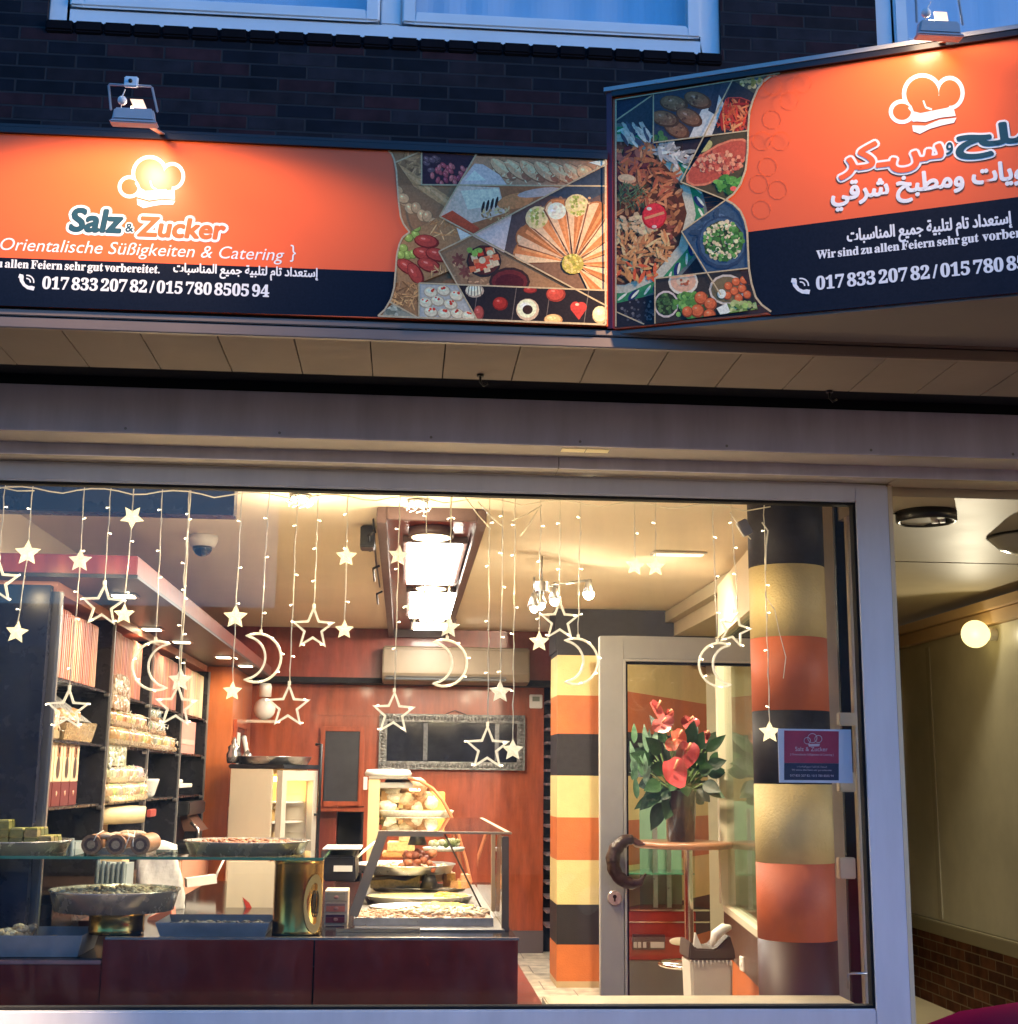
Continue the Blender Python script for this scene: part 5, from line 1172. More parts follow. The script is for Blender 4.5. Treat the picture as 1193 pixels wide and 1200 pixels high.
# bay four
q = MB(); q.box(XF-.25, XF, 10.15, 10.95, 1.754, 2.0, (.66,.30,.25)); q.box(XF, XF+.003, 10.2, 10.9, 1.82, 1.86, (.55,.45,.38)); tag(q.build('pink_carton', M_box, None, .004, None, (XF,10.5,1.754)), 'wide pink carton on the middle shelf of the last bay', 'carton')
q = MB(); q.box(XF-.1, XF, 10.1, 10.22, 1.60, 1.72); q.box(XF-.14, XF+.02, 10.2, 10.8, 1.50, 1.53); q.cyl((XF-.05,10.45,1.531),(XF-.05,10.45,1.56),.05); q.box(XF-.1, XF, 10.12, 10.25, 1.442, 1.5); tag(q.build('card_terminal', M_white2, None, .004, None, (XF,10.4,1.442)), 'white card terminal and saucer stack on the last bay lower shelf', 'terminal')
t = thing('coffee_machine', 'dark coffee machine below the last shelf bay', 'coffee machine', (XF-.1,10.5,1.061))
q = MB(); q.box(-2.0, XF-.05, 10.2, 11.0, 1.061, 1.40); q.box(XF-.05, XF+.1, 10.2, 11.0, 1.30, 1.40); q.box(XF-.05, XF+.12, 10.2, 11.0, 1.061, 1.10); q.build('body', M_dark, t, .01)
q = MB(); q.hexa([(XF+.02,10.5,1.18),(XF+.14,10.5,1.18),(XF+.14,10.95,1.18),(XF+.02,10.95,1.18),(XF-.02,10.5,1.30),(XF+.04,10.5,1.30),(XF+.04,10.95,1.30),(XF-.02,10.95,1.30)]); q.build('front_panel', mat('brown metal', (.20,.10,.07), .3, .5), t)
q = MB(); q.tube([(XF+.1,10.3,1.25),(XF+.16,10.28,1.2),(XF+.16,10.28,1.1)], .012); q.build('spout', M_steel, t)
# bay two bottom: cake box stack, cream cartons
q = MB(); q.lathe([(.0,0),(.30,0),(.305,.09),(.0,.09)], (XF-.15,8.15,1.32), 36, (.70,.55,.30), 1.0, 1.35); q.box(XF+.13,XF+.152,8.35,8.55,1.345,1.39,(.35,.05,.04)); tag(q.build('round_cake_box', M_box, None, .004, None, (XF-.15,8.15,1.32)), 'round cream cake box lying on the upright cartons', 'cake box')
for (y0, y1, x0, h, lab) in ((7.72,8.3,-.2,.255,'tall cream carton with arch windows under the round cake box'), (7.66,7.86,.02,.10,'small cream carton in front of the tall arch carton')):
    t = thing('cream_carton', lab, 'carton', (XF+x0,y0,1.061)); q = MB(); q.box(XF+x0-.1, XF+x0+.12, y0, y1, 1.061, 1.061+h, (.72,.56,.30)); q.build('box', M_box, t, .004)
    if h > .2:
        q = MB()
        for yy_ in (7.95,8.18): q.add([(XF+x0+.122, yy_+.05*math.cos(a), 1.15+.075*math.sin(a)) for a in np.linspace(0,2*math.pi,16)[:-1]], [tuple(range(15))], (.25,.14,.06))
        q.build('arch_window', M_box, t)
# grey crate-like plastic bundles
M_cup = mat('blue grey plastic cups', (.30,.37,.38), .3, vary=.2, vscale=12)
def cupstack(px0, px1, py0, py1, Y, label):
    a, c = at(px0,py1,Y), at(px1,py0,Y); q = MB(); n = int((c.x-a.x)/.022)
    for i in range(n):
        x = a.x+(i+.5)*(c.x-a.x)/n; q.cyl((x,Y,a.z),(x,Y+.0,c.z-abs(random.gauss(0,.008))), (c.x-a.x)/n*.62, (c.x-a.x)/n*.40, n=10)
    q.box(a.x, c.x, Y+.02, Y+.2, a.z, c.z-.02)
    return tag(q.build('cup_bundle', M_cup, None, 0, None, (a.x,Y,a.z)), label, 'cup bundle', 'bundles of grey plastic cups')
cupstack(54,88,982,1006,6.62,'long grey bundle of plastic cups behind the pistachio tray')
cupstack(110,148,1008,1044,6.75,'grey bundle of plastic cups under the glass shelf')
# =================================================================== FRIDGE
Pn = Vector((at(325,900,10.8).x, 10.8, 0)); sv = Vector((-.39,.17,0)); fv_ = Vector((.24,.52,0))
t = thing('drinks_fridge', 'cream drinks fridge with lit glass door below the dark cherry wall', 'fridge', (Pn.x, Pn.y, 0))
zt_ = at(325,901,10.8).z
def quadbox(o, a, c, z0, z1): return MB().hexa([o+Vector((0,0,z0)), o+a+Vector((0,0,z0)), o+a+c+Vector((0,0,z0)), o+c+Vector((0,0,z0)), o+Vector((0,0,z1)), o+a+Vector((0,0,z1)), o+a+c+Vector((0,0,z1)), o+c+Vector((0,0,z1))])
fn = Vector((fv_.y,-fv_.x,0)).normalized(); un = fv_.normalized()
M_fr = mat('cream enamel', (.66,.58,.44), .35, vary=.04, vscale=2)
b = MB(); 
quadbox(Pn-fn*.42, fn*.38, un*.02, .02, zt_).build('side_panel', M_fr, t, .003)
quadbox(Pn-fn*.42+fv_-un*.02, fn*.38, un*.02, .02, zt_).build('side_panel', M_fr, t, .003)
quadbox(Pn-fn*.42+un*.021, fn*.02, fv_-un*.042, .02, zt_-.001).build('rear_panel', mat('lit fridge lining', (.80,.50,.14), .5), t)
quadbox(Pn-fn*.399+un*.021, fn*.35, fv_-un*.042, zt_-.04, zt_-.002).build('top_panel', M_fr, t)
quadbox(Pn-fn*.44-un*.01, fn*.50, fv_+un*.03, zt_+.001, zt_+.035).build('dark_lid', M_dark, t, .008)
for k in range(7):
    z = .45+k*.155; quadbox(Pn-fn*.39+un*.022, fn*.33, fv_-un*.044, z, z+.012).build('rack', M_white2, t)
q = MB()
for k in range(14):
    z = .462+random.choice((3,4,5))*.155; c = Pn-fn*random.uniform(.1,.3)+un*random.uniform(.06,.4); q.cyl(c+Vector((0,0,z)), c+Vector((0,0,z+random.uniform(.06,.12))), random.uniform(.02,.035), n=10, col=random.choice([(.7,.5,.2),(.6,.25,.08),(.7,.6,.4)]))
q.build('goods', M_box, t)
fr = MB()
for a, c, z0, z1 in ((0,.07,.05,zt_-.01),(.50,.5727,.05,zt_-.01)):
    o = Pn+un*a; q = quadbox(o, fn*.05, un*(c-a), z0, z1); fr.add(q.v, q.f)
for z0, z1 in ((zt_-.09,zt_-.01),(.05,.14)):
    q = quadbox(Pn+un*.07, fn*.05, un*.43, z0, z1); fr.add(q.v, q.f)
fr.build('door', mat('grey beige door frame', (.46,.41,.33), .35), t)
quadbox(Pn+un*.07+fn*.02, fn*.006, un*.43, .14, zt_-.09).build('door_glass', M_glass, t)
q = MB(); h0 = Pn+un*.54+fn*.06; za, zb_ = at(366,955,11.2).z, at(366,872,11.2).z
q.tube([h0+Vector((0,0,za))-fn*.02, h0+fn*.03+Vector((0,0,za)), h0+fn*.03+Vector((0,0,zb_)), h0+Vector((0,0,zb_))-fn*.02], .014, 8); q.build('handle', M_dark, t)
quadbox(Pn-fn*.30+un*.1, fn*.05, un*.35, zt_-.10, zt_-.06).build('light_bar', lamp_mat('fridge lamp', (1,.72,.25), 2.2), t)
add_light('POINT', Pn-fn*.12+un*.28+Vector((0,0,zt_-.22)), 1.1, (1,.60,.16), .05, parent=t)
c = Pn-fn*.18+un*.25+Vector((0,0,zt_+.037))
q = MB(); q.lathe([(.0,.0),(.27,.0),(.30,.055),(.305,.06),(.29,.06),(.265,.012),(0,.012)], c, 40); tag(q.build('steel_tray', M_steel, None, 0, None, c), 'round steel tray lying on top of the drinks fridge', 'tray')
c = Pn-fn*.36+un*.02+Vector((-.05,.05,zt_+.04)); q = MB()
q.lathe([(0,0),(.05,0),(.055,.02),(.06,.07),(.045,.1),(.05,.13),(.02,.15),(.025,.17),(.008,.20),(0,.21)], c, 20); q.lathe([(0,0),(.04,0),(.045,.05),(.03,.08),(.01,.1),(0,.11)], c+Vector((.11,-.02,0)), 16); tag(q.build('coffee_pot', mat('tarnished silver', (.25,.23,.22), .25, .8), None, 0, None, c), 'ornate dark silver pot beside the steel tray on the fridge', 'pot')
# tan carton bag low in front of the fridge

# =================================================================== FRONT COUNTER
YC = 6.0; zc = at(500,1100,YC).z; zl = at(60,1122,YC).z
xs = at(367,1140,YC).x; xr_ = at(607,1120,YC).x; xl = at(120,1110,YC).x
t = thing('display_counter', 'glossy wine red display counter behind the shop window', 'counter', (-1, 6.3, .2))
MB().box(xs+.003, xr_, YC, YC+.03, .2, zc).build('front_panel', M_wine, t, .003)
MB().box(xl+.001, xs-.003, YC, YC+.03, .2, zc).build('front_panel', M_wine, t, .003)
MB().box(-2.6, xl-.001, YC+.002, YC+.03, .2, zl-.03).build('front_panel', M_wine, t, .003)
MB().box(-2.6, xl-.002, YC-.004, YC+.05, zl-.028, zl-.012).build('edge_bar', mat('pinkish metal edge', (.5,.25,.22), .25, .5), t, .003)
MB().box(xl+.001, xr_, YC+.031, 9.2, zc-.03, zc-.004).build('counter_top', mat('black stone top', (.015,.013,.013), .12), t)
MB().box(-2.6, xl-.0, YC+.031, 7.0, zl-.04, zl-.008).build('counter_top', mat('black stone top'), t)
MB().box(xr_-.03, xr_, YC+.031, 9.2, .2, zc-.031).build('side_panel', M_wine, t)
MB().box(xl+.01, xr_+.004, YC-.004, YC+.03, zc-.006, zc+.004).build('edge_bar', mat('thin chrome edge', (.5,.45,.42), .2, .8), t)
MB().box(xr_+.001, xr_+.21, 6.35, 9.2, .0, .5).build('plinth_box', M_woodd, t, .004)
MB().box(-2.6, xr_-.04, 7.0, 9.2, 0, .85).build('back_cabinet', mat('terracotta laminate'), t) if False else None

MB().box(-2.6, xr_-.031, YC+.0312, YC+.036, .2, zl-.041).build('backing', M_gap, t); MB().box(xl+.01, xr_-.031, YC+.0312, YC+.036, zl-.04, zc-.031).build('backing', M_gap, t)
# glass shelf on brass drums
zs_ = at(185,1004,6.05).z
t = thing('glass_shelf', 'green edged glass shelf carried by brass drums above the counter', 'glass shelf', (-1,6.3,zs_))
xe = at(378,1003,6.05).x
MB().box(-2.4, xe, 6.05, 6.62, zs_-.012, zs_).build('glass_plate', M_gglass, t)
MB().box(-2.4, xe, 6.044, 6.0495, zs_-.012, zs_).build('glass_edge', M_gedge, t)
MB().box(xe+.0005, xe+.004, 6.05, 6.62, zs_-.012, zs_).build('glass_edge', M_gedge, t)
M_lid = mat('tin bottom', (.3,.28,.25), .3, .7)
def drum(px0, px1, pyb, pyt, Y, label, badge=False, zt=None, zb=None):
    a, c = at(px0,pyb,Y), at(px1,pyb,Y); r = (c.x-a.x)/2; x = (a.x+c.x)/2
    z0 = zb; z1 = zt
    t = thing('brass_drum', label, 'drum', (x,Y,z0), 'brass drums on the counter')
    b = MB(); pr_ = [(r*.98,0),(r,.006),(r,.02),(r*.985,.024)]
    n = 6
    pr_ += [(r*.985,(z1-z0)-.024),(r,(z1-z0)-.02),(r,(z1-z0)-.006),(r*.98,(z1-z0))]
    b.lathe(pr_, (x,Y,z0), 48); b.build('drum_wall', M_brass, t)
    if badge:
        b = MB(); n = 22; ax = .62; vs = []
        zc_ = z0+(z1-z0)*.42
        for k in range(n):
            a_ = 2*math.pi*k/n; th_ = .78+math.cos(a_)*.55*.9; rr = r+.004; vs.append((x+rr*math.cos(math.pi*1.5+th_), Y+rr*math.sin(math.pi*1.5+th_), zc_+.125*math.sin(a_)))
        b.add(vs, [tuple(range(n))]); b.build('oval_badge', mat('matt gold badge', (.50,.33,.09), .4), t, recalc=False)
        b = MB()
        for s_ in (.32,.45):
            b.tube([(x+(r+.007)*math.cos(math.pi*1.5+.82+.28*s_*math.cos(a_)), Y+(r+.007)*math.sin(math.pi*1.5+.82+.28*s_*math.cos(a_)), zc_+.12*s_*math.sin(a_)) for a_ in np.linspace(0,2*math.pi,18)[:-1]], .0035, 5, True)
        b.build('almond_emblem', mat('dark bronze', (.10,.07,.03), .3, .6), t)
    return t
drum(318,377,1098,1004,6.2,'tall brass drum with oval badge under the right end of the glass shelf',True,zs_-.013,zc-.003)
zm = at(134,1066,6.25).z
drum(103,168,1100,1066,6.22,'low brass drum under the round seed tray',False,zm,zc-.003)
# trays
def round_tray(px0, px1, py, Y, h, z, label, fill, cols, n, size, heap=0, asp=1.0, mt=M_tin, grp=None):
    a, c = at(px0,py,Y), at(px1,py,Y); r = (c.x-a.x)/2; x = (a.x+c.x)/2; t = thing('round_tray', label, 'tray', (x,Y,z), grp)
    MB().lathe([(0,0),(r*.9,0),(r*.97,h*.9),(r,h),(r*1.0,h+.004),(r*.965,h+.004),(r*.87,.008),(0,.008)], (x,Y,z), 56, None, 1, asp).build('pan', mt, t)
    b = MB(); b.lathe([(r*.87,.0085),(r*.9,h*fill),(0,h*fill)], (x,Y,z), 40, cols[0], 1, asp, False)
    for _ in range(n):
        q = r*.82*math.sqrt(random.random()); a_ = random.uniform(0,6.283); s_ = size*random.uniform(.7,1.3)
        b.ball((x+q*math.cos(a_), Y+q*math.sin(a_)*asp, z+h*fill+random.uniform(-.3,.4)*s_+heap*max(0,1-q/r/.8)), s_, 6, 4, (1.4,.8,.7), random.choice(cols), .15, random.uniform(0,3))
    b.build('filling', M_food, t); return t
SEED = [(.30,.22,.13),(.42,.33,.20),(.22,.15,.09),(.5,.42,.28)]
PIST = [(.34,.33,.07),(.26,.25,.05),(.42,.40,.14),(.45,.36,.14)]
tl = round_tray(-70,83,998,6.34,.05,zs_+.001,'round tray of green pistachio squares at the left end of the glass shelf',.7,[(.45,.33,.16),(.40,.27,.12)],30,.012)
b = MB(); x0 = at(0,990,6.3).x
for k, (n, z) in enumerate(((5,.038),(4,.072),(3,.106))):
    for i in range(n):
        for j in range(3):
            x = x0-.06+i*.062+k*.0; y = 6.20+j*.066; z_ = zs_+z
            if i > n-1-(k>1): continue
            b.hexa([(x,y,z_),(x+.058,y,z_),(x+.058,y+.06,z_),(x,y+.06,z_),(x+.003,y+.003,z_+.03),(x+.056,y+.003,z_+.031),(x+.056,y+.057,z_+.03),(x+.003,y+.057,z_+.031)], random.choice([(.10,.11,.03),(.16,.16,.04),(.22,.17,.06)]))
            b.box(x+.004,x+.054,y+.003,y+.057,z_+.0315,z_+.038,random.choice(PIST))
b.build('pistachio_squares', M_food, tl)
round_tray(215,363,996,6.34,.055,zs_+.001,'large round tray of red brown sweets on the right of the glass shelf',.9,[(.36,.16,.08),(.42,.22,.12),(.30,.11,.06)],120,.010)
round_tray(58,211,1048,6.24,.085,zm+.001,'deep round tray of seeds on the low brass drum',.93,SEED,220,.011)
film_pack(at(101,995,6.25).x, at(176,995,6.25).x, 0, .1, 0, .1, 'x', G1) if False else None
# wrapped rolls on the glass shelf
a, c = at(101,1003,6.2), at(177,985,6.2)
t = thing('sweets_pack', 'clear wrapped pack of brown rolls lying on the glass shelf', 'sweets pack', ((a.x+c.x)/2,6.25,zs_))
b = MB(); W_ = c.x-a.x
b.box(a.x+.01,c.x-.01,6.16,6.40,zs_+.001,zs_+.03,(.5,.4,.3))
for k in range(3):
    x = a.x+W_*(.12+.38*k); b.cyl((x,6.13,zs_+.045),(x,6.40,zs_+.045),.043,n=16,col=(.34,.16,.07)); b.cyl((x,6.128,zs_+.045),(x,6.1295,zs_+.045),.030,n=14,col=(.12,.05,.03)); b.cyl((x,6.126,zs_+.045),(x,6.128,zs_+.045),.018,n=12,col=(.45,.28,.15))
for k in range(22): b.ball((random.uniform(a.x+.03,c.x-.03), random.uniform(6.14,6.38), zs_+.075+random.uniform(-.01,.012)), random.uniform(.018,.032), 8, 5, (1.5,1,.6), random.choice([(.6,.45,.3),(.45,.24,.12),(.7,.56,.4)]), .1)
b.build('rolls', M_food, t)
w = MB()
for k in range(3):
    x = random.uniform(a.x,c.x); w.tube([(x,6.122,zs_+random.uniform(.01,.08)), (x+random.uniform(-.04,.04),6.118,zs_+random.uniform(.03,.10)), (x+random.uniform(-.05,.05),6.16,zs_+.103)], .0024, 4)
w.build('film_fold', mat('film highlight'), t)
def rect_tray(px0, px1, py0, py1, Y, dpt, z, h, label, n, cols, size, side=.02):
    a, c = at(px0,py1,Y), at(px1,py1,Y); x0, x1 = a.x, c.x; t = thing('baking_tray', label, 'tray', ((x0+x1)/2,Y,z), 'rectangular seed trays on the counter')
    b = MB(); y0, y1 = Y, Y+dpt; e = side; th_ = .004
    b.box(x0+e,x1-e,y0+e,y1-e,z,z+th_)
    def wall(p, q, p2, q2): b.add([p,q,q2,p2, (p[0],p[1],p[2]+.0)], [(0,1,2,3)])
    O = [(x0,y0),(x1,y0),(x1,y1),(x0,y1)]; I = [(x0+e,y0+e),(x1-e,y0+e),(x1-e,y1-e),(x0+e,y1-e)]
    for i in range(4):
        j = (i+1)%4; b.prism([(I[i][0],I[i][1],z),(I[j][0],I[j][1],z),(O[j][0],O[j][1],z+h),(O[i][0],O[i][1],z+h)], (0,0,.004))
    b.build('pan', mat('dull grey baking tin', (.27,.26,.255), .42, vary=.15, vscale=10), t)
    q = MB(); q.box(x0+e+.01,x1-e-.01,y0+e+.01,y1-e-.01,z+th_+.0005,z+h*.5,cols[0])
    for _ in range(n): q.ball((random.uniform(x0+.04,x1-.04), random.uniform(y0+.05,y1-.05), z+h*.5+random.uniform(0,.008)), size*random.uniform(.7,1.3), 6, 4, (1.4,.8,.7), random.choice(cols), .1, random.uniform(0,3))
    q.build('filling', M_food, t); return t
rect_tray(181,315,1078,1098,6.06,.36,zc-.002,.055,'rectangular tray of seeds between the two brass drums',220,SEED,.011)
tr = rect_tray(-70,96,1078,1104,6.04,.36,zl-.006,.085,'rectangular tray of walnuts on the lower left counter',60,SEED,.012)
b = MB()
for k in range(40): b.ball((at(random.uniform(0,28),1090,6.12).x, random.uniform(6.1,6.3), zl+.06+random.uniform(0,.035)), random.uniform(.014,.022), 7, 5, (1.2,1,.8), random.choice([(.45,.34,.2),(.34,.23,.12),(.55,.45,.3)]), .2)
b.build('walnuts', M_food, tr)
# things behind the trays
p = at(184,1050,7.3); q = MB()
n = 14; pts = []
for j in range(n+1):
    for i in range(24):
        a_ = 2*math.pi*i/24; f = j/n; rr = .125*(1-.25*f)*(1+.16*math.sin(a_*3+f*5)+.08*math.sin(a_*7+f*9))*(1 if j < n else .2)
        pts.append((p.x+rr*math.cos(a_), 7.3+rr*.7*math.sin(a_), 1.061-.16+f*.36))
q.add(pts, [(j*24+i, j*24+(i+1)%24, (j+1)*24+(i+1)%24, (j+1)*24+i) for j in range(n) for i in range(24)]+[tuple(range(24))[::-1], tuple(range(n*24,n*24+24))], None, True)
tag(q.build('plastic_bag', mat('white plastic bag', (.74,.72,.66), .35, bump=.4, bscale=25), None, 0, None, p), 'crumpled white plastic bag behind the deep seed tray', 'bag')
b = MB(); p = at(233,1034,8.2); b.bar(p+Vector((-.07,-.03,0)), p+Vector((.09,.03,.02)), .07, .05); pc_ = [p+Vector((.09,.03,.02)), at(255,1022,8.2), at(266,1000,8.3), at(272,985,8.5)]
b.tube(pc_, .008, 6); tag(b.build('power_strip', M_white2, None, .0, None, p), 'white power strip with rising cable beside the tall cabinet', 'power strip')
b = MB(); b.box(-1.9, at(212,1075,7.0).x, 6.95, 7.2, .5, at(190,1078,7.0).z); tag(b.build('dark_carton', mat('brown carton', (.10,.035,.02), .5), None, .004, None, (-1.6,7,.5)), 'dark brown carton behind the low brass drum', 'carton')
a, c = at(172,1086,6.75), at(203,1064,6.75); b = MB(); b.prism([(a.x,6.75,a.z),(c.x,6.75,a.z+.01),(c.x-.01,6.75,c.z),(c.x-.06,6.75,c.z-.02),(a.x,6.75,a.z+.04)], (0,.12,0)); tag(b.build('paper_folder', mat('coral paper', (.72,.26,.17), .5), None, .004, None, a), 'coral red folder standing behind the rectangular seed tray', 'folder')
# white card stand with red wave, left of the tall drum
a, c = at(264,1079,7.4), at(318,1010,7.4)
t = thing('info_board', 'cream board with red wave edge behind the seed tray', 'board', (a.x,7.4,a.z))
MB().box(a.x,c.x+.2,7.4,7.415,a.z-.3,c.z).build('board', mat('cream laminate', (.70,.60,.42), .4), t)
b = MB(); pts = [at(px,py,7.395) for px, py in ((284,1051),(292,1058),(297,1067),(304,1072),(318,1074),(345,1074),(345,1080),(306,1079),(296,1075),(289,1066))]
for i in range(4):
    b.add([pts[i], pts[i+1], pts[8-i], pts[9-i]], [(0,1,2,3)])
b.add([pts[4],pts[5],pts[6],pts[7] ], [(0,1,2,3)]); b.build('red_wave', mat('red wave', (.55,.06,.04), .4), t, recalc=False)
# cash register and stacked boxes
t = thing('cash_register', 'dark receipt printer beside the slanted vitrine post', 'cash register', at(400,1030,7.2))
a, c = at(379,1033,7.2), at(418,1003,7.2)
MB().hexa([(a.x,7.2,a.z),(c.x,7.2,a.z),(c.x,7.6,a.z),(a.x,7.6,a.z),(a.x,7.2,c.z),(c.x-.01,7.2,c.z),(c.x,7.6,c.z+.03),(a.x,7.6,c.z+.03)]).build('body', M_dark, t, .008)
MB().box(a.x+.05,c.x-.02,7.196,7.1995,a.z+.05,a.z+.08).build('label_strip', M_white2, t); MB().box(a.x-.01,c.x+.02,7.18,7.62,c.z+.031,c.z+.036).build('paper_sheet', mat('grey paper',(.45,.45,.44),.5), t)
b = MB(); b.tube([at(418,1005,7.3), at(428,996,7.4), at(441,986,7.6)], .008); b.build('cable', M_white2, t)
a = at(379,1096,6.5); c = at(408,1044,6.5); cols = [(.16,.02,.03),(.20,.03,.05),(.62,.20,.14),(.5,.42,.3)]
for k in range(4):
    h = (c.z-a.z)/4; z0 = a.z+k*h; q = MB(); q.box(a.x,c.x,6.5,6.7,z0+.001,z0+h-.001,(.62,.52,.38)); q.box(a.x+.008,c.x-.012,6.497,6.4995,z0+h*.12,z0+h*.62,cols[k]); q.box(a.x+.008,c.x-.012,6.4965,6.4994,z0+h*.63,z0+h*.85,[(.05,.02,.05),(.06,.02,.06),(.30,.20,.18),(.4,.35,.25)][k])
    q.ball(((a.x+c.x)/2,6.496,z0+h*.42), .012, 8, 5, (1,.15,.7), (.5,.25,.22))
    tag(q.build('gift_carton', M_box, None, .002, None, ((a.x+c.x)/2,6.5,z0)), ['lowest maroon carton in the stack beside the badge drum','second maroon carton from the bottom beside the badge drum','salmon pink carton near the top of the stack beside the badge drum','pale grey carton on top of the stack beside the badge drum'][k], 'carton', 'carton stack beside the badge drum')

# =================================================================== SWEETS VITRINE
YV = 6.38
t = thing('glass_vitrine', 'grey framed slanted glass vitrine full of sweets trays', 'vitrine', (.2, 7, zc))
M_vf = mat('vitrine frame', (.38,.27,.16), .5); M_vd = mat('vitrine dark post', (.14,.095,.06), .5)
P_ = lambda px, py, Y=YV: at(px, py, Y)
b = MB(); b.bar(P_(449,977), P_(414,1073), .045, .05, (0,1,0)); b.build('slanted_post', M_vf, t, .003)
b = MB(); b.bar(P_(592,980), P_(592,1098), .032, .04, (0,1,0)); b.build('front_post', M_vd, t, .003)
b = MB(); b.bar(P_(578,976,6.9), P_(578,1068,6.9), .020, .03, (0,1,0)); b.build('rear_post', M_vf, t, .003)
zt = P_(520,974).z
b = MB(); b.box(P_(443,974).x, P_(520,974).x, YV-.02, YV+.02, zt-.025, zt); b.box(P_(520,974).x, P_(600,974).x, YV-.012, YV+.012, zt-.012, zt-.002); b.box(P_(596,974).x-.012, P_(596,974).x+.012, YV+.013, 8.6, zt-.012, zt-.002); b.build('top_rail', M_vf, t, .002)
MB().box(P_(446,974).x, P_(596,974).x-.013, YV+.021, 8.6, zt-.008, zt-.003).build('top_glass', M_glass, t)
b = MB(); b.bar(P_(522,979), P_(563,1062,7.0), .008, .014, (0,1,0)); b.build('glass_edge', M_dark, t)
MB().box(P_(592,980).x-.006, P_(592,980).x+.0, YV+.03, 8.6, zc+.001, zt-.013).build('side_glass', M_glass, t)
b = MB(); b.box(P_(415,1090).x, P_(590,1090).x, 6.3, 8.9, zc-.003, zc+.004); b.build('base_plate', mat('dull steel', (.16,.14,.115), .4, .3), t)
b = MB(); b.box(P_(395,1093).x, P_(492,1093).x, 6.26, 6.30, zc-.003, zc+.014); b.build('chrome_strip', mat('chrome', (.7,.68,.62), .12, 1), t)
# stepped trays
def vtray(px0, px1, py, Y, dpt, h, label, col, cols, n, size, rnd=False, top=None):
    a, c = at(px0,py,Y), at(px1,py,Y); x0, x1 = a.x, c.x; z = max(a.z-h, zc+.0055); tt = thing('sweets_tray', label, 'tray', ((x0+x1)/2,Y,z), 'trays inside the slanted vitrine'); b = MB()
    if z > zc+.03: b.box(x0+.06,x1-.06,Y+.06,Y+dpt-.06,zc+.0045,z-.0005); b.build('riser', M_vf, t); b = MB()
    if rnd:
        r = (x1-x0)/2; asp = dpt/2/r; X_, Y_ = (x0+x1)/2, Y+dpt/2
        b.lathe([(0,0),(r*.92,0),(r,h),(r*1.01,h+.003),(r*.95,h+.003),(r*.88,.006),(0,.006)], (X_,Y_,z), 48, None, 1, asp); b.build('pan', M_steel, tt)
        q = MB(); q.lathe([(r*.88,.0065),(r*.93,h*.95),(0,h*.98)], (X_,Y_,z), 40, col, 1, asp, False)
        for _ in range(n):
            k = math.sqrt(random.random())*r*.9; a_ = random.uniform(0,6.28); cc = random.choice(cols); xx = X_+k*math.cos(a_)
            if callable(top) and not top((xx-x0)/(x1-x0)): continue
            q.ball((xx, Y_+k*math.sin(a_)*asp, z+h), size*random.uniform(.7,1.3), 6, 4, (1.3,1,.6), cc, .15, random.uniform(0,3))
    else:
        b.box(x0,x1,Y,Y+dpt,z,z+.006); b.box(x0,x1,Y,Y+.006,z+.006,z+h); b.box(x0,x0+.006,Y+.006,Y+dpt,z+.006,z+h); b.box(x1-.006,x1,Y+.006,Y+dpt,z+.006,z+h); b.build('pan', M_steel, tt)
        q = MB(); q.box(x0+.008,x1-.008,Y+.008,Y+dpt-.004,z+.0065,z+h*.97,col)
        for _ in range(n):
            xx = random.uniform(x0+.02,x1-.02)
            if callable(top) and not top((xx-x0)/(x1-x0)): continue
            q.ball((xx, random.uniform(Y+.02,Y+dpt-.02), z+h), size*random.uniform(.7,1.3), 6, 4, (1.5,.8,.5), random.choice(cols), .15, random.uniform(0,3))
    q.build('sweets', M_food, tt); return tt
CR = [(.72,.60,.33),(.66,.52,.26),(.78,.68,.42)]; YE = [(.62,.40,.08),(.55,.30,.06),(.68,.48,.14)]
v1 = vtray(414,578,1088,6.45,.42,.035,'long flat tray of nut brittle at the front of the vitrine',(.38,.20,.10),[(.45,.27,.15),(.52,.36,.22),(.34,.17,.08)],260,.009)
q = MB()
for k in range(70):
    x = random.uniform(at(470,1080,6.5).x, at(570,1080,6.5).x); y = random.uniform(6.5,6.84); q.tube([(x,y,v1.location.z+.04),(x+random.uniform(-.04,.04),y+.03,v1.location.z+.05),(x+random.uniform(-.06,.06),y+.05,v1.location.z+.038)], .007, 5, col=random.choice([(.75,.68,.5),(.66,.55,.36)]))
q.build('syrup_strands', M_food, v1)
vtray(430,562,1068,6.95,.40,.022,'oval plate with half cream and half golden pieces in the vitrine',(.70,.60,.40),YE,170,.017,True,lambda f: f > .5)
vtray(424,556,1056,7.36,.42,.040,'deep tray of yellow cream pastry in the vitrine',(.66,.50,.18),YE,70,.02,True,lambda f: f > .68)
v4 = vtray(433,550,1042,7.85,.40,.022,'tray of pale slices and orange cubes in the vitrine',(.70,.62,.44),CR,12,.012,True)
q = MB()
for k in range(16):
    x = random.uniform(at(516,1040,7.95).x, at(546,1040,7.95).x); y = random.uniform(7.92,8.15); s_ = random.uniform(.024,.032); z = v4.location.z+.022+random.choice((0,.035)); q.hexa([(x-s_,y-s_,z),(x+s_,y-s_,z),(x+s_,y+s_,z),(x-s_,y+s_,z),(x-s_*.8,y-s_*.8,z+.04),(x+s_*.8,y-s_*.8,z+.04),(x+s_*.8,y+s_*.8,z+.04),(x-s_*.8,y+s_*.8,z+.04)], random.choice([(.60,.34,.06),(.5,.24,.08),(.55,.26,.12)]))
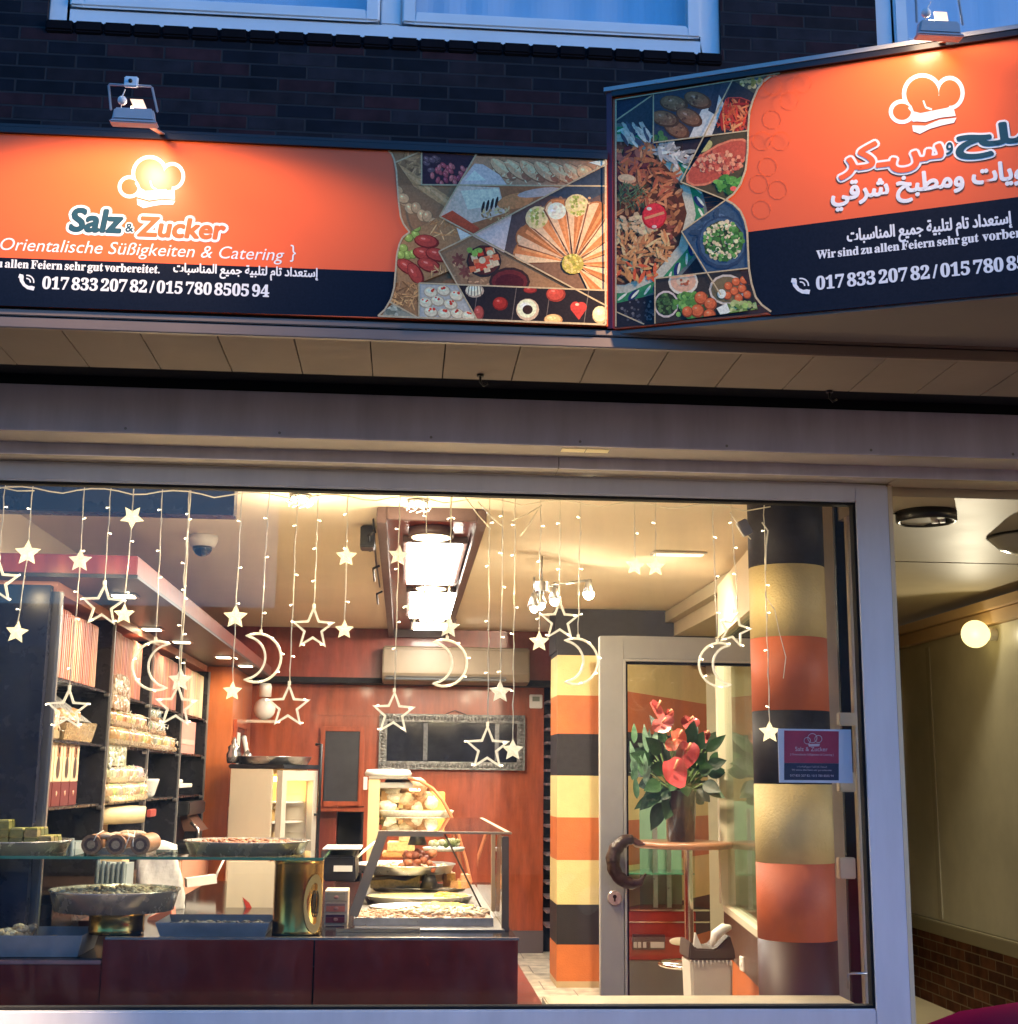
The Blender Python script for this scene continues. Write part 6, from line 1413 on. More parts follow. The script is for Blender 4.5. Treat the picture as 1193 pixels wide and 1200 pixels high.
a, c = at(434,1040,7.93), at(492,1026,7.93); q.prism([(a.x,7.93,a.z-.005),(c.x,7.93,a.z-.005),(c.x,7.93,c.z),(a.x+.2,7.93,c.z-.03),(a.x+.12,7.93,a.z+.045),(a.x,7.93,a.z+.04)], (0,.22,0), (.66,.54,.28)); q.build('slices', M_food, v4)
# middle level
a, c = at(438,1029,8.2), at(531,1022,8.2); q = MB(); q.box(a.x,c.x,8.2,8.9,a.z-.02,c.z); tag(q.build('steel_shelf', M_vf, None, .003, None, a), 'flat grey metal shelf across the middle of the vitrine', 'shelf')
for px, pyb, pyt in ((503,1041,1026),(489,990,978)):
    p = at(px,pyb,7.82); r_ = .055; q = MB(); q.lathe([(r_,0),(r_*.5,.085),(0,.085)], p, 24); tag(q.build('black_cone', M_dark, None, 0, None, p), 'small black cone lamp shade %s the round steel tray' % ('below' if pyb > 1000 else 'above'), 'lamp shade')
round_tray(414,534,1018,8.0,.045,at(474,1020,8.0).z-.01,'round steel tray of brown sweets on the upper vitrine level',.8,[(.5,.38,.24),(.40,.28,.17),(.55,.45,.3)],120,.013,mt=M_steel,grp='trays inside the slanted vitrine')
q = MB(); p = at(489,1010,7.85)
for k in range(34): q.ball((p.x+random.uniform(-.09,.10), 7.85+random.uniform(-.08,.08), p.z+random.uniform(-.04,.06)), random.uniform(.018,.03), 7, 5, (1,1,.8), random.choice([(.25,.07,.03),(.35,.12,.05),(.18,.05,.03)]), .15)
tag(q.build('nougat_heap', M_food, None, 0, None, p), 'heap of red brown nougat pieces on the round steel tray', 'sweets heap')
a, c = at(448,999,8.6), at(494,976,8.6); q = MB(); q.box(a.x,c.x,8.6,8.9,a.z-.03,a.z,(.60,.30,.09)); q.box(a.x+.03,c.x-.04,8.62,8.85,a.z+.001,a.z+.06,(.70,.52,.22)); q.box(a.x+.10,c.x-.06,8.64,8.85,a.z+.061,a.z+.10,(.72,.56,.28)); tag(q.build('cake_board', M_food, None, .006, None, a), 'wooden board with yellow cake blocks on the upper vitrine level', 'cake board')
q = MB(); p = at(520,997,8.4)
q.lathe([(0,0),(.12,0),(.13,.02),(.12,.022),(0,.008)], p, 28, (.5,.5,.45))
for k in range(24): q.ball((p.x+random.uniform(-.09,.09), 8.4+random.uniform(-.07,.07), p.z+.03+random.uniform(0,.03)), random.uniform(.016,.024), 7, 5, (1,1,.8), random.choice([(.10,.12,.03),(.2,.2,.06),(.4,.4,.25)]), .15)
tag(q.build('olive_plate', M_food, None, 0, None, p), 'little plate of dark green sweets beside the cake board', 'plate')
add_light('AREA', (P_(500,985).x, 7.3, zt-.03), 1.9, (1,.80,.45), .25)
bpy.data.objects[-1] if False else None
# curved rear vitrine
YR = 9.3
t = thing('curved_vitrine', 'curved glass cake vitrine with copper edge and cream sides', 'vitrine', (.1, 9.8, .5))
prof = [(478,912),(492,915),(507,924),(518,937),(528,955),(537,978),(546,1008),(553,1040),(560,1078)]
pts = [at(px,py,YR) for px, py in prof]
b = MB(); b.tube(pts, .012, 6); b.tube([p+Vector((0,1.5,0)) for p in pts], .012, 6); b.build('copper_edge', mat('copper edge', (.75,.28,.13), .3, .4), t)
b = MB(); b.add([p for p in pts]+[p+Vector((0,1.5,0)) for p in pts], [(i,i+1,i+10,i+9) for i in range(8)], None, True); b.build('curved_glass', M_glass, t, recalc=False)
a, c = at(432,913,YR), at(442,1030,YR); M_vc = mat('cream vitrine panel', (.66,.52,.27), .4)
MB().box(a.x,c.x,YR,YR+.04,.6,a.z).build('side_post', M_vc, t, .004); MB().box(a.x,c.x-.02,YR+.04,YR+1.5,.6,a.z-.01).build('back_panel', M_vc, t)
e = at(484,912,YR); MB().box(a.x,e.x,YR-.004,YR+1.5,a.z+.001,a.z+.02).build('top_panel', mat('silvery top', (.42,.38,.30), .3, .5), t, .003)
b = MB(); b.box(a.x+.03,e.x,YR+.02,YR+.3,a.z-.06,a.z-.02); b.build('lamp_hood', M_greyl, t, .004)
b = MB(); b.box(e.x-.02,e.x+.05,YR+.02,YR+.25,a.z-.075,a.z-.062); b.build('lamp_tube', lamp_mat('vitrine tube', (1,.80,.45), 2.5, False), t)
sh1 = at(500,965,YR); MB().box(c.x+.001,at(519,965,YR).x,YR+.02,YR+1.45,sh1.z-.012,sh1.z).build('glass_shelf', M_gglass, t)
MB().box(c.x+.001,at(556,1060,YR).x,YR+.02,YR+1.45,.7,at(500,1062,YR).z).build('base_deck', M_steel, t)
b = MB(); b.box(c.x+.01,c.x+.06,YR+.1,YR+.18,sh1.z+.02,a.z-.08); b.box(c.x+.10,c.x+.13,YR+.1,YR+.18,sh1.z-.0+.02,a.z-.08); b.box(c.x-.0,c.x+.16,YR+.1,YR+.18,sh1.z+.10,sh1.z+.13); b.build('wood_rack', mat('light wood rack', (.55,.33,.13), .5), t)
add_light('AREA', ((a.x+e.x)/2+.1, YR+.4, a.z-.09), .8, (1,.78,.42), .25)
p = at(486,962,YR+.2); t2 = thing('pastry_basket', 'white dish heaped with cream filled pastries in the curved vitrine', 'pastries', p)
b = MB(); b.lathe([(0,0),(.22,0),(.27,.07),(.26,.075),(.2,.02),(0,.015)], p, 32, (.72,.66,.5)); b.build('dish', M_food, t2)
b = MB()
for k in range(28):
    q = p+Vector((random.uniform(-.22,.13), random.uniform(-.12,.12), random.uniform(.08,.24)))
    if q.x-p.x > .05 and q.z > p.z+.16: continue
    b.ball(q, random.uniform(.045,.07), 10, 7, (1.5,.9,.85), random.choice([(.75,.66,.48),(.7,.58,.38),(.55,.32,.17),(.78,.72,.58)]), .14, random.uniform(0,3))
b.build('pastries', M_food, t2)
q = at(508,940,YR+.3); b = MB(); b.box(q.x-.08,q.x+.08,q.y,q.y+.15,q.z-.07,q.z+.07,(.70,.50,.12)); b.build('yellow_box', M_box, t2, .005)
p = at(455,908,YR+.3); q = MB(); q.lathe([(0,0),(.16,0),(.165,.02),(.15,.045),(0,.05)], Vector((p.x,p.y,a.z+.021)), 32); tag(q.build('white_bowl', M_porc, None, 0, None, (p.x,p.y,a.z+.021)), 'upturned white bowl on top of the curved vitrine', 'bowl')
p = at(460,940,YR+.6); q = MB(); q.lathe([(0,-.2),(.06,-.2),(.11,-.05),(.11,.09),(0,.1)], p, 24); tag(q.build('white_canister', M_porc, None, 0, None, p), 'white canister standing at the back of the curved vitrine', 'canister')

# =================================================================== GLASS DOOR
YD = 7.0
t = thing('glass_door', 'grey aluminium glass door with brown crescent pull handle', 'door', (1.5, YD, 0))
a, c = at(703,745,YD), at(733,775,YD); xR = 2.03
b = MB(); b.box(a.x,c.x-.012,YD,YD+.06,.0,a.z); b.box(xR-.13,xR,YD,YD+.06,0,a.z); b.box(c.x-.012,xR-.13,YD,YD+.06,c.z+.012,a.z); b.box(c.x-.012,xR-.13,YD,YD+.06,0,.12); b.build('leaf_frame', M_alu, t, .004)
b = MB(); b.box(c.x-.012,c.x,YD-.008,YD+.06,.12,c.z+.012); b.box(c.x,xR-.13,YD-.008,YD+.06,c.z,c.z+.012); b.build('glazing_bead', mat('bead', (.42,.40,.36), .35), t, .002)
b = MB(); b.box(c.x+.0005,c.x+.012,YD+.01,YD+.05,.13,c.z-.001); b.box(c.x+.012,xR-.131,YD+.01,YD+.05,c.z-.012,c.z-.001); b.build('gasket', M_gap, t)
MB().box(c.x+.001,xR-.131,YD+.025,YD+.031,.12,c.z).build('door_glass', M_glass, t)
cr_ = [(742,984),(735,984),(727,988),(721,996),(718,1006),(719,1017),(724,1027),(732,1033),(742,1036),(750,1034),(755,1027)]
rad = [.022,.030,.034,.036,.036,.035,.034,.032,.026,.018,.007]
pts = [at(px,py,YD-.07) for px, py in cr_]
b = MB()
fine = []; fr_ = []
for i in range(len(pts)-1):
    for k in range(3):
        f = k/3; fine.append(pts[i].lerp(pts[i+1],f)); fr_.append(rad[i]*(1-f)+rad[i+1]*f)
fine.append(pts[-1]); fr_.append(rad[-1]); b.tube(fine, [r_*(1+.06*math.sin(i*1.7)) for i, r_ in enumerate(fr_)], 12)
b.tube([at(755,1027,YD-.07), at(757,1024,YD-.07)], .006)
b.cyl(at(722,1000,YD-.06), at(722,1000,YD+.01), .014); b.cyl(at(727,1028,YD-.06), at(727,1028,YD+.01), .014)
b.build('crescent_handle', mat('brown leather handle', (.05,.025,.017), .3, vary=.3, vscale=30, bump=.6, bscale=50), t)
b = MB()
for k in range(5): b.ball(at(740+k*2.5,983+k*1.6,YD-.07), .016, 8, 6, (2.0,1,.6), None, .05, .3)
b.build('handle_fingers', mat('reddish leather', (.14,.05,.035), .35), t)
p = at(720,1052,YD); b = MB(); b.cyl((p.x,YD-.001,p.z),(p.x,YD-.012,p.z),.036,n=28); f = b.build('lock_plate', M_greyl, t, .002)
b = MB(); b.cyl((p.x,YD-.0125,p.z+.006),(p.x,YD-.015,p.z+.006),.010,n=14); b.box(p.x-.004,p.x+.004,YD-.015,YD-.0125,p.z-.018,p.z); b.build('keyhole', M_gap, f)

# =================================================================== BEHIND THE DOOR
p = at(806,987,8.9)
t = thing('bar_table', 'round wooden bar table on chrome pole behind the glass door', 'bar table', (p.x, 8.9, 0))
zt = p.z
MB().lathe([(0,-.035),(.31,-.035),(.325,-.02),(.325,0),(.31,.006),(0,.006)], (at(800,987,8.9).x,8.9,zt), 48).build('table_top', mat('table wood', (.30,.14,.07), .3, vary=.2, vscale=8, coat=.4), t)
M_chr = mat('chrome', (.7,.68,.62), .12, 1)
MB().cyl((p.x,8.9,.02),(p.x,8.9,zt-.036),.03,n=20).build('pole', M_chr, t)
zr = at(790,1130,8.9).z; b = MB(); b.tube([(p.x+.19*math.cos(a_),8.9+.19*math.sin(a_),zr) for a_ in np.linspace(0,2*math.pi,33)[:-1]], .014, 8, True); b.tube([(p.x-.19,8.9,zr),(p.x+.19,8.9,zr)], .010, 6); b.build('foot_ring', M_chr, t)
MB().lathe([(0,0),(.21,0),(.21,.012),(.05,.03),(0,.03)], (p.x,8.9,0), 40).build('base', M_dark, t)
pc_ = at(798,980,8.85)
t = thing('flower_pot', 'potted red anthurium with dark leaves on the bar table', 'potted plant', (pc_.x, 8.85, zt+.007))
b = MB(); b.lathe([(0,0),(.088,0),(.105,.32),(.108,.325),(.098,.325),(.09,.30),(0,.29)], (pc_.x,8.85,zt+.007), 36); b.build('pot', mat('dark navy pot', (.02,.025,.035), .1, coat=.6), t)
def leaf(b, base, tip, wd, col, droop=.0, nrm=None):
    base = Vector(base); tip = Vector(tip); ax = tip-base; L = ax.length; ax.normalize(); s_ = ax.cross(Vector((0,-1,.2))).normalized(); n_ = s_.cross(ax)
    n = 7; vs = []
    for i in range(n+1):
        f = i/n; w = wd*math.sin(math.pi*min(1,f*1.02))**.7*(1.25-.6*f) if 0 < f < 1 else .001
        c = base+ax*L*f+n_*(-.25*L*f*f*droop)
        vs += [c-s_*w+n_*w*.25, c, c+s_*w+n_*w*.25]
    b.add(vs, [(3*i,3*i+1,3*i+4,3*i+3) for i in range(n)]+[(3*i+1,3*i+2,3*i+5,3*i+4) for i in range(n)], col, True)
M_leaf = mat('anthurium leaf', attr=True, rough=.4, vary=.3, vscale=22, bump=.5, bscale=40)
b = MB(); top = Vector((pc_.x, 8.85, zt+.33)); GR = [(.010,.035,.012),(.018,.055,.018),(.007,.024,.012),(.03,.08,.03),(.012,.036,.022)]
st = MB()
lv = [(742,905),(748,880),(752,920),(760,868),(765,900),(770,850),(780,880),(786,925),(800,870),(812,850),(822,862),(826,885),(818,905),(832,900),(846,865),(850,885),(840,925),(775,935),(757,935),(805,930),(822,925),(790,860),(748,945),(765,960),(846,905),(812,890)]
lv += [(762,942),(780,948),(806,945),(824,940),(770,925),(814,915),(796,936)]
lv += [(px+random.uniform(-9,9), py+random.uniform(-8,8)) for px, py in lv]
for i, (px, py) in enumerate(lv):
    q = at(px, py, 8.85+random.uniform(-.22,.18)); m = top.lerp(q, .62)+Vector((0,0,.04)); st.tube([top+Vector((random.uniform(-.05,.05),random.uniform(-.05,.05),-.04)), m], .006, 5); ln = (q-m)
    leaf(b, m, q+ln*.25, random.uniform(.030,.052), random.choice(GR), random.uniform(0,.6))
for k in range(16):
    q = at(random.uniform(737,765), random.uniform(870,940), 8.8+random.uniform(-.1,.2)); leaf(b, q, q+Vector((random.uniform(-.07,.07),0,random.uniform(.1,.2))), .022, random.choice([(.12,.22,.14),(.08,.18,.09),(.18,.28,.2)]), .3)
b.build('leaf', M_leaf, t, recalc=False).name = 'foliage'
b = MB()
def spathe(px, py, Y, w, h, col, rot):
    c = at(px, py, Y); vs = []; n = 18
    for i in range(n):
        a_ = 2*math.pi*i/n; r_ = 1-.30*math.exp(-((a_-math.pi/2)/.35)**2)+.28*math.exp(-((a_-1.5*math.pi)/.4)**2)
        x, y = r_*math.cos(a_)*w, r_*math.sin(a_)*h; cs, sn = math.cos(R(rot)), math.sin(R(rot))
        vs.append(c+Vector((x*cs-y*sn, -.03*(abs(x)/w)**2-.02*math.sin(a_*3), x*sn+y*cs)))
    b.add(vs+[c+Vector((0,.02,0))], [(i,(i+1)%n,n) for i in range(n)], col, True)
    b.tube([c+Vector((0,-.01,.01)), c+Vector((.015,-.05,h*.7))], .008, 6, col=(.72,.35,.2)); st.tube([top, top.lerp(c,.6)+Vector((0,0,.05)), c+Vector((0,.02,0))], .006, 5)
for a_ in ((776,848,8.7,.08,.05,(.50,.13,.13),20),(808,846,8.75,.062,.045,(.48,.10,.10),-15),(795,865,8.65,.05,.07,(.62,.14,.09),25),(787,872,8.66,.045,.04,(.6,.13,.1),-40),(805,882,8.62,.075,.085,(.26,.035,.04),-10),(790,903,8.58,.08,.095,(.56,.07,.08),25),(770,832,8.75,.03,.085,(.62,.14,.12),35),(783,838,8.8,.03,.05,(.45,.08,.06),-10),(826,862,8.8,.03,.04,(.45,.10,.10),0)): spathe(*a_)
b.build('flower', mat('anthurium bloom', attr=True, rough=.25, coat=.4), t, recalc=False).name = 'blooms'
st.build('stem', mat('green stem', (.10,.16,.05), .5), t)
# waste bin
p = at(829,1100,7.6)
t = thing('waste_bin', 'grey waste bin with dark swing lid behind the glass door', 'waste bin', (p.x, 7.6, 0))
zl_ = at(829,1122,7.6).z
b = MB(); w0, w1 = .10, .118
b.hexa([(p.x-w0,7.52,0),(p.x+w0,7.52,0),(p.x+w0,7.72,0),(p.x-w0,7.72,0),(p.x-w1,7.50,zl_),(p.x+w1,7.50,zl_),(p.x+w1,7.74,zl_),(p.x-w1,7.74,zl_)]); b.build('bin_body', mat('pale grey bin', (.62,.58,.50), .4, vary=.1), t, .012)
b = MB(); b.prism([(p.x-.13,7.49,zl_+.001),(p.x+.13,7.49,zl_+.001),(p.x+.125,7.49,zl_+.05),(p.x+.10,7.49,zl_+.13),(p.x+.02,7.49,zl_+.055),(p.x-.09,7.49,zl_+.06),(p.x-.12,7.49,zl_+.10)], (0,.26,0)); b.build('lid', mat('anthracite lid', (.07,.065,.06), .4), t, .008)
b = MB(); b.tube([(p.x+.0,7.50,zl_+.075),(p.x+.02,7.49,zl_+.13),(p.x+.07,7.5,zl_+.165),(p.x+.11,7.5,zl_+.17)], [.012,.03,.028,.012], 8); b.hexa([(p.x-.10,7.5,zl_+.06),(p.x-.05,7.5,zl_+.06),(p.x-.05,7.52,zl_+.06),(p.x-.10,7.52,zl_+.06),(p.x-.09,7.5,zl_+.14),(p.x-.085,7.5,zl_+.14),(p.x-.085,7.52,zl_+.14),(p.x-.09,7.52,zl_+.14)]); b.build('paper', M_white2, t)
b = MB(); n = 11
for k in range(n):
    x = p.x-.118+k*.244/n; b.tube([(x,7.497,zl_-.002),(x+.004,7.493,zl_-.012-random.uniform(0,.03))], .004, 4)
b.build('bag_edge', mat('film highlight'), t)
b = MB(); b.box(p.x-.10,p.x-.075,7.503,7.506,zl_-.30,zl_-.20); b.build('blue_sticker', mat('pale blue sticker', (.3,.5,.55), .4), t)
# chilled cabinet behind
YK = 10.0
t = thing('chilled_cabinet', 'low chilled glass cabinet with maroon control panel behind the bar table', 'chilled cabinet', (1.9, YK, 0))
x0, x1 = 1.56, at(815,1050,YK).x; z1, z2, z3 = at(760,1067,YK).z, at(760,1125,YK).z, at(760,988,YK).z
MB().box(x0,x1,YK,YK+.5,z2,z1).build('control_panel', M_wine, t, .004); MB().box(x0,x1,YK+.01,YK+.5,0,z2-.002).build('grille_base', mat('grey grille', (.09,.08,.07), .4), t)
b = MB(); b.box(x0,x1+.1,YK-.012,YK-.001,z1-.004,z1+.008); b.box(x0,x1+.1,YK-.010,YK-.001,z1-.085,z1-.075); b.build('chrome_trim', M_chr, t)
MB().box(x0+.0,x1,YK+.005,YK+.011,z1+.009,z3).build('glass_front', M_gglass, t); MB().box(x0,x1,YK+.48,YK+.5,z1+.001,z3+.3).build('back_wall', mat('pale green lining', (.18,.30,.20), .4), t)
b = MB()
for px in (768,784): q = at(px,1000,YK+.1); b.box(q.x-.016,q.x+.016,YK+.1,YK+.12,z1+.01,z3+.25)
b.build('rail', M_steel, t)
MB().box(x0,x1,YK+.02,YK+.46,at(760,1025,YK).z,at(760,1025,YK).z+.008).build('shelf_board', M_gedge, t)
a, c = at(741,1113,YK), at(779,1095,YK); MB().box(a.x,c.x,YK-.014,YK-.0015,a.z,c.z).build('display_frame', mat('dark frame', (.035,.012,.012), .3), t, .004)
b = MB()
for px in (744,749,755): q = at(px,1107,YK); b.box(q.x-.012,q.x+.012,YK-.018,YK-.0145,q.z-.02,q.z+.02)
q = at(770,1107,YK); b.box(q.x-.05,q.x+.05,YK-.018,YK-.0145,q.z-.02,q.z+.02); b.build('button', mat('grey button', (.30,.26,.24), .4), t)
q = at(796,1103,YK); b = MB(); b.ball((q.x,YK-.006,q.z), .075, 20, 8, (1,.12,.38)); b.build('oval_badge', mat('cream badge', (.66,.58,.42), .3), t)

# =================================================================== PAPER SIGN ON THE PANE
a, c = at(913,917,YG+.012), at(997,855,YG+.012)
t = thing('paper_sign', 'laminated paper with red and navy print taped inside the pane over the column', 'paper sign', ((a.x+c.x)/2, YG+.012, a.z))
MB().box(a.x,c.x,YG+.010,YG+.013,a.z,c.z).build('sheet', mat('laminated white paper', (.70,.72,.76), .25, coat=.4), t)
P2 = lambda px, py, d=0: at(px, py, YG+.0095-d)
b = MB()
b.add([P2(919,894),P2(983,894.5),P2(983,857),P2(919,856)], [(0,1,2,3)], (.40,.03,.07)); b.add([P2(919,914),P2(983,914.5),P2(983,894.6),P2(919,894.1)], [(0,1,2,3)], (.02,.025,.06)); b.build('print', M_box, t, recalc=False)
b = MB()
def ptext(body, x0, x1, py, mb, d=.0005, **k):
    vs, fs = glyphs(body, **k); xs_ = [v[0] for v in vs]; p0, p1 = P2(x0,py,d), P2(x1,py,d); s_ = (p1.x-p0.x)/(max(xs_)-min(xs_)); mb.add([(p0.x+(x-min(xs_))*s_, p0.y, p0.z+y*s_) for x, y in vs], fs)
ptext('Salz & Zucker', 932, 970, 880, b); ptext('{ Orientalische Süßigkeiten & Catering }', 926, 977, 885, b); ptext('017 833 207 82 / 015 780 8505 94', 926, 977, 910, b); ptext('Wir sind zu allen Feiern sehr gut vorbereitet.', 928, 975, 903, b); ptext(arabic('إستعداد تام لتلبية جميع المناسبات'), 934, 969, 899, b)
for (px, py, r_) in ((946,868,3.8),(952,865,5.4),(959,866,4.2)): b.tube([P2(px+r_*math.cos(a_), py+r_*math.sin(a_), .001) for a_ in np.linspace(0,2*math.pi,17)[:-1]], .0016, 4, True)
b.add([P2(947,872,.0006),P2(961,871.5,.0006),P2(960,874.5,.0006),P2(948,875,.0006)], [(0,1,2,3)])
b.build('lettering', mat('pale print', (.62,.50,.52), .4), t, recalc=False)
# small white adapter of the light curtain
p = at(873,618,5.95); q = MB(); q.bar(p+Vector((-.02,0,.03)), p+Vector((.015,0,-.035)), .05, .035, (0,1,0)); tag(q.build('plug_adapter', mat('beige adapter', (.40,.36,.30), .4), None, .005, None, p), 'small beige plug adapter hanging beside the round column', 'plug adapter')

# =================================================================== STAR AND MOON CURTAIN
YP = 5.95
M_cord = mat('clear cord', (.75,.68,.52), .25, emit=(1,.8,.45), estr=.03, sample=False)
M_led = lamp_mat('led glow', (1,.84,.50), 2.2, False)
M_star = mat('clear acrylic star', (.80,.76,.66), .18, coat=.5, emit=(1,.82,.48), estr=.14, alpha=.72, sample=False, vary=.25, vscale=60)
M_starg = mat('glowing acrylic star', (.80,.74,.55), .18, coat=.5, emit=(1,.80,.40), estr=.28, alpha=.85, sample=False, vary=.3, vscale=60)
LEDMESH = None
def led(p, d, parent):
    global LEDMESH
    if LEDMESH is None:
        b = MB(); b.tube([(0,0,0),(.006,0,.002),(.012,0,.001)], [.0010,.0010,.0028], 5); b.ball((.0135,0,.001), .0036, 6, 5); LEDMESH = b.build('led_bulb', M_led, None); o = LEDMESH
    else:
        o = LEDMESH.copy(); COL.objects.link(o)
    o.parent = parent; o.location = p-parent.location; o.rotation_euler = (random.uniform(-.5,.5), random.uniform(-.5,.5), 0 if d > 0 else math.pi); return o
def star_pts(c, r, ri, tilt, y):
    return [Vector((c.x+(r if k%2==0 else ri)*math.sin(k*math.pi/5+tilt), y, c.z+(r if k%2==0 else ri)*math.cos(k*math.pi/5+tilt))) for k in range(10)]
def small_star(c, r, tilt, parent, m):
    b = MB(); f = star_pts(c, r, r*.46, tilt, c.y); n = len(b.v)
    vs = f+[c+Vector((0,-.010,0)), c+Vector((0,.010,0))]
    b.add(vs, [(k,(k+1)%10,10) for k in range(10)]+[((k+1)%10,k,11) for k in range(10)])
    for k in range(0,10,2): b.tube([f[k]*1.0, c+Vector((0,-.006,0))], .0016, 4)
    g = star_pts(c, r*.55, r*.27, tilt, c.y-.009); b.tube(g, .0018, 4, True); b.tube(f, .0024, 5, True)
    return b.build('small_star', m, parent)
def big_star(c, r, tilt, parent):
    b = MB(); o = star_pts(c, r, r*.44, tilt, c.y); i = star_pts(c, r*.81, r*.355, tilt, c.y)
    dz = Vector((0,.007,0))
    b.add([p-dz for p in o]+[p-dz for p in i]+[p+dz for p in o]+[p+dz for p in i], [q for k in range(10) for q in ((k,(k+1)%10,(k+1)%10+10,k+10),(k+20,k+30,(k+1)%10+30,(k+1)%10+20),(k,k+20,(k+1)%10+20,(k+1)%10),(k+10,(k+1)%10+10,(k+1)%10+30,k+30))])
    b.tube([p-dz for p in o], .0022, 5, True); b.tube([p-dz for p in i], .002, 5, True)
    b.cyl(c+Vector((0,0,r*.93)), c+Vector((0,0,r*1.12)), .007, n=10)
    return b.build('outlined_star', M_star, parent)
def moon(c, r, side, parent):
    """crescent ring; side +1 bulges to the right"""
    out = []; ro = r; 
    a0 = R(118)
    for k in range(21):
        a_ = -a0+2*a0*k/20; out.append((side*(ro*math.cos(a_)-ro*.25), ro*math.sin(a_)))
    p0 = out[0]; p1 = out[-1]; cx_ = -ro*.78; ri = math.hypot(p0[0]/side-cx_, p0[1]); b0 = math.atan2(p1[1], p1[0]/side-cx_); inn = []
    for k in range(21):
        a_ = b0-2*b0*k/20; inn.append((side*(cx_+ri*math.cos(a_)), ri*math.sin(a_)))
    b = MB(); O = [c+Vector((x,0,z)) for x, z in out]; I = [c+Vector((x,0,z)) for x, z in inn[1:-1]]
    b.tube(O+I, .0056, 6, True); b.tube([p+Vector((0,-.004,0)) for p in O], .0028, 5)
    b.cyl(c+Vector((side*(O[17]-c).x*side,0,(O[17]-c).z)), c+Vector(((O[17]-c).x,0,(O[17]-c).z+.018)), .007, n=10)
    f = b.build('crescent_moon', M_star, parent)
    for k in range(3, 20, 4): led(O[k]+Vector((0,-.008,0)), 1, parent)
    return O[17]
GP = 'star and moon light curtain strands'
# (label, list of (kind, px, py, radius px, tilt))
STR = [
 ('large glowing star cut by the left picture edge', [('B',-4,682,27,0)], 'g'),
 ('two small glowing stars on the strand nearest the left edge', [('S',32,648,15,0),('S',16,741,13,.1)], 'g'),
 ('strand of one small and one large star before the first shelf bay', [('S',94,657,13.5,0),('B',79,832,25,0)], ''),
 ('large outlined star in front of the red cornice corner', [('B',121,710,26,.03)], ''),
 ('strand with an upside down star and a small gold star by the cornice corner', [('S',155,606,14,.62),('S',144,720,12,0)], 'g'),
 ('crescent moon open to the right before the second shelf bay', [('M',177,780,28,-1)], ''),
 ('small star hanging before the third shelf bay', [('S',211,797,14,0)], ''),
 ('large outlined star low before the third shelf bay', [('B',207,828,26,.02)], ''),
 ('two small stars on the strand before the tall cherry cabinet', [('S',276,723,14,0),('S',273,810,11,0)], 'g'),
 ('crescent moon bulging right, left of the dark red band', [('M',308,771,28,1)], ''),
 ('lowest large outlined star left of the blackboard', [('B',338,828,26,0)], ''),
 ('large outlined star at the top edge of the dark red band', [('B',367,737,26,0)], ''),
 ('two small glowing stars on the strand just left of the light box', [('S',406,652,12.5,0),('S',404,738,11,0)], 'g'),
 ('strand with a small star at the light box and a large one on the mirror', [('S',467,651,12.5,.1),('B',461,836,26,.02)], ''),
 ('large outlined star across the glowing light panels', [('B',497,718,25,0)], ''),
 ('small star right of the glowing light panels', [('S',526,735,13,.05)], ''),
 ('crescent moon in front of the air conditioner', [('M',527,777,27,1)], ''),
 ('lowest large outlined star on the right half of the mirror', [('B',571,877,27,0)], ''),
 ('small star just above the mirror', [('S',586,811,13,0)], ''),
 ('small star at the right end of the mirror', [('S',601,879,12.5,0)], ''),
 ('small glowing star below the spotlight rail', [('S',632,752,12,0)], 'g'),
 ('large outlined star hanging at the spotlight rail', [('B',656,728,25,0)], ''),
 ('crescent moon above the striped pillar', [('M',681,775,27,1)], ''),
 ('left one of the two small stars above the glass door', [('S',744,663,12,.1)], 'g'),
 ('right one of the two small stars above the glass door', [('S',768,664,12,0)], 'g'),
 ('crescent moon open to the right beside the round column', [('M',838,779,26,-1)], ''),
 ('tilted outlined star partly behind the round column', [('B',860,738,22,.25)], ''),
 ('small star in front of the dark band of the round column', [('S',902,858,13,0)], 'g')]
pxm = .00378
ztop = 2.90
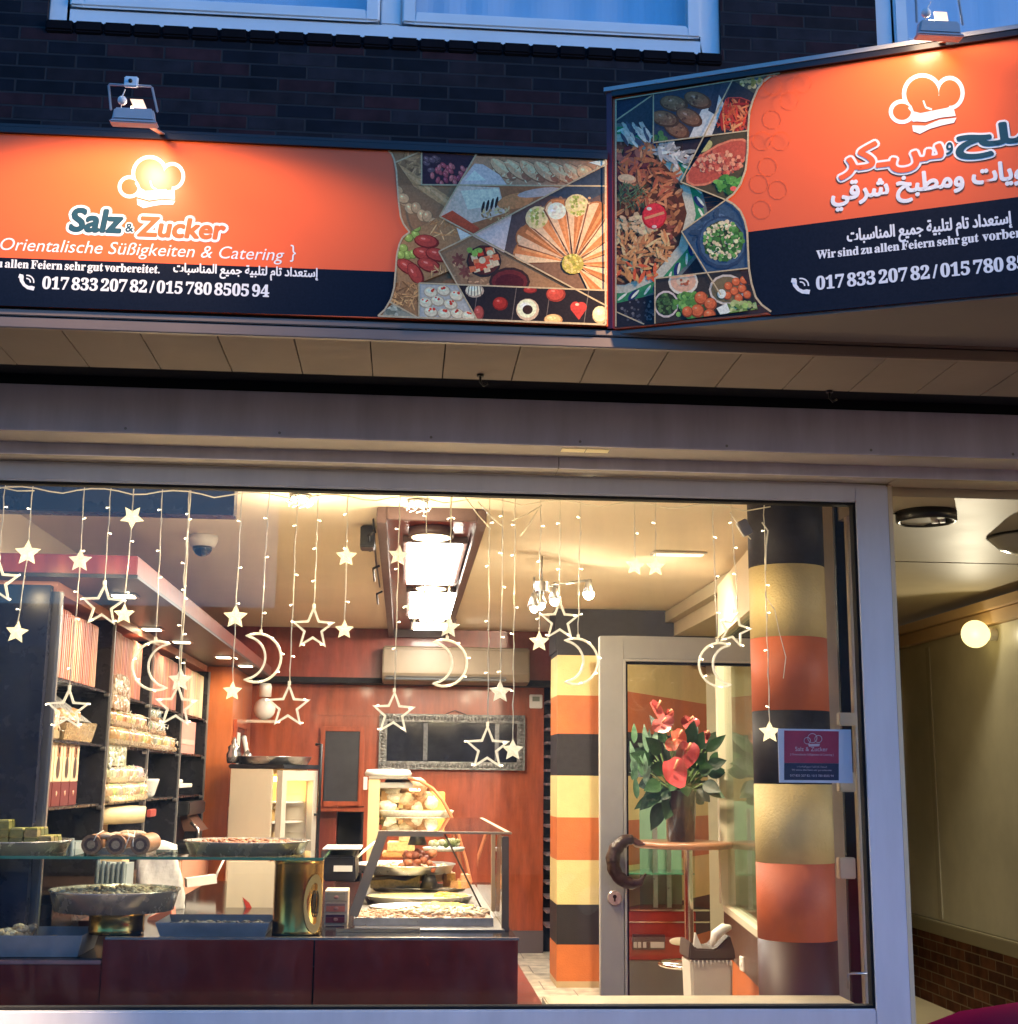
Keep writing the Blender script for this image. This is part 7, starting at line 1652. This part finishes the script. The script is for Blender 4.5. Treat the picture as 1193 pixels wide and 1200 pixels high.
for lab, figs, g in STR:
    f0 = figs[0]; c0 = at(f0[1], f0[2], YP); X = c0.x
    yy_ = YP+random.uniform(-.015,.015)
    t = thing('star_strand' if f0[0] != 'M' else 'moon_strand', lab, 'light strand', (X, yy_, ztop), GP)
    cord = [Vector((X+random.uniform(-.004,.004), yy_, ztop))]; low = ztop
    stops = []
    for kd, px, py, rp, tl_ in figs:
        c = at(px, py, yy_); c.x = X+(c.x-X)*.6; r_ = rp*pxm
        if kd == 'S': small_star(c, r_, tl_, t, M_starg if g else M_star); e = Vector((c.x, yy_, c.z+r_*.9)); ex_ = Vector((c.x, yy_, c.z-r_*.4))
        elif kd == 'B':
            big_star(c, r_, tl_, t); e = Vector((c.x+r_*math.sin(tl_), yy_, c.z+r_*1.1)); ex_ = None
            for k in (1,2,3,4): q = star_pts(c, r_*.87, r_*.4, tl_, yy_-.009)[2*k]; led(q, random.choice((1,-1)), t)
        else: e = moon(c, r_, tl_, t)+Vector((0,0,.018)); ex_ = None
        stops.append((e, ex_))
    for e, ex_ in stops:
        z = cord[-1].z; s0 = cord[-1]; n = max(2, int((z-e.z)/.05))
        for k in range(1, n+1):
            f = k/n; cord.append(s0.lerp(e, f)+Vector((random.uniform(-.002,.002), random.uniform(-.002,.002), 0)))
        cb = MB(); 
        if ex_: cord.append(ex_)
    cb = MB(); cb.tube(cord, .0019, 5)
    cb2 = [p+Vector((.0032*math.sin(i*1.9), .0032*math.cos(i*1.9), 0)) for i, p in enumerate(cord)]; cb.tube(cb2, .0014, 4); cb.build('cord', M_cord, t)
    if X < 1.55: add_light('POINT', Vector((X+.012, yy_+.03, 2.42 if len(figs) == 1 else 2.5)), .34, (1,.78,.46), .006, parent=t)
    z = ztop-.14-random.uniform(0,.08); zl2 = cord[-1].z
    while z > zl2+.05:
        q = min(cord, key=lambda v: abs(v.z-z)); led(Vector((q.x,yy_,z)), random.choice((1,-1)), t); z -= random.uniform(.11,.26)
# feed cable draped along the top
b = MB(); xs_ = np.linspace(at(0,580,YP).x-.1, at(905,600,YP).x, 60)
b.tube([(x, YP+.03, 2.835+.03*abs(math.sin(i*.55))-.02) for i, x in enumerate(xs_)], .003, 5)
for px0, py0, px1, py1 in ((545,582,575,620),(560,588,590,618),(600,610,635,592),(610,628,630,598),(855,600,880,632),(0,571,40,575)):
    a, c = at(px0,py0,YP+.02), at(px1,py1,YP+.02); b.tube([a, a.lerp(c,.5)+Vector((0,0,-.008)), c], .0028, 5)
p = at(898,640,YP); b.tube([at(893,612,YP), at(900,622,YP), p, at(897,668,YP)], .004, 5); b.tube([at(898,700,YP), at(908,715,YP), at(913,740,YP), at(921,770,YP), at(918,795,YP)], .0022, 5)
tag(b.build('feed_cable', M_cord, None, 0, None, (0,YP,2.9)), 'thin clear feed cable drooping along the top of the window', 'cable')

# =================================================================== CAR EDGE
zc_ = at(1130,1187,3.3).z+.028
t = thing('parked_car', 'dark magenta car whose bonnet edge shows at the lower right corner', 'car', (3.2, 3.0, -.16))
M_car = mat('magenta car paint', (.11,.003,.026), .55, .0, spec=.02, ior=1.02)
xn = at(1046,1196,3.6).x; zb = zc_
def section(x, zt, zb_, y0, y1, n=9, crown=.06):
    pts = []
    for i in range(n):
        f = i/(n-1); y = y0+(y1-y0)*f; pts.append(Vector((x, y, zt-crown*(2*f-1)**2-(.05 if i in (0,n-1) else 0))))
    return [Vector((x,y0-.03,zb_))]+pts+[Vector((x,y1+.03,zb_))]
secs = []
for x, zt_c, y0, y1 in ((xn-.30,zb-.42,2.35,3.35),(xn-.24,zb-.22,2.22,3.48),(xn-.1,zb-.075,2.12,3.58),(xn+.12,zb-.015,2.05,3.65),(xn+.6,zb+.045,2.0,3.7),(xn+1.1,zb+.09,1.98,3.72),(xn+1.3,zb+.10,1.98,3.72),(xn+3.6,zb+.10,1.98,3.72),(xn+3.9,zb-.1,2.05,3.65),(xn+4.0,zb-.4,2.1,3.6)):
    secs.append(section(x, zt_c, .08, y0, y1))
m_ = len(secs[0]); b = MB()
b.add([p for s_ in secs for p in s_], [(i*m_+k, i*m_+k+1, (i+1)*m_+k+1, (i+1)*m_+k) for i in range(len(secs)-1) for k in range(m_-1)]+[tuple(range(m_))[::-1], tuple(range((len(secs)-1)*m_, len(secs)*m_))], None, True)
b.build('body', M_car, t)
b = MB(); x0 = xn+1.25; hs = [(x0,zb+.08),(x0+.75,zb+.50),(x0+1.9,zb+.52),(x0+2.45,zb+.08)]
b.prism([(x,2.15,z) for x, z in hs], (0,1.42,0)); b.build('cabin', mat('car glass', (.02,.02,.025), .05, coat=1), t, .05)
b = MB(); b.prism([(x0+.62,2.2,zb+.485),(x0+.75,2.2,zb+.525),(x0+1.9,2.2,zb+.545),(x0+2.0,2.2,zb+.47)], (0,1.32,0)); b.build('roof', M_car, t, .02)
for x in (xn+.5, xn+3.1):
    for y in (2.0, 3.55):
        w = MB(); w.cyl((x,y,.14),(x,y+.2,.14),.30,n=28); w_ = w.build('wheel', mat('tyre rubber', (.015,.015,.015), .8), t, .02); q = MB(); q.cyl((x,y-.006,.14),(x,y+.206,.14),.19,n=20); q.build('rim', M_steel, w_)
for y in (2.2, 3.3):
    q = MB(); q.ball((xn-.16,y+.1,zb-.2), .13, 14, 8, (.7,1.2,.7)); q.build('headlight', mat('headlamp glass', (.5,.5,.55), .1, coat=1), t)
b = MB(); b.tube([at(1146,1197.5,3.4), at(1148,1196,3.4), at(1155,1195.5,3.4)], .006, 6); b.build('washer_jet', M_white2, t)
